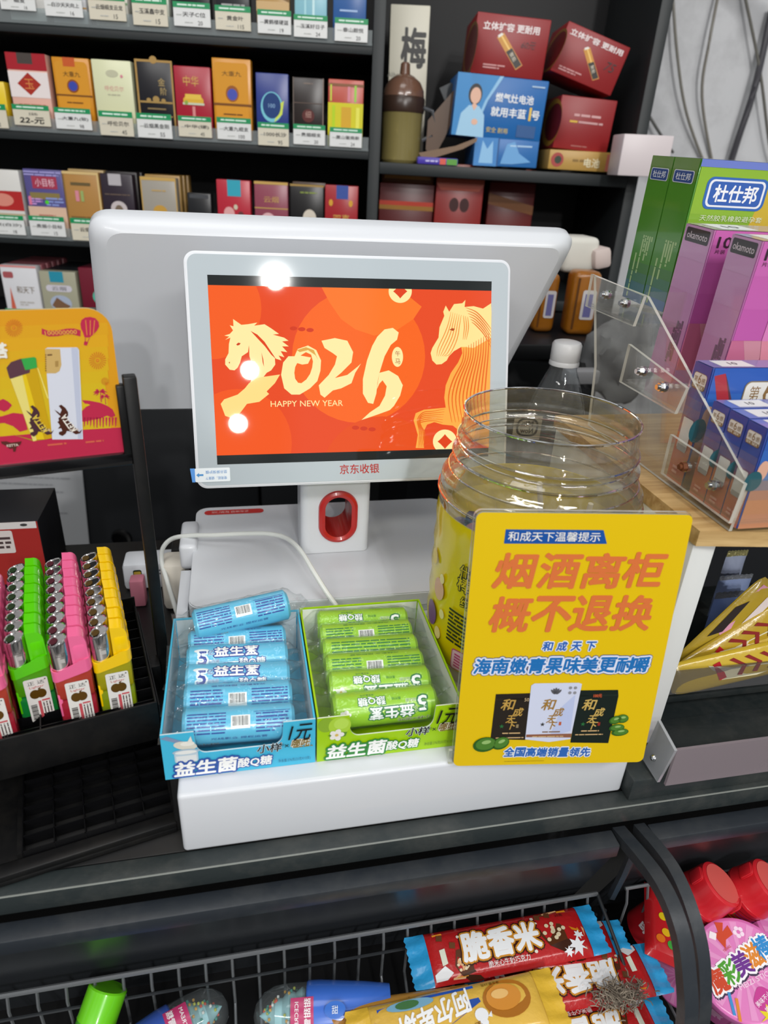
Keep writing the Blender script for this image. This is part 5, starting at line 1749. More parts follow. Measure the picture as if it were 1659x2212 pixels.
b = MB()
b.box(-.135, .0085, .1045, .1105, P[0][1]-.008, P[0][1]-.0005, mat('black_gloss_frame', '0c0c0e', .12, coat=.6), .0005)
b.box(xr-.0022, .0088, .1045, .1115, P[0][1]-.004, zt(1.218), BLK, .0008)
b.build('card_frame', st)

# ---------------------------------------------------------------- lighters
def lighter(colr, fuel, capc, label, M, group):
    t = thing('lighter', label, 'lighter', M=M, group=group)
    TK = mat('lighter_tank_'+colr, colr, .14, trans=.45, ior=1.35, coat=.3)
    FL = mat('lighter_fuel_'+fuel, fuel, .12, coat=.3)
    CP = mat('lighter_cap_'+capc, capc, .22, coat=.4)
    b = MB()
    b.box(-.0107, .0107, -.0053, .0053, 0, .0245, FL, .0022, 2)
    b.box(-.0107, .0107, -.0053, .0053, .0245, .049, TK, .0022, 2)
    b.box(-.0104, -.0080, -.0050, -.0020, .012, .030, CP, .0006)
    b.build('tank', t)
    b = MB()
    ring = rr(-.0113, -.0058, .0113, .0058, .0035, 6)
    hz = lambda x: .0482 if x < -.004 else (.0482+.0058*min(1, (x+.004)/.009)**1.3)
    lo = [(x, y, .0425+.0026*(x/.011)) for x, y in ring]
    hi = [(x, y, hz(x)) for x, y in ring]
    ih = [(x*.93, y*.9, hz(x)-.0001) for x, y in ring]
    n_ = len(ring)
    # finer along the front and back edges
    b.add(lo+hi+ih, [(i, (i+1) % n_, n_+(i+1) % n_, n_+i) for i in range(n_)]+[(n_+i, n_+(i+1) % n_, 2*n_+(i+1) % n_, 2*n_+i) for i in range(n_)], CP)
    b.box(-.0104, .0104, -.0052, .0052, .0440, .0478, CP, .001)
    for sy in (-1, 1):
        for q in range(10):
            xa, xb_ = -.0085+.0170*q/10, -.0085+.0170*(q+1)/10
            y_ = sy*.00582
            f_ = [(xa, y_, .0425+.0026*(xa/.011)), (xb_, y_, .0425+.0026*(xb_/.011)), (xb_, y_, hz(xb_)), (xa, y_, hz(xa))]
            b.add(f_, [(0, 1, 2, 3) if sy < 0 else (3, 2, 1, 0)], CP)
    b.build('collar', t)
    b = MB()
    # metal hood with its flame hole
    R2 = rr(-.0107, -.0052, .0010, .0052, .0046, 6)
    N_ = len(R2)
    z1 = lambda x: .0665+.0030*(x+.0107)/.0117
    cx_ = -.0048
    rows = [[(x, y, .046) for x, y in R2], [(x, y, z1(x)-.0016) for x, y in R2]]
    for sc_, dz in ((.97, -.0006), (.90, 0), (.80, .0), (.74, -.0006)):
        rows.append([(cx_+(x-cx_)*sc_, y*sc_, z1(x)+dz) for x, y in R2])
    vs = [p for q in rows for p in q]
    fs = [(k*N_+i, k*N_+(i+1) % N_, (k+1)*N_+(i+1) % N_, (k+1)*N_+i) for k in range(len(rows)-1) for i in range(N_)]+[tuple(range(5*N_, 6*N_))]
    b.add(vs, fs, CHROME)
    tp = fr((0, 0, z1(0)-.0005), (1, 0, .256), (0, 1, 0))
    b.disc(tp, -.0070, 0, .0023, .0029, mat('hole_'+capc, {'f5c800': '4a3606', '5ad000': '16300a'}.get(capc, '4a1020'), .5), .0002, 18)
    b.text(FRONT(-.0052), '正达', -.0042, .0600, .0030, mat('etched', '8a8582', .4, metal=.6), off=.00012)
    b.rect(FRONT(-.0052), -.0055, .0540, -.0025, .0570, mat('hood_slot', 'd8d4d0', .3, metal=.4), .0001)
    b.build('metal_hood', t)
    b = MB()
    q_ = []
    for k in range(9):
        a = R(100*k/8-8)
        q_.append((.0062+.0046*math.sin(a)-.0006, .0715-.0058+.0058*math.cos(a)))
    pts = [(.0012, .047), (.0108, .047)]+[(x, z) for x, z in q_[::-1]]+[(.0012, .0720)]
    b.prism(FRONT(0), pts, -.0046, .0046, CP)
    # rounded shoulders
    b.box(.0016, .0105, -.0051, .0051, .0475, .0655, CP, .0022, 2)
    b.build('thumb_button', t)
    b = MB()
    Fs = fr((.0012, -.00545, .0218), (1, 0, .0), (0, 0, 1))
    b.rrect(Fs, -.0066, -.0178, .0066, .0165, .0012, pm('e6e3de', .3), .0002)
    b.text(Fs, '正 达', 0, .0132, .0030, pm('2a2624'), w=.0092, off=.0003)
    b.disc(Fs, .0052, .0148, .0005, .0005, pm('2a2624'), .0003, 8)
    b.text(Fs, 'Lighter', 0, .0097, .0022, pm('c23a3a'), w=.0080, off=.0003)
    AP = mat('apple_gold', '6a4a14', .28, metal=.35)
    b.disc(Fs, -.0017, .0042, .0029, .0036, AP, .0003, 18)
    b.disc(Fs, .0017, .0042, .0029, .0036, AP, .00031, 18)
    b.disc(Fs, .0012, .0083, .0010, .0005, AP, .0003, 10, .6)
    for k in range(12):
        b.rect(Fs, -.0054, -.0160+k*.00105, -.0020, -.0160+k*.00105+(.0006 if k % 3 else .0008), pm('2a2624'), .0003)
    b.rect(Fs, -.0010, -.0165, .0006, -.0015, pm('c9525a'), .0003)
    for k in range(3):
        b.lines(fr(tuple(Fs @ Vector((.0014+k*.0017, -.0165, 0))), (0, 0, 1), (-1, 0, 0)), 0, -.001, .0135, .0002, 1, pm('5a4a4a'), .0003)
    b.rect(Fs, .0012, -.0022, .0056, -.0010, pm('c9525a'), .0003)
    b.build('label_sticker', t)
    return t


COLS = [('yellow', 'c9c01c', '7a8a14', 'f5c800', 'right column by the post', 0, 9, 0),
        ('pink', 'd8503c', '9a2030', 'f0699a', 'column between yellow and green', 1, 9, 0),
        ('green', '6ac81c', '147a34', '5ad000', 'green column', 2, 9, 1),
        ('pink', 'd8503c', '9a2030', 'f0699a', 'column at the left photo edge', 3, 8, 0),
        ('yellow', 'c9c01c', '7a8a14', 'f5c800', 'column past the left edge', 4, 0, 0)]
protos = {}
for cname, tk, fu, cp, where, ci, nrow, first in COLS:
    for k in range(first, nrow):
        x = -.0205-.0229*ci
        y = .0640+.0114*k
        M = ST @ Matrix.Translation((x, y, zt(1.0150))) @ Euler((R(2.5), 0, R((k*37+ci*11) % 5-2)), 'XYZ').to_matrix().to_4x4()
        what = f'{cname} lighter' if cname == 'green' else f'{cname} capped lighter'
        pos_ = 'at the very front' if k == first else f'{ORD[k-first]} from the front'
        lab = f'{what} {pos_} of the {where}'
        if cname not in protos:
            protos[cname] = lighter(tk, fu, cp, lab, M, 'lighters in the stand')
        else:
            dup(protos[cname], M, lab)

# ================================================================ wire baskets under the ledge
STL = mat('basket_steel', '282d33', .38, bump=.1, bscale=150, dirt='5f5f5c', dscale=14, damt=.3)
WIRE = mat('basket_wire', '2b2e31', .38)
WIREL = mat('basket_wire_grey', '6e7174', .3, metal=.3)


def cat(P, k=6):
    P = [Vector(p) for p in P]
    Q = []
    for i in range(len(P)-1):
        p0, p1, p2, p3 = P[max(i-1, 0)], P[i], P[i+1], P[min(i+2, len(P)-1)]
        for t in range(k):
            t /= k
            Q.append(.5*((2*p1)+(p2-p0)*t+(2*p0-5*p1+4*p2-p3)*t*t+(3*p1-p0-3*p2+p3)*t**3))
    return Q+[P[-1]]


def ribbon(b, P, w_, th, m):
    """flat bar swept along P in a plane of constant x, w_ wide across x"""
    P = [Vector(p) for p in P]
    vs = []
    for i, p in enumerate(P):
        d = (P[min(i+1, len(P)-1)]-P[max(i-1, 0)]).normalized()
        n_ = Vector((0, -d.z, d.y))
        for sx, sn in ((-1, -1), (1, -1), (1, 1), (-1, 1)):
            vs.append(p+Vector((sx*w_/2, 0, 0))+n_*(sn*th/2))
    b.add(vs, [(i*4+k, i*4+(k+1) % 4, i*4+4+(k+1) % 4, i*4+4+k) for i in range(len(P)-1) for k in range(4)]+[(3, 2, 1, 0), tuple(len(P)*4-4+k for k in range(4))], m)


XA, XB = .2500, .2660
YB = .2640
arcA = cat([(XA, .2835, .9255), AX(1420, 1900, XA), AX(1465, 2000, XA), AX(1482, 2105, XA), AX(1482, 2225, XA), AX(1440, 2400, XA)])
arcB = cat([(XB, .2835, .9255), AX(1452, 1880, XB), AX(1500, 2000, XB), AX(1516, 2110, XB), AX(1508, 2225, XB), AX(1460, 2400, XB)])
ZRAIL = .906
bk = thing('wire_basket', 'dark steel candy basket hanging below the counter ledge on the left', 'basket', (0, 0, 0))
b = MB()
b.box(-.6, XA-.006, .2705, .2835, .917, .929, STL, .001)
b.build('top_bar', bk)
b = MB()
b.prism(fr((0, 0, 0), (0, -1, 0), (0, 0, 1)), [(-.2735, .9165), (-.318, .78), (-.320, .78), (-.2755, .9165)], -XA+.006, .6, mat('basket_sheet', '25282c', .3))
b.build('back_sheet', bk)
b = MB()
ribbon(b, arcA, .0095, .008, STL)
b.build('curved_side_bar', bk)
b = MB()
b.tube([AY(1322, 1935, .285), AY(1348, 1885, .278), AY(1366, 1845, .272)], .0035, STL, 6)
b.build('corner_brace', bk)
yr = .288
pr0, pr1 = AY(0, 2150, yr), AY(1290, 1932, yr)
ZRAIL = (pr0.z+pr1.z)/2
XE = pr1.x
b = MB()
b.tube([(-.6, yr, ZRAIL), (XE, yr, ZRAIL)], .0018, WIREL, 8)
b.build('top_rail', bk)
YF0, ZF0 = .085, .835
stp = .0178
x = XE-.008
n_ = 0
while x > -.26:
    b = MB()
    b.tube([(x, yr, ZRAIL), (x, yr-.004, ZRAIL-.012), (x, yr-.004, .80), (x, yr-.02, .79), (x, YF0, .785)], .0011, WIREL, 6)
    b.build('wire', bk)
    x -= stp
for zz in (.832,):
    b = MB()
    b.tube([(-.6, yr-.006, zz), (XE, yr-.006, zz)], .0011, WIRE, 6)
    b.build('wire', bk)
for yy in (.20, .14):
    b = MB()
    b.tube([(-.6, yy, .783), (XE, yy, .783)], .0013, WIRE, 6)
    b.build('wire', bk)
b = MB()
b.tube([(XE, yr, ZRAIL), AX(1340, 2060, XE), AX(1395, 2225, XE)], .0014, WIRE, 8)
b.build('end_rail', bk)
for k in range(3):
    b = MB()
    q = k*.016
    b.tube([(XE+.001, yr-.012-q*1.0, ZRAIL-.002-q*.5), (XE+.001, yr-.012-q*1.0, .80), ], .0011, WIRE, 6)
    b.build('wire', bk)
b = MB()
b.box(-.6, XE+.02, YF0-.02, .335, .765, .767, mat('base_board_black', '0c0c0e', .6))  # plain near-black base board
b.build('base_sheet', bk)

bk2 = thing('wire_basket', 'dark steel sweets basket at the lower right corner of the photo', 'basket', (0, 0, 0))
b = MB()
b.box(XB+.006, .9, .2705, .2835, .917, .929, STL, .001)
b.build('top_bar', bk2)
b = MB()
b.prism(fr((0, 0, 0), (0, -1, 0), (0, 0, 1)), [(-.2735, .9165), (-.318, .78), (-.320, .78), (-.2755, .9165)], -.9, -XB-.006, mat('basket_sheet', '25282c', .3))
b.build('back_sheet', bk2)
b = MB()
ribbon(b, arcB, .0085, .008, STL)
b.build('curved_side_bar', bk2)
b = MB()
b.tube([(XB+.01, yr, ZRAIL), (.9, yr, ZRAIL)], .0014, WIREL, 8)
b.build('top_rail', bk2)
for k in range(5):
    x = XB+.012+k*stp
    b = MB()
    b.tube([(x, yr, ZRAIL), (x, yr-.004, ZRAIL-.012), (x, yr-.004, .80), (x, yr-.02, .79), (x, YF0, .785)], .0011, WIREL, 6)
    b.build('wire', bk2)
b = MB()
b.box(XB+.004, .9, YF0-.02, .335, .765, .767, mat('base_board_black', '0c0c0e', .6))
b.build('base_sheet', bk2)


# ---------------------------------------------------------------- snack bars
def pillow(L, W, T):
    def h(u, v):
        a = max(0.0, 1-abs(2*u/L)**7)
        c = max(0.0, 1-abs(2*v/W)**3.2)
        return T*(a**.5)*(c**.5)
    return lambda u, v, n: Vector((u, v, h(u, v)+n))


def snack_bar(name, label, ctr, ang, L, W, T, col, fin, fincol, prints, group=None, tilt=(0, 0)):
    M = LM(ctr, tilt[0], tilt[1], ang)
    t = thing(name, label, 'snack bar', M=M, group=group)
    b = MB()
    F = pillow(L, W, T)
    WR = mat('wrap_'+col, col, .25, coat=.35, bump=.25, bscale=220)
    b.grid(lambda i, j: F((i-.5)*L, (j-.5)*W, 0), 36, 14, WR)
    b.grid(lambda i, j: Vector(((.5-i)*L, (j-.5)*W, -F((.5-i)*L, (j-.5)*W, 0).z*.6-.0001)), 18, 8, WR)
    prints(b, F, lambda c: mat('wrapink_'+c, c, .25, coat=.35))
    b.build('wrapper', t, ang=60)
    FN = mat('wrap_'+fincol, fincol, .25, coat=.35, bump=.25, bscale=220)
    for sg_ in (-1, 1):
        b = MB()
        N_ = 16
        vs = []
        for j in range(N_+1):
            v = -W/2+W*j/N_
            vs += [(sg_*(L/2-.0035), v, F(L/2-.0035, v, .0004).z), (sg_*(L/2+fin*.45), v, .0006+.0007*math.sin(j*1.1)), (sg_*(L/2+fin+(.0011 if j % 2 else 0)), v, .0006+.0010*math.sin(j*1.1+1))]
        fs = []
        for j in range(N_):
            for k in range(2):
                q = (j*3+k, j*3+k+1, (j+1)*3+k+1, (j+1)*3+k)
                fs.append(q if sg_ > 0 else q[::-1])
        b.add(vs, fs, FN)
        b.build('crimped_end', t, ang=60)
    return t


def crispy(flip):
    def f(b, F, I):
        s_ = -1 if flip else 1
        rt = math.pi if flip else 0
        def P(pts, c, of): b.poly(F, [(s_*u, s_*v) for u, v in pts], I(c), of)
        def dsc(u, v, r_, c, of=.0006): b.disc(F, s_*u, s_*v, r_, r_*.9, I(c), of, 10)
        # yellow flashes
        P([(-.054, .014), (-.047, .014), (-.035, -.016), (-.043, -.016)], 'd98a1c', .0004)
        P([(.043, .015), (.05, .015), (.055, -.002), (.049, .0)], 'd98a1c', .0004)
        # biscuits
        for x, y, k in ((-.035, -.0085, .8), (.036, .0015, 1.2)):
            P([(x-.004*k, y+.011*k), (x+.006*k, y+.012*k), (x+.019*k, y-.001*k), (x+.016*k, y-.013*k), (x+.004*k, y-.006*k)] if x > 0 else [(x-.014*k, y-.01*k), (x-.006*k, y+.004*k), (x+.002*k, y-.003*k), (x-.003*k, y-.0105*k)], 'd2a274', .00045)
            P([(x-.010*k, y-.001*k), (x-.006*k, y+.011*k), (x+.001*k, y+.012*k), (x+.006*k, y+.001*k), (x+.006*k, y-.006*k), (x-.006*k, y-.008*k)], '58301a', .0005)
            P([(x-.006*k, y-.008*k), (x+.006*k, y-.006*k), (x+.014*k, y-.012*k), (x+.002*k, y-.0125*k)], '3c1e10', .0005)
            rs = random.Random(3)
            for q in range(14):
                a, r_ = rs.uniform(0, 6.28), rs.uniform(0, .008)*k
                dsc(x+r_*math.cos(a)-.001, y+r_*math.sin(a)*.9, .0013*k, 'd9c9a8', .00055)
        for cx_, cy_, r_, sd in ((.049, -.011, .0075, 1), (.0525, -.004, .004, 2), (.041, -.0135, .004, 3)):
            rs = random.Random(sd)
            P([(cx_+r_*(1 if q % 2 else rs.uniform(.35, .7))*math.cos(q*.45), cy_+.85*r_*(1 if q % 2 else rs.uniform(.35, .7))*math.sin(q*.45)) for q in range(14)], 'e2e3e6', .0006)
        P([(-.058, -.012), (-.05, -.008), (-.045, -.013), (-.05, -.016), (-.058, -.016)], 'dfe0e2', .0006)
        for x, y in ((-.036, .009), (.022, .012), (.018, .004), (-.02, -.006), (.0235, .008), (-.028, .002), (.017, -.01)):
            dsc(x, y, .0013, 'ddd6c8')
        for x, y in ((-.042, .0045), (-.05, .011), (.026, .013), (.034, .0135)):
            P([(x-.002, y-.002), (x+.002, y-.003), (x+.003, y+.001), (x-.001, y+.002)], '6a4024', .0005)
        P([(-.0515, -.008), (-.0475, -.007), (-.0475, .003), (-.0515, .0025)], 'd9dccb', .0006)
        b.text(F, '脆香米', s_*-.006, s_*.001, .0185, I('3a1a10'), .058, .15, rot=rt, shear=.05, off=.0006)
        b.text(F, '脆香米', s_*-.006, s_*.001, .0185, I('c98a2c'), .058, .10, rot=rt, shear=.05, off=.0007)
        b.text(F, '脆香米', s_*-.006, s_*.001, .0185, I('eceef0'), .058, .045, rot=rt, shear=.05, off=.0008)
        b.text(F, '脆米心牛奶巧克力', s_*-.004, s_*-.0122, .0036, I('e6dcdc'), .031, .01, rot=rt, off=.0006)
        b.text(F, '25克', s_*.0435, s_*.0115, .0022, I('3a1a10'), .006, rot=rt, off=.0006)
    return f


def bar_at(TL, TR, BL, BR, z):
    p = [AZ(*q, z) for q in (TL, TR, BL, BR)]
    l, r_ = (p[0]+p[2])/2, (p[1]+p[3])/2
    d = r_-l
    return (l+r_)/2, math.degrees(math.atan2(d.y, d.x)), d.length, ((p[0]-p[2]).length+(p[1]-p[3]).length)/2


G_ = 'red crispy chocolate bars in the basket'
c, a_, L, W = bar_at((895, 2026), (1268, 1956), (905, 2138), (1300, 2062), .842)
snack_bar('chocolate_bar', 'red crispy rice chocolate bar with blue ends, upright lettering, topmost in the basket', c, a_, L*.92, W*1.0, .006, 'b01c1e', .010, '2a96cf', crispy(False), G_, (3, 0))
c2 = AZ(1225, 2122, .831)
snack_bar('chocolate_bar', 'red crispy rice chocolate bar with upside down lettering under a dust clump', c2, a_-2, L*.92, W, .006, 'b01c1e', .010, '2a96cf', crispy(True), G_, (0, 0))
c3 = AZ(1235, 2245, .826)
snack_bar('chocolate_bar', 'red crispy rice chocolate bar cut off by the lower photo edge', c3, a_-1, L*.92, W, .006, 'b01c1e', .010, '2a96cf', crispy(True), G_, (0, 0))
c4 = AZ(1132, 2042, .836)
snack_bar('chocolate_bar', 'red crispy rice chocolate bar mostly hidden under the topmost one, blue end showing', c4+Vector((.006, -.004, -.002)), a_-5, L*.92, W*.95, .005, 'b01c1e', .010, '2a96cf', crispy(True), G_, (0, 0))
# dust clump
b = MB()
rs = random.Random(4)
dc = AZ(1338, 2152, .840)
for k in range(420):
    p = Vector((rs.gauss(0, .0085), rs.gauss(0, .0042), abs(rs.gauss(.001, .0016))))
    d = Vector((rs.uniform(-1, 1), rs.uniform(-1, 1), rs.uniform(-.3, .5)))*.0028
    b.tube([p-d, p+Vector((rs.uniform(-.001, .001), 0, .0006)), p+d], .0004, pm(rs.choice(('857a6c', '95897a', '6a6054')), .9), 4)
tag(b.build('dust_clump', loc=dc), 'grey brown fuzzy dust clump lying on the upside down red bar', 'dust clump', kind='thing')


def caramel(b, F, I):
    def P(pts, c, of=.0005): b.poly(F, pts, I(c), of)
    P([(-.052, .013), (-.02, .015), (.014, .015), (.016, .004), (-.004, -.004), (-.036, -.0145), (-.052, -.014)], '1c4aa0', .0004)
    P([(-.055, .006), (-.045, .0), (-.036, -.015), (-.056, -.015)], 'b87a2c', .0004)
    P(circ(-.047, -.004, .007, .006, 16), 'd9a850', .0006)
    P(circ(.034, .003, .0165, .0115, 24), 'a8681c', .0004)
    P(circ(.032, .004, .012, .008, 20), 'd08a34', .0005)
    P(circ(.030, .006, .006, .003, 16), 'e6b870', .0006)
    P(circ(-.030, .0115, .016, .0035, 18), '7fb2d0', .0006)
    P(circ(-.032, .0118, .008, .0028, 14), '4a7a4a', .0007)
    P(circ(.014, -.0035, .0045, .004, 16), 'e4e6ea', .0006)
    P(circ(.0145, -.008, .0028, .0022, 12), 'e4e6ea', .0006)
    P([(.018, -.005), (.021, -.0025), (.0205, -.006)], 'e4e6ea', .0006)
    b.text(F, '阿尔卑斯', -.016, .002, .0145, I('f0f2f4'), .05, .03, shear=.2, rot=math.pi+.2, off=.0007)
    b.text(F, '使用进口奶源', .001, -.0105, .0036, I('7a4a14'), .024, .01, rot=math.pi+.2, off=.0006)
    b.text(F, '净含量:33克', .026, .0135, .0022, I('6a4414'), .013, rot=math.pi, off=.0006)


c5 = AZ(1040, 2175, .848)
snack_bar('caramel_bar', 'yellow milk caramel stick with a blue panel and upside down lettering', c5+Vector((-.017, -.004, 0)), a_+1, .121, .0355, .006, 'd9b04a', .011, 'd9b03a', caramel, None, (2, 0))
c6 = AZ(835, 2200, .842)
def soft(b, F, I):
    for k in range(7):
        a0 = k*.9
        b.poly(F, [(.012, .0), (.012+.013*math.cos(a0), .009*math.sin(a0)), (.012+.013*math.cos(a0+.45), .009*math.sin(a0+.45))], I('e2bf7a'), .0005)
    b.text(F, '香软', .018, .0085, .005, I('7a4a14'), .012, .02, rot=math.pi, off=.0007)
    b.text(F, '小', .004, .0105, .003, I('7a4a14'), rot=math.pi, off=.0007)
snack_bar('cake_packet', 'gold soft cake packet half hidden behind the blue squeeze bottle', c6+Vector((.012, -.004, 0)), a_-3, .075, .034, .005, 'b8863a', .009, 'a8742c', soft)


def squeeze(label, tip, base_, r_, body, lab_txt, show):
    """ice cream shaped toy tube: clear dome full of sprinkles, then a coloured body"""
    d = base_-tip
    t = thing('ice_cream_tube', label, 'candy tube', M=axm(tip, d, (0, 0, 1)), group='ice cream candy tubes in the basket')
    b = MB()
    b.lathe([(.0001, 0), (r_*.45, .002), (r_*.75, .007), (r_*.94, .014), (r_, .024), (r_, .036)], clear('dome_plastic', 'f0f6f8', .05, .04, ior=1.5), 28)
    b.build('clear_dome', t)
    b = MB()
    pr = []
    for k in range(15):
        q = k/14
        pr.append((max(.0001, r_*(.84*math.sin(min(1, q*1.15)*math.pi/2)*(.9+.1*math.sin(q*22)))), .004+q*.031))
    b.lathe(pr, mat('cream_swirl', 'a9d3d6', .4), 20)
    b.build('cream_swirl', t)
    b = MB()
    rs = random.Random(label)
    for k in range(60):
        a, q = rs.uniform(0, 6.28), rs.uniform(.1, .8)
        rr_ = r_*(.86*math.sin(min(1, q*1.15)*math.pi/2))
        p = Vector((rr_*math.cos(a), rr_*math.sin(a), .004+q*.031))
        b.box(-.0008, .0008, -.0008, .0008, -.0008, .0008, pm(rs.choice(('d9a24a', 'c8503a', '4a9a8a', 'e6e2da', 'b8b84a')), .3), .0003, 1, T=Matrix.Translation(p))
    s_ = b.build('sprinkles', t)
    s_['kind'] = 'stuff'
    b = MB()
    b.lathe([(r_, .036), (r_*1.04, .037), (r_*1.03, .045), (r_*.86, .075), (r_*.72, .092), (.0001, .0925)], mat('tube_'+body, body, .25, coat=.4), 28)
    ca_ = camang(t.matrix_world)+R(show)
    def F(u, v, n):
        q = ca_+u/r_
        return Vector(((r_*1.02+n)*math.cos(q), (r_*1.02+n)*math.sin(q), v))
    b.rect(F, -.011, .026, .011, .041, pm('b8386a', .3), .0006)
    G = lambda u, v, n: F(v, .0335+u, n)
    b.text(G, '甜甜雪糕', .0035, 0, .0042, pm('eee6ea', .3), .02, .02, rot=R(90), off=.0009)
    b.text(G, 'ICECREAM', -.0035, 0, .0024, pm('eee6ea', .3), .017, .01, rot=R(90), off=.0009)
    b.disc(F, -.003, .055, .0045, .007, pm('2a66c0', .3), .0012, 16)
    b.text(F, '甜', -.003, .055, .004, pm('dfe6ee', .3), rot=R(90), off=.0018)
    b.build('tube_body', t)
    return t


zb_ = .828
squeeze('ice cream candy tube with clear sprinkle dome and blue body beside the caramel stick', AZ(548, 2196, zb_), AZ(880, 2168, zb_+.006), .0172, '3a6ac8', '', 10)
squeeze('ice cream candy tube, only its sprinkle dome showing beside the green cap', AZ(492, 2166, zb_-.004), AZ(210, 2330, zb_-.004), .0172, '3a5ab0', '', 10)
# green capped bottle
p0, p1 = AZ(235, 2130, .840), AZ(180, 2290, .812)
t = thing('candy_bottle', 'bright green capped candy bottle at the lower left in the basket', 'bottle', M=axm(p0, p1-p0))
r_ = .0128
b = MB()
b.lathe([(.0001, 0), (r_*.93, .0), (r_, .001), (r_, .019), (r_*1.02, .02)], mat('cap_lime', '6fd01c', .25, coat=.4), 36)
b.build('cap', t)
b = MB()
b.lathe([(r_*.99, .019), (r_*.99, .075), (.0001, .076)], mat('bottle_green', '4ea02a', .25, coat=.4), 36)
cb_ = camang(t.matrix_world)
def FB(u, v, n):
    q = cb_+u/r_
    return Vector(((r_*.99+n)*math.cos(q), (r_*.99+n)*math.sin(q), v))
b.lines(lambda u, v, n: FB(-v, u, n), .024, -.010, .044, .003, 4, pm('1c3a1c', .3), .0003)
b.disc(FB, -.012, .03, .003, .0035, pm('d9e8d6', .3), .0004, 16)
b.build('bottle_body', t)

# ---------------------------------------------------------------- right basket sweets
def red_bottle(label, cap_px, zc, im, tilt, r_, L=.085):
    p0 = AZ(*cap_px, zc)
    v_ = (p0-CAMP).normalized()
    i_ = CA*im[0]+CB*im[1]
    i_ = (i_-v_*i_.dot(v_)).normalized()
    d = v_*math.cos(R(tilt))+i_*math.sin(R(tilt))
    t = thing('candy_bottle', label, 'bottle', M=axm(p0, d), group='red capped candy bottles')
    CPm = mat('cap_red', 'c8202a', .3, coat=.3)
    b = MB()
    b.lathe([(.0001, .0006), (r_*.82, .0), (r_*.93, .0012), (r_*.97, .004), (r_, .012), (r_*1.03, .0205), (r_*1.05, .021), (r_*1.05, .0235)], CPm, 40)
    b.disc(axm((0, 0, .0004), (0, 0, -1)), 0, 0, r_*.8, r_*.8, mat('cap_red_pale', 'cf5650', .5), .0007, 36)  # end disc in a paler red than the cap sides
    for a in (R(-160), R(0)):
        b.box(-.0055, .0055, r_*.9, r_*1.1, .001, .013, CPm, .0022, 2, T=Matrix.Rotation(a, 4, 'Z'))
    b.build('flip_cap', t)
    b = MB()
    b.lathe([(r_, .0235), (r_, .03), (r_*.99, L*.6), (r_*.97, L), (.0001, L)], mat('bottle_red', 'a81822', .25, coat=.4), 40)
    ca_ = camang(t.matrix_world)
    def F(u, v, n):
        q = ca_+u/r_
        return Vector(((r_+n)*math.cos(q), (r_+n)*math.sin(q), v))
    for k, c in enumerate(('5a2a8a', '2a4ab0', '2a8a3a', 'd9c81c', 'd9701c')):
        b.poly(F, [(-.03+.0028*i, .0265+k*.0024+.004*(i/22)) for i in range(23)]+[(-.03+.0028*i, .0289+k*.0024+.004*(i/22)) for i in range(22, -1, -1)], pm(c, .3), .0003+.00002*k)
    b.rect(F, -.032, .028, -.024, .036, pm('b8608a', .3), .0004)
    b.disc(F, -.02, .036, .0022, .0022, pm('7a4a9a', .3), .0004, 12)
    b.disc(F, -.013, .035, .0016, .0016, pm('c9a23a', .3), .0004, 12)
    b.disc(F, -.006, .033, .0018, .0014, pm('5a9a3a', .3), .0004, 12)
    b.text(lambda u, v, n: F(-v, u, n), '彩虹', .064, .0, .012, pm('e6dce0', .3), .02, .03, rot=R(180), off=.0004)
    b.build('bottle_body', t)
    return t


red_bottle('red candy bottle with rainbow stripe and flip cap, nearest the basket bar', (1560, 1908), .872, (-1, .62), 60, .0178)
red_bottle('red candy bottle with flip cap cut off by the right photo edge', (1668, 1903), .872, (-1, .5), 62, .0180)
# dotted red pouch lying at the left of the right basket
p = AZ(1440, 2000, .832)
t = thing('sweets_pouch', 'red sweets pouch with coloured dots behind the curved bars', 'pouch', M=LM(p, 10, 0, 60))
b = MB()
F = pillow(.06, .034, .008)
b.grid(lambda i, j: F((i-.5)*.06, (j-.5)*.034, 0), 20, 12, mat('pouch_red', 'b81c22', .25, coat=.4))
b.grid(lambda i, j: Vector(((.5-i)*.06, (j-.5)*.034, -F((.5-i)*.06, (j-.5)*.034, 0).z)), 20, 12, mat('pouch_red', 'b81c22'))
for u, v, c in ((-.018, .008, 'd9701c'), (-.020, .0, '3a9a3a'), (-.012, .004, 'd9b01c'), (-.016, -.006, '5a2a7a'), (.0, .006, 'd9c01c'), (.008, -.002, 'c8501c'), (.014, .006, '3a8a3a')):
    b.disc(F, u, v, .0032, .0032, pm(c, .25), .0004, 14)
b.text(F, '彩虹', .004, -.004, .006, pm('e0d23a', .3), .014, .02, rot=R(-90), off=.0005)
b.build('pouch_body', t)


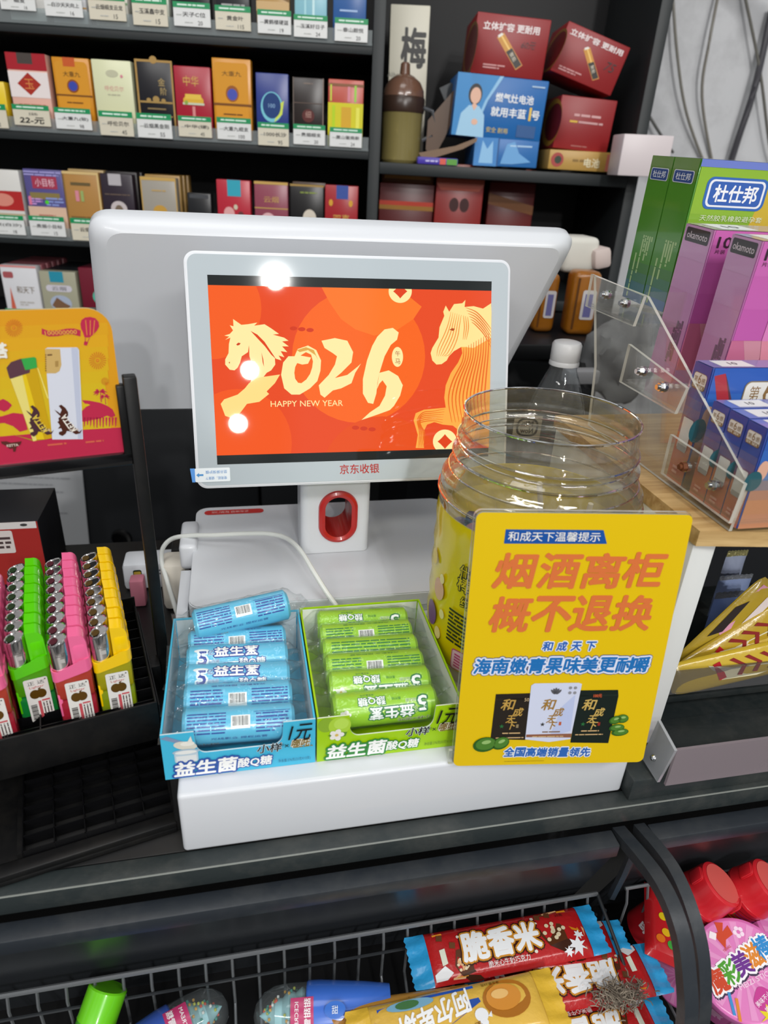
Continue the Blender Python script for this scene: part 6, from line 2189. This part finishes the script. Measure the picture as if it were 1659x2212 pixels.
def tub(label, ctr, nrm, r_, up, full=True):
    n_ = nrm.normalized()
    t = thing('candy_tub', label, 'tub', M=axm(ctr, n_, up), group='pink candy tubs')
    PK = mat('tub_pink', 'd670b4', .3, coat=.3)
    b = MB()
    b.lathe([(.0001, 0), (r_*.93, 0), (r_*.985, -.0012), (r_, -.003), (r_*1.0, -.009), (r_*.97, -.0095)], PK, 56)
    Ft = Matrix.Identity(4)
    b.disc(Ft, 0, 0, r_*.92, r_*.92, pm('d87ab8', .3), .0001, 48)
    for k in range(16):
        a = 2*math.pi*k/16
        b.poly(Ft, [(0, 0), (r_*.9*math.cos(a), r_*.9*math.sin(a)), (r_*.9*math.cos(a+.16), r_*.9*math.sin(a+.16))], pm('df92c4', .3), .0002)
    if full:
        s = r_/100
        A = R(52)
        def rotp(x, y): return (s*(x*math.cos(A)-y*math.sin(A)), s*(x*math.sin(A)+y*math.cos(A)))
        for ch, x, y, c in (('魔', -62, 2, 'c8401c'), ('彩', -28, 6, '4a9a2a'), ('美', 4, 10, '6a2a8a'), ('滋', 35, 14, 'd9842a'), ('棒', 64, 18, '2a86c8')):
            q = rotp(x, y)
            for cc, bo, of in (('3a2a4a', .17, .0003), ('f2eef2', .13, .0004), (c, .03, .0005)):
                b.text(Ft, ch, q[0]+(.0005 if bo > .15 else 0), q[1]-(.0005 if bo > .15 else 0), s*42, pm(cc, .3), s*36, bo, rot=A, off=of)
        q = rotp(12, -24)
        b.text(Ft, 'MEIZI STICK', q[0], q[1], s*9, pm('eec6e0', .3), s*82, .02, rot=A, off=.0004)
        # fox-like paper crane badge
        q = (-s*52, s*44)
        b.poly(Ft, [(q[0]+s*x, q[1]+s*y) for x, y in ((-22, 16), (-6, 24), (-2, 6), (4, 24), (18, 12), (8, -6), (12, -24), (-8, -14), (-20, -8), (-10, 0))], pm('c8401c', .3), .0004)
        b.poly(Ft, [(q[0]+s*x, q[1]+s*y) for x, y in ((-26, -6), (-12, -4), (-10, -18), (-24, -20))], pm('efe6ea', .3), .00045)
        b.text(Ft, 'YIRANG', q[0]+s*14, q[1]-s*22, s*5, pm('c8401c', .3), s*20, rot=R(60), off=.0005)
        for k in range(5):
            b.disc(Ft, -s*25+s*7*math.cos(k*1.256), s*66+s*7*math.sin(k*1.256), s*5, s*5, pm('efd6e8', .3), .0004, 12)
        b.disc(Ft, -s*25, s*66, s*4, s*4, pm('d670b4', .3), .0005, 12)
        for x, y in ((-72, 0), (-78, -14), (-70, -22), (-76, -36)):
            b.poly(Ft, [(s*x+(s*5 if k % 2 == 0 else s*2.2)*math.sin(k*math.pi/5), s*y+(s*5 if k % 2 == 0 else s*2.2)*math.cos(k*math.pi/5)) for k in range(10)], pm('efd6e8', .3), .0004)
        b.poly(Ft, rr(s*30, -s*56, s*80, -s*12, s*14), pm('c0388e', .3), .0004)
        for i, tx in enumerate(('美味不止', '旋转不停')):
            b.text(Ft, tx, s*(46+i*18), -s*34, s*10, pm('f0dcea', .3), s*40, .01, rot=R(64), off=.0005)
        for x, y, c, a in ((-6, -74, '3a8ac8', -60), (8, -78, 'd9842a', -66), (76, 18, '5aa02a', 0), (70, 4, 'c0509a', 20)):
            d = (math.cos(R(a)), math.sin(R(a)))
            w_ = (-d[1]*s*3, d[0]*s*3)
            b.poly(Ft, [(s*x-d[0]*s*20+w_[0], s*y-d[1]*s*20+w_[1]), (s*x-d[0]*s*20-w_[0], s*y-d[1]*s*20-w_[1]), (s*x+d[0]*s*20-w_[0], s*y+d[1]*s*20-w_[1]), (s*x+d[0]*s*20+w_[0], s*y+d[1]*s*20+w_[1])], pm(c, .3), .0006)
        st_ = [(s*70+(s*26 if k % 2 == 0 else s*14)*math.sin(k*math.pi/8), -s*58+(s*26 if k % 2 == 0 else s*14)*math.cos(k*math.pi/8)) for k in range(16)]
        st_ = [(x, y) for x, y in st_ if math.hypot(x, y) < r_*.95]
        b.poly(Ft, st_, pm('e0cc1c', .3), .0005)
    b.build('lid', t)
    b = MB()
    b.lathe([(r_*.95, -.0095), (r_*.93, -.05), (.0001, -.05)], mat('tub_body_pink', 'c05a9a', .3, coat=.2), 48)
    for k in range(5):
        a0 = R(-150+k*24)
        FQ = lambda u, v, n, a0=a0: Vector(((r_*.955+n)*math.cos(a0+u/r_), (r_*.955+n)*math.sin(a0+u/r_), v))
        b.lines(FQ, -.004, -.03, .004, -.015, 5, pm('e6b8d6', .3), .0003)
    b.build('tub_body', t)
    return t


c = AZ(1606, 2094, .845)
tub('pink candy stick tub with colourful upright lettering on its lid', c, (CAMP-c)*.6+Vector((0.02, -.05, .32)), .0330, Vector((0, 0, 1)))
c = AZ(1700, 2010, .832)
tub('pink candy stick tub at the right photo edge behind the front tub', c, (CAMP-c)*.3+Vector((.25, 0, .2)), .028, Vector((0, 0, 1)), False)
c = AZ(1465, 2105, .815)
tub('pink candy stick tub low between the two curved basket bars', c, (CAMP-c)*.3+Vector((-.3, 0, .1)), .022, Vector((0, 0, 1)), False)

# ================================================================ wooden side shelf at the right
def wood():
    m = mat('pale_wood', 'b48c54', .42, coat=.1)
    nt = m.node_tree
    bs = nt.nodes['Principled BSDF']
    tc = nt.nodes.new('ShaderNodeTexCoord')
    mp_ = nt.nodes.new('ShaderNodeMapping')
    mp_.inputs['Scale'].default_value = (4, 55, 55)
    n_ = nt.nodes.new('ShaderNodeTexNoise')
    n_.inputs['Scale'].default_value = 3.0
    n_.inputs['Detail'].default_value = 6
    n_.inputs['Distortion'].default_value = .4
    rp = nt.nodes.new('ShaderNodeValToRGB')
    rp.color_ramp.elements[0].position = .3
    rp.color_ramp.elements[0].color = rgb('ab8752')
    rp.color_ramp.elements[1].position = .68
    rp.color_ramp.elements[1].color = rgb('d2b27c')
    nt.links.new(tc.outputs['Object'], mp_.inputs['Vector'])
    nt.links.new(mp_.outputs['Vector'], n_.inputs['Vector'])
    nt.links.new(n_.outputs['Fac'], rp.inputs['Fac'])
    nt.links.new(rp.outputs['Color'], bs.inputs['Base Color'])
    return m


ZW = 1.151
WX0, WY0, WY1 = .2705, .3155, .527
cab = thing('side_cabinet', 'small side cabinet with pale wooden top and white left panel', 'cabinet', (WX0, WY0, ZC))
CO = Vector((WX0, WY0, ZC))
b = MB()
fy = -.012                                     # the front edge runs slightly towards us at the right
P = [(0, 0), (.45, fy*5), (.45, WY1-WY0), (0, WY1-WY0)]
b.prism(TOP(0), P, ZW-ZC-.0105, ZW-ZC, wood())
b.build('wooden_top', cab)
b = MB()
b.box(.0010, .0175, .003, WY1-WY0-.004, .0205, ZW-ZC-.0106, mat('white_panel', 'dcdedc', .4), .0008)
b.build('side_panel', cab)
for z_, y0 in ((AY(1430, 1530, .35).z, .045), (AY(1440, 1600, .335).z, .02)):
    b = MB()
    b.box(.0126, .45, y0, .2, z_-ZC-.006, z_-ZC, CTR, .0008)
    b.build('shelf_board', cab)
b = MB()
b.box(.0126, .45, .19, .2, .0002, ZW-ZC-.0106, mat('cabinet_back', '26282c', .6))
b.build('back_panel', cab)
b = MB()
zA = AY(1430, 1500, .335).z-ZC
b.box(.0126, .45, .03, .032, zA-.012, zA+.010, clear('smoky_acrylic', 'd8d8da', .07, .06, ior=1.4))
b.build('clear_front', cab)
# frosted acrylic lip along the bottom
lip = thing('acrylic_lip', 'frosted acrylic front lip with a screw beside the yellow sign', 'acrylic lip', (0, 0, 0))
FRO = clear('frosted_acrylic', 'd3d6da', .5, .2, ior=1.45)
XL = .2690
b = MB()
P = [AX(*q, XL) for q in ((1422, 1556), (1458, 1622), (1420, 1690), (1386, 1636))]
b.prism(fr((XL, 0, 0), (0, -1, 0), (0, 0, 1)), [(-p.y, max(p.z, ZC+.0202)) for p in P], -.002, 0, FRO)
b.build('end_plate', lip)
b = MB()
y_l = AX(1458, 1622, XL).y
ZL = ZC+.0202
zt_, zb2 = AX(1458, 1622, XL).z, ZL+.004
zt_ = max(zt_, zb2+.01)
b.box(XL+.002, .62, y_l, y_l+.002, zb2, zt_, clear('lip_acrylic', 'd0c4ca', .30, .12, ior=1.45))
b.build('front_strip', lip)
b = MB()
ps = AX(1413, 1637, XL)
b.lathe([(.0001, .0022), (.0018, .0018), (.0026, .0004), (.0026, 0)], STEEL, 20, T=axm(ps, (-1, 0, 0)))
b.build('screw', lip)


# pouches on the lower shelf
def lolly(label, A, B, wd, th, col, prints, group):
    d = B-A
    L = d.length
    t = thing('snack_pouch', label, 'pouch', M=axm((A+B)/2, d, (0, -1, .4)), group=group)
    b = MB()
    def Fp(i, j):
        u, q = (i-.5)*L, 2*math.pi*j
        e = max(0, 1-abs(2*u/L)**6)**.5
        return Vector((wd*(.75+.25*e)*math.cos(q), th*e*math.sin(q), u))
    b.grid(Fp, 24, 20, mat('pouch_'+col, col, .22, coat=.5, bump=.25, bscale=120))
    def F(u, v, n):                             # face towards us
        e = max(0, 1-abs(2*u/L)**6)**.5
        c = max(-1, min(1, v/wd))
        return Vector((-v, th*e*math.sqrt(max(0, 1-c*c))+n, u))
    prints(b, F, L, wd)
    b.build('pouch_body', t, ang=70)
    return t


def pr_pink(b, F, L, w_):
    b.poly(F, [(L*.0, -w_*.7), (L*.45, -w_*.6), (L*.47, w_*.6), (L*.05, w_*.75), (-L*.05, 0)], pm('d99ab0', .25), .0005)
    b.poly(F, [(L*.1, w_*.2), (L*.4, w_*.1), (L*.4, w_*.6), (L*.1, w_*.7)], pm('e6d8d4', .25), .0007)
    b.poly(F, [(-L*.1, -w_*.7), (L*.2, -w_*.8), (L*.3, -w_*.5), (0, -w_*.3)], pm('2a2220', .25), .0007)
def pr_swirl(b, F, L, w_):
    b.poly(F, [(-L*.2, -w_*.5), (L*.0, -w_*.1), (L*.3, w_*.1), (L*.46, w_*.5), (L*.2, w_*.7), (-L*.1, w_*.5)], pm('e0d8b4', .25), .0005)
    b.poly(F, [(-L*.16, -w_*.5), (-L*.1, -w_*.6), (-L*.06, w_*.4), (-L*.12, w_*.5)], pm('b0202a', .25), .0007)
    for k in range(3):
        b.poly(F, [(-L*.02+k*L*.13, -w_*.55), (L*.08+k*L*.13, -w_*.1), (L*.03+k*L*.13, w_*.4), (L*.07+k*L*.13, w_*.45), (L*.12+k*L*.13, -w_*.1), (L*.02+k*L*.13, -w_*.62)], pm('8a2a26', .25), .0007)


yq = .372
lolly('pink and white topped snack pouch uppermost of the slanted pouches', AY(1458, 1462, yq), AY(1672, 1262, yq), .0135, .004, 'b0942c', pr_pink, 'slanted snack pouches')
lolly('yellow snack pouch with red swirl, second in the slanted pile', AY(1478, 1462, yq-.008), AY(1690, 1330, yq-.008), .0145, .004, 'b8982a', pr_swirl, 'slanted snack pouches')
lolly('yellow snack pouch third in the slanted pile, mostly past the photo edge', AY(1560, 1440, yq-.014), AY(1720, 1372, yq-.014), .012, .004, 'c0a030', pr_swirl, 'slanted snack pouches')
lolly('yellow snack pouch lying flat lowest in the pile with red swirl', AY(1448, 1470, yq-.02), AY(1700, 1412, yq-.02), .0135, .0045, 'c8aa34', pr_swirl, 'slanted snack pouches')


def ice_bag(label, x0, x1, ytop, ybot, yy, col, trim, star=None):
    a_, c = AY(x0, ybot, yy), AY(x1, ytop, yy)
    W, H = c.x-a_.x, c.z-a_.z
    t = thing('ice_pop_bag', label, 'bag', (a_.x, yy, a_.z), group='silver blue bags in the side cabinet')
    b = MB()
    b.grid(lambda i, j: Vector((i*W, -.006*math.sin(math.pi*i)**.6*math.sin(math.pi*min(1, j*1.05))**.5, j*H*.9)), 14, 12, mat('bag_'+col, col, .25, metal=.1, coat=.4, bump=.4, bscale=60))
    if star:
        b.disc(FRONT(-.0065), W*.7, H*.45, W*.28, W*.16, pm('8a3a6a', .25), .0002, 18)
        b.disc(FRONT(-.0065), W*.25, H*.5, W*.14, W*.1, pm('7a86b8', .25), .0002, 7)
    b.build('bag_front', t, ang=70)
    b = MB()
    N_ = 14
    vs = []
    for j in range(N_+1):
        x = W*j/N_
        vs += [(x, -.0004, H*.88), (x, -.0004+.0006*(j % 2), H*.95), (x, -.0004, H*(1.0 if j % 2 else .985))]
    b.add(vs, [(j*3+k, (j+1)*3+k, (j+1)*3+k+1, j*3+k+1) for j in range(N_) for k in range(2)], mat('trim_'+trim, trim, .25, metal=.6, bump=.6, bscale=300))
    b.build('crimped_top', t, ang=10)


ice_bag('silver bag with gold crimped top hanging behind the others under the wooden top', 1537, 1618, 1186, 1300, .45, 'b0bad6', 'cfc78a')
ice_bag('silver blue bag with a magenta disc under the wooden top', 1528, 1628, 1238, 1330, .43, '98aad6', 'b0b4bc', True)
ice_bag('blue bag in front of the silver ones with a grey crimped top', 1508, 1632, 1272, 1400, .41, '7088c4', '9094a0')
ice_bag('dark blue bag behind the white panel beside the sign', 1485, 1500, 1195, 1330, .40, '3a5a90', '8a8e9a')

# ================================================================ clear acrylic rack with cartons
RX = .288
rk = thing('acrylic_rack', 'clear acrylic three-step rack with bolts on the wooden top', 'rack', (0, 0, 0))
PX = lambda pts, x: [(-p.y, p.z) for p in (AX(*q, x) for q in pts)]
FX = fr((RX, 0, 0), (0, -1, 0), (0, 0, 1))
# big side plate: stepped back edge, slanted front edge
b = MB()
pts = [AX(*q, RX) for q in ((1283, 596), (1398, 640), (1615, 1045), (1580, 1130))]
side = [(-pts[0].y, pts[0].z), (-pts[1].y, pts[1].z), (-pts[2].y, pts[2].z), (-pts[3].y, ZW+.0006), (-.50, ZW+.0006), (-.508, 1.2)]
b.prism(FX, side, -.0022, 0, ACR, ACRE)
b.build('side_plate', rk)
TR_ = [((1455, 938), (1435, 1018), (1580, 1135), (1615, 1045)), ((1364, 743), (1346, 815), (1461, 905), (1490, 838)), ((1283, 592), (1271, 655), (1372, 712), (1398, 640))]
for k, q in enumerate(TR_):
    p = [AX(*z, RX-.0028) for z in q]
    b = MB()
    yb_, yf_ = p[1].y, p[2].y
    z0 = max(ZW+.0006, (p[1].z+p[2].z)/2) if k == 0 else (p[1].z+p[2].z)/2
    poly = [(-p[0].y, p[0].z), (-p[1].y, z0), (-p[2].y, z0), (-p[3].y, p[3].z)]
    b.prism(fr((RX-.0028, 0, 0), (0, -1, 0), (0, 0, 1)), poly, 0, .0024, ACR, ACRE)
    b.box(RX-.0004, .62, yf_-.002, yf_, z0, z0+(p[3].z-p[2].z), ACR)
    b.box(RX-.0004, .62, yf_, yb_, z0, z0+.002, ACR)
    b.build('tray', rk)
for x, y, rust in ((1482, 1008, True), (1543, 1048, False), (1388, 802, False), (1433, 836, False), (1312, 637, False), (1352, 655, False)):
    p = AX(x, y, RX-.006)
    b = MB()
    m_ = mat('rusty_bolt', '6a3a1c', .6) if rust else STEEL
    T = axm(p, (-1, 0, 0))
    b.lathe([(.0032, -.0022), (.0036, -.0012), (.0036, .0006), (.0026, .0006)], STEEL, 18, T=T)
    hexp = [(.0031*math.cos(R(60*i)), .0031*math.sin(R(60*i))) for i in range(6)]
    b.prism(T, hexp, .0006, .0034, m_)
    b.lathe([(.0018, .0034), (.0018, .0052), (.0001, .0052)], m_, 14, T=T)
    b.build('bolt', rk)


def stand_box(name, label, cat, xl, yb_, yf_, z0, z1, W, base, left, front, top, group, sticker=None, rx=0, finish=.3, extra=None):
    """a carton whose narrow left side faces us: back and front edge at yb_ and yf_"""
    D, H = yb_-yf_, z1-z0
    M = Matrix.Translation((xl, yf_, z0)) @ Matrix.Rotation(R(rx), 4, 'X')
    t = thing(name, label, cat, M=M, group=group)
    b = MB()
    mk = lambda h: mat('gloss_'+h, h, finish, coat=.5)
    b.box(0, W, 0, D, 0, H, mk(base), .0006, 2)
    decor(b, LEFT(0, D, 0), D, H, left, mk=mk)
    decor(b, FRONT(0), W, H, front, mk=mk)
    decor(b, TOP(H), W, D, top, mk=mk)
    if extra:
        extra(b, W, D, H)
    b.build('carton_body', t)
    if sticker:
        b = MB()
        b.rect(TOP(H), W*.1, D*.12, W*.42, D*.92, pm('dcdcda', .4), .0004)
        b.text(TOP(H), sticker, W*.26, D*.5, D*.3, pm('5a5a5e'), off=.0006)
        b.build('price_sticker', t)
    return t


def grad(c0, c1, n=7, y0=0, y1=1):
    a_ = [int(c0[i:i+2], 16) for i in (0, 2, 4)]
    c = [int(c1[i:i+2], 16) for i in (0, 2, 4)]
    return [('r', 0.01, y0+(y1-y0)*k/n, .99, y0+(y1-y0)*(k+1)/n, ''.join('%02x' % round(p+(q-p)*(k+.5)/n) for p, q in zip(a_, c))) for k in range(n)]


# green pair
GZ0 = (lambda p: p.z)(AX(1300, 690, RX))
GL = grad('3f6aa8', '3c7a24', 4, .0, .28)+grad('3c8420', '4a8a1c', 3, .28, .86)+grad('5a8628', '6a8a50', 2, .86, 1)+[
    ('rr', .1, .845, .9, .925, 'd6dae6', .2), ('rr', .13, .85, .87, .92, '2a4a8a', .2), ('t', '杜仕邦', .5, .885, .045, 'e9ecf2', {'w': .58, 'b': .01}),
    ]+[('l', .68-.115*k, .22 if k == 1 else .42, .75-.115*k, .78-.02*k, 1, 'b6cf9a') for k in range(0)]
def vert_print(cols, z0, z1, c):
    def f(b, W, D, H):
        for k, (x, a_, e_) in enumerate(cols):
            Fv = fr((0, D*(1-x), H*a_), (0, 0, -1), (0, 1, 0))
            Fv = fr((0, D*(1-x), H*a_), (0, 0, -1), (0, -1, 0))
            b.lines(Fv, 0, -D*.036, H*(a_-e_), D*.036, 1, mat('gloss_'+c, c, .3), .0006, .9)
    return f


vp = vert_print([(.84, .80, .44), (.74, .79, .34), (.64, .80, .30), (.54, .81, .36), (.44, .82, .20), (.24, .34, .02)], 0, 1, 'a8c48a')
GF = grad('7aa834', '8fb83c', 3)+[('p', [(.45, 0), (1, 0), (1, 1), (.72, 1)], 'c9ae3c'), ('p', [(.62, 0), (1, 0), (1, .7)], 'd9c46a'), ('r', 0, .955, 1, 1, '6f80c8'),
      ('rr', .10, .70, .70, .90, '3a6ab4', .25), ('rr', .125, .715, .675, .885, 'e6e9f0', .22), ('rr', .145, .727, .655, .873, '3a62b0', .2), ('t', '杜仕邦', .4, .8, .105, 'eef0f4', {'w': .42, 'b': .025}),
      ('t', '天然胶乳橡胶避孕套', .42, .645, .038, 'dfe8c8', {'w': .62}), ('t', 'BEILESI CONDOMS', .42, .575, .032, 'dfe8c8', {'w': .6})]
GX = .328
yb1, yb2, yb3 = AX(1407, 336, GX).y, AX(1454, 342, GX).y, AX(1509, 350, GX).y
zt_ = AX(1454, 342, GX).z
stand_box('green_carton', 'tall green and gold carton at the front of the top step', 'carton', GX, yb2-.0004, yb3, 1.2475, zt_, .085, '4a8a2a', GL, GF, [('r', 0, 0, 1, 1, '8f9ab0')], 'green cartons on the top step', extra=vp, rx=2)
stand_box('green_carton', 'tall green carton behind its twin at the back of the top step', 'carton', GX, yb1, yb2+.0004, 1.2475, zt_+.001, .085, '4a8a2a', GL, GF, [('r', 0, 0, 1, 1, '8f9ab0')], 'green cartons on the top step', extra=vp, rx=2)
pb = AX(1655, 470, .40)
stand_box('blue_small_carton', 'blue shiny carton at the right photo edge beside the green cartons', 'carton', GX+.0875, yb2, yb3, 1.2475, zt_-.012, .06, '2f66b0', [], grad('2f66b0', '8fb2d8', 4), [], None, rx=2)
# pink pair
PXX = .320
pL = grad('bd7aac', 'c094be', 5)+[('rr', .08, .90, .92, .985, '1e181c', .15), ('t', 'okamoto', .5, .942, .042, 'd9cfd6', {'w': .72})]
pF = grad('bc5aa4', 'cc6cb4', 3, .42, 1)+[('r', 0, 0, 1, .42, 'c06a8a'), ('p', [(.1, .42), (.34, .42), (.22, .18)], 'c98a98'), ('r', .0, .0, 1, .1, '9a6ab0'), ('t', '10', .11, .93, .065, '3a2a34', {'w': .12, 'b': .02}), ('t', '片装', .09, .875, .026, '5a3a4a', {'w': .09})]
pF2 = [('r', .25, .42, 1, .86, 'd880b8'), ('p', [(.25, .42), (1, .42), (1, .12), (.35, .12)], 'd8889a'), ('p', [(.45, .3), (1, .5), (1, .14), (.6, .2)], 'e0a89a')]
vp2 = vert_print([(.82, .42, .22), (.74, .40, .14), (.66, .41, .16), (.58, .36, .12)], 0, 1, '7a5a72')
q0, q1, q2, q3 = (AX(x, y, PXX).y for x, y in ((1476, 476), (1534, 495), (1571, 510), (1634, 526)))
zp = AX(1534, 495, PXX).z
stand_box('pink_carton', 'tall mauve pink carton at the back of the middle step', 'carton', PXX, q0, q1, 1.2030, zp, .09, 'b06aa0', pL, pF, [('r', 0, 0, 1, 1, 'a89aa0')], 'pink cartons on the middle step', '10', rx=3, extra=vp2)
stand_box('pink_carton', 'tall mauve pink carton at the front of the middle step', 'carton', PXX, q2, q3, 1.2030, zp-.002, .09, 'b06aa0', pL, pF+pF2, [('r', 0, 0, 1, 1, 'a89aa0')], 'pink cartons on the middle step', '10', rx=3, extra=vp2)
# small blue and coral cartons
SXX = .2905
def six_left():
    return grad('c46a5a', 'c9784a', 3, 0, .42)+grad('a86a6a', '4a5aa0', 4, .42, .72)+grad('2f50a4', '2446a0', 2, .72, 1)+[
        ('rr', .12, .80, .88, .93, '8a6a3c', .2), ('rr', .14, .805, .86, .926, 'e6e2da', .2), ('t', '第', .28, .878, .045, '8a6a3c', {'w': .2}), ('t', '6', .5, .885, .075, '8a6a3c', {'w': .16}), ('t', '感', .72, .878, .045, '8a6a3c', {'w': .2}), ('r', .15, .808, .85, .84, '8a6a3c'), ('t', 'SIX SEX', .5, .824, .022, 'eee8da', {'w': .6, 'b': .02}),
        ('rr', .2, .30, .8, .56, 'dcdad6', .08), ('r', .24, .285, .78, .335, 'a8a4a2'), ('l', .3, .08, .7, .16, 2, 'dca090')]
six_front = grad('c98a6a', 'c98a5a', 2, 0, .3)+grad('d0885a', '4a78b8', 3, .3, .6)+grad('3a6ab8', '2f58ac', 2, .6, 1)+[
    ('p', [(.02, .94), (.12, .96), (.3, .6), (.34, .45), (.22, .5)], 'a8323a'), ('p', [(.12, .96), (.16, .9), (.4, .5), (.34, .45), (.3, .6)], '5a3a44'),
    ('e', .06, .6, .05, .1, 'd9a890'), ('e', .0, .5, .08, .1, '2a5a64'), ('p', [(.3, .56), (.7, .62), (1, .56), (1, .36), (.3, .36)], 'a8443c'),
    ('rr', .34, .64, .86, .9, '8a7a5a', .2), ('rr', .35, .65, .85, .89, 'e0ddd4', .2), ('t', '第', .45, .8, .12, '8a6a3c', {'w': .1}), ('t', '6', .6, .82, .2, '8a6a3c', {'w': .12}), ('t', '感', .75, .8, .12, '8a6a3c', {'w': .1}), ('r', .36, .66, .84, .72, '8a6a3c'), ('t', 'SIX SEX', .6, .69, .05, 'eee8da', {'w': .44, 'b': .02}),
    ('t', '冰火', .42, .5, .14, 'eceef2', {'w': .24, 'sh': .15}), ('t', '一体', .64, .52, .08, 'eceef2', {'w': .13, 'b': .02}), ('t', 'Ice and Fire', .55, .4, .035, 'e6dcd8', {'w': .4})]
s = [AX(x, y, SXX) for x, y in ((1506, 779), (1542, 797), (1545, 863), (1581, 883), (1621, 905), (1662, 928))]
zA = ZW+.0035
stand_box('slim_blue_carton', 'blue and coral carton standing taller at the back of the lowest step', 'carton', SXX, s[0].y, s[1].y, zA, s[0].z, .075, '3a50a0', six_left(), six_front, [('r', 0, 0, 1, 1, '7a78b0')], 'blue and coral cartons on the lowest step', '10')
for k, (nm, i) in enumerate((('blue and coral carton directly in front of the taller blue one', 2), ('middle one of the three short blue and coral cartons', 3), ('blue and coral carton nearest to us on the lowest step', 4))):
    stand_box('slim_blue_carton', nm, 'carton', SXX, s[i].y-.0003, s[i+1].y+.0003, zA, s[i].z-.0005, .072, '3a50a0', six_left(), six_front, [('r', 0, 0, 1, 1, '6a78b8')], 'blue and coral cartons on the lowest step', '10')

# ================================================================ things behind the till at the right
bo = AY(1225, 750, .62)
t = thing('water_bottle', 'clear plastic bottle with white cap behind the lollipop jar', 'bottle', (bo.x, .62, ZC+.0003))
hB = bo.z-ZC+.006
b = MB()
b.lathe([(.0001, .001), (.03, 0), (.034, .006), (.034, .09), (.0335, hB-.098), (.0325, hB-.085), (.026, hB-.06), (.017, hB-.036), (.0135, hB-.028), (.0135, hB-.02)], clear('bottle_plastic', 'eef2f4', .06, .05, bump=.3, bscale=60, ior=1.5), 40)
b.build('clear_body', t)
b = MB()
b.lathe([(.0135, hB-.024), (.0148, hB-.0235), (.0148, hB-.0205), (.0142, hB-.019), (.0145, hB-.0185), (.0145, hB-.0035), (.013, hB-.0012), (.011, hB-.0005), (.0001, hB-.0002)], mat('cap_white', 'dededf', .35), 40)
b.build('cap', t)
b = MB()
b.lathe([(.0343, .055), (.0343, .1)], mat('bottle_label', 'd9dadc', .4), 40)
def FBt(u, v, n):
    q = R(-116)+u/.0343
    return Vector(((.0345+n)*math.cos(q), (.0345+n)*math.sin(q), v))
b.build('label', t)

BK = mat('shelf_grey', '32383a')
bx = AY(1250, 750, .86)
bench = thing('back_bench', 'dark low bench behind the till carrying packets', 'bench', (.40, .86, 0))
b = MB()
zben = AY(1240, 725, .86).z
b.box(-.22, .5, -.05, .16, zben-.02, zben, mat('bench_black', '101113', .4), .002)
b.build('bench_top', bench)
for x in (-.2, .48):
    b = MB()
    b.box(x-.02, x+.02, -.04, .14, 0, zben-.0202, mat('bench_black', '101113', .4))
    b.build('leg', bench)
def amber(label, x0, x1, y0, y1, yy, seed):
    a_, c = AY(x0, y1, yy), AY(x1, y0, yy)
    W, H = c.x-a_.x, c.z-zben
    t = thing('amber_packet', label, 'packet', (a_.x, yy, zben+.0003), R(-6), 'amber packets behind the till')
    b = MB()
    b.box(0, W, 0, .035, 0, H, mat('amber_wrap', '9a5e14', .3, coat=.3, dirt='5a3008', dscale=25, damt=.8), .008, 3)
    b.rect(FRONT(0), W*.12, H*.1, W*.2, H*.9, mat('amber_dark', '5a3410', .4), .0002)
    b.build('packet_body', t)
    b = MB()
    b.rrect(FRONT(0), W*.36, H*.26, W*.86, H*.72, .003, pm('c9c4c4', .4), .0006)
    b.rect(FRONT(0), W*.46, H*.3, W*.74, H*.66, pm('6a689a', .4), .0008)
    b.build('label', t)
amber('amber packet with a white and blue label behind the till, right one', 1222, 1304, 588, 730, .86, 1)
amber('amber packet with small white labels half hidden by the till display', 1150, 1214, 592, 730, .875, 2)
# white pack of tissue
a_, c = AY(1215, 590, .90), AY(1318, 515, .90)
t = thing('tissue_pack', 'white tissue pack lying on the amber packets', 'tissue pack', (a_.x, .90, a_.z))
b = MB()
W, H = c.x-a_.x, c.z-a_.z
b.box(0, W*.82, 0, .05, 0, H, mat('tissue_white', 'cfcdc4', .6, bump=.3, bscale=40), .008, 3)
b.box(W*.7, W*1.12, -.01, .04, -.004, H*.5, mat('tissue_pinkish', 'c9bab4', .6), .006, 2, T=Matrix.Rotation(R(-12), 4, 'Y'))
b.build('tissue_body', t)
# grey plastic bag lump
p = AY(1345, 770, .80)
bm = bmesh.new()
bmesh.ops.create_icosphere(bm, subdivisions=4, radius=1)
rs = random.Random(2)
from mathutils import noise
for v in bm.verts:
    k = 1+.28*noise.noise(v.co*1.7)+.12*noise.noise(v.co*5)
    v.co = Vector((v.co.x*.05*k, v.co.y*.035*k, v.co.z*.055*k))
b = MB()
bm.verts.index_update()
b.add([v.co.copy() for v in bm.verts], [[v.index for v in f.verts] for f in bm.faces], mat('grey_bag', '6a6b6c', .5, bump=.6, bscale=30))
bm.free()
tag(b.build('plastic_bag', loc=p), 'crumpled grey plastic bag seen through the acrylic rack', 'bag')
a_, c = AY(1225, 832, .74), AY(1300, 802, .74)
b = MB()
b.box(0, c.x-a_.x, 0, .02, 0, c.z-a_.z, pm('9a9a9c', .5), .003)
tag(b.build('grey_strip', loc=(a_.x, .74, a_.z)), 'small pale grey tray lying behind the clear bottle', 'tray')
for o in (_fo,):
    if o.name in COL.objects:
        COL.objects.unlink(o)
bpy.data.objects.remove(_fo)
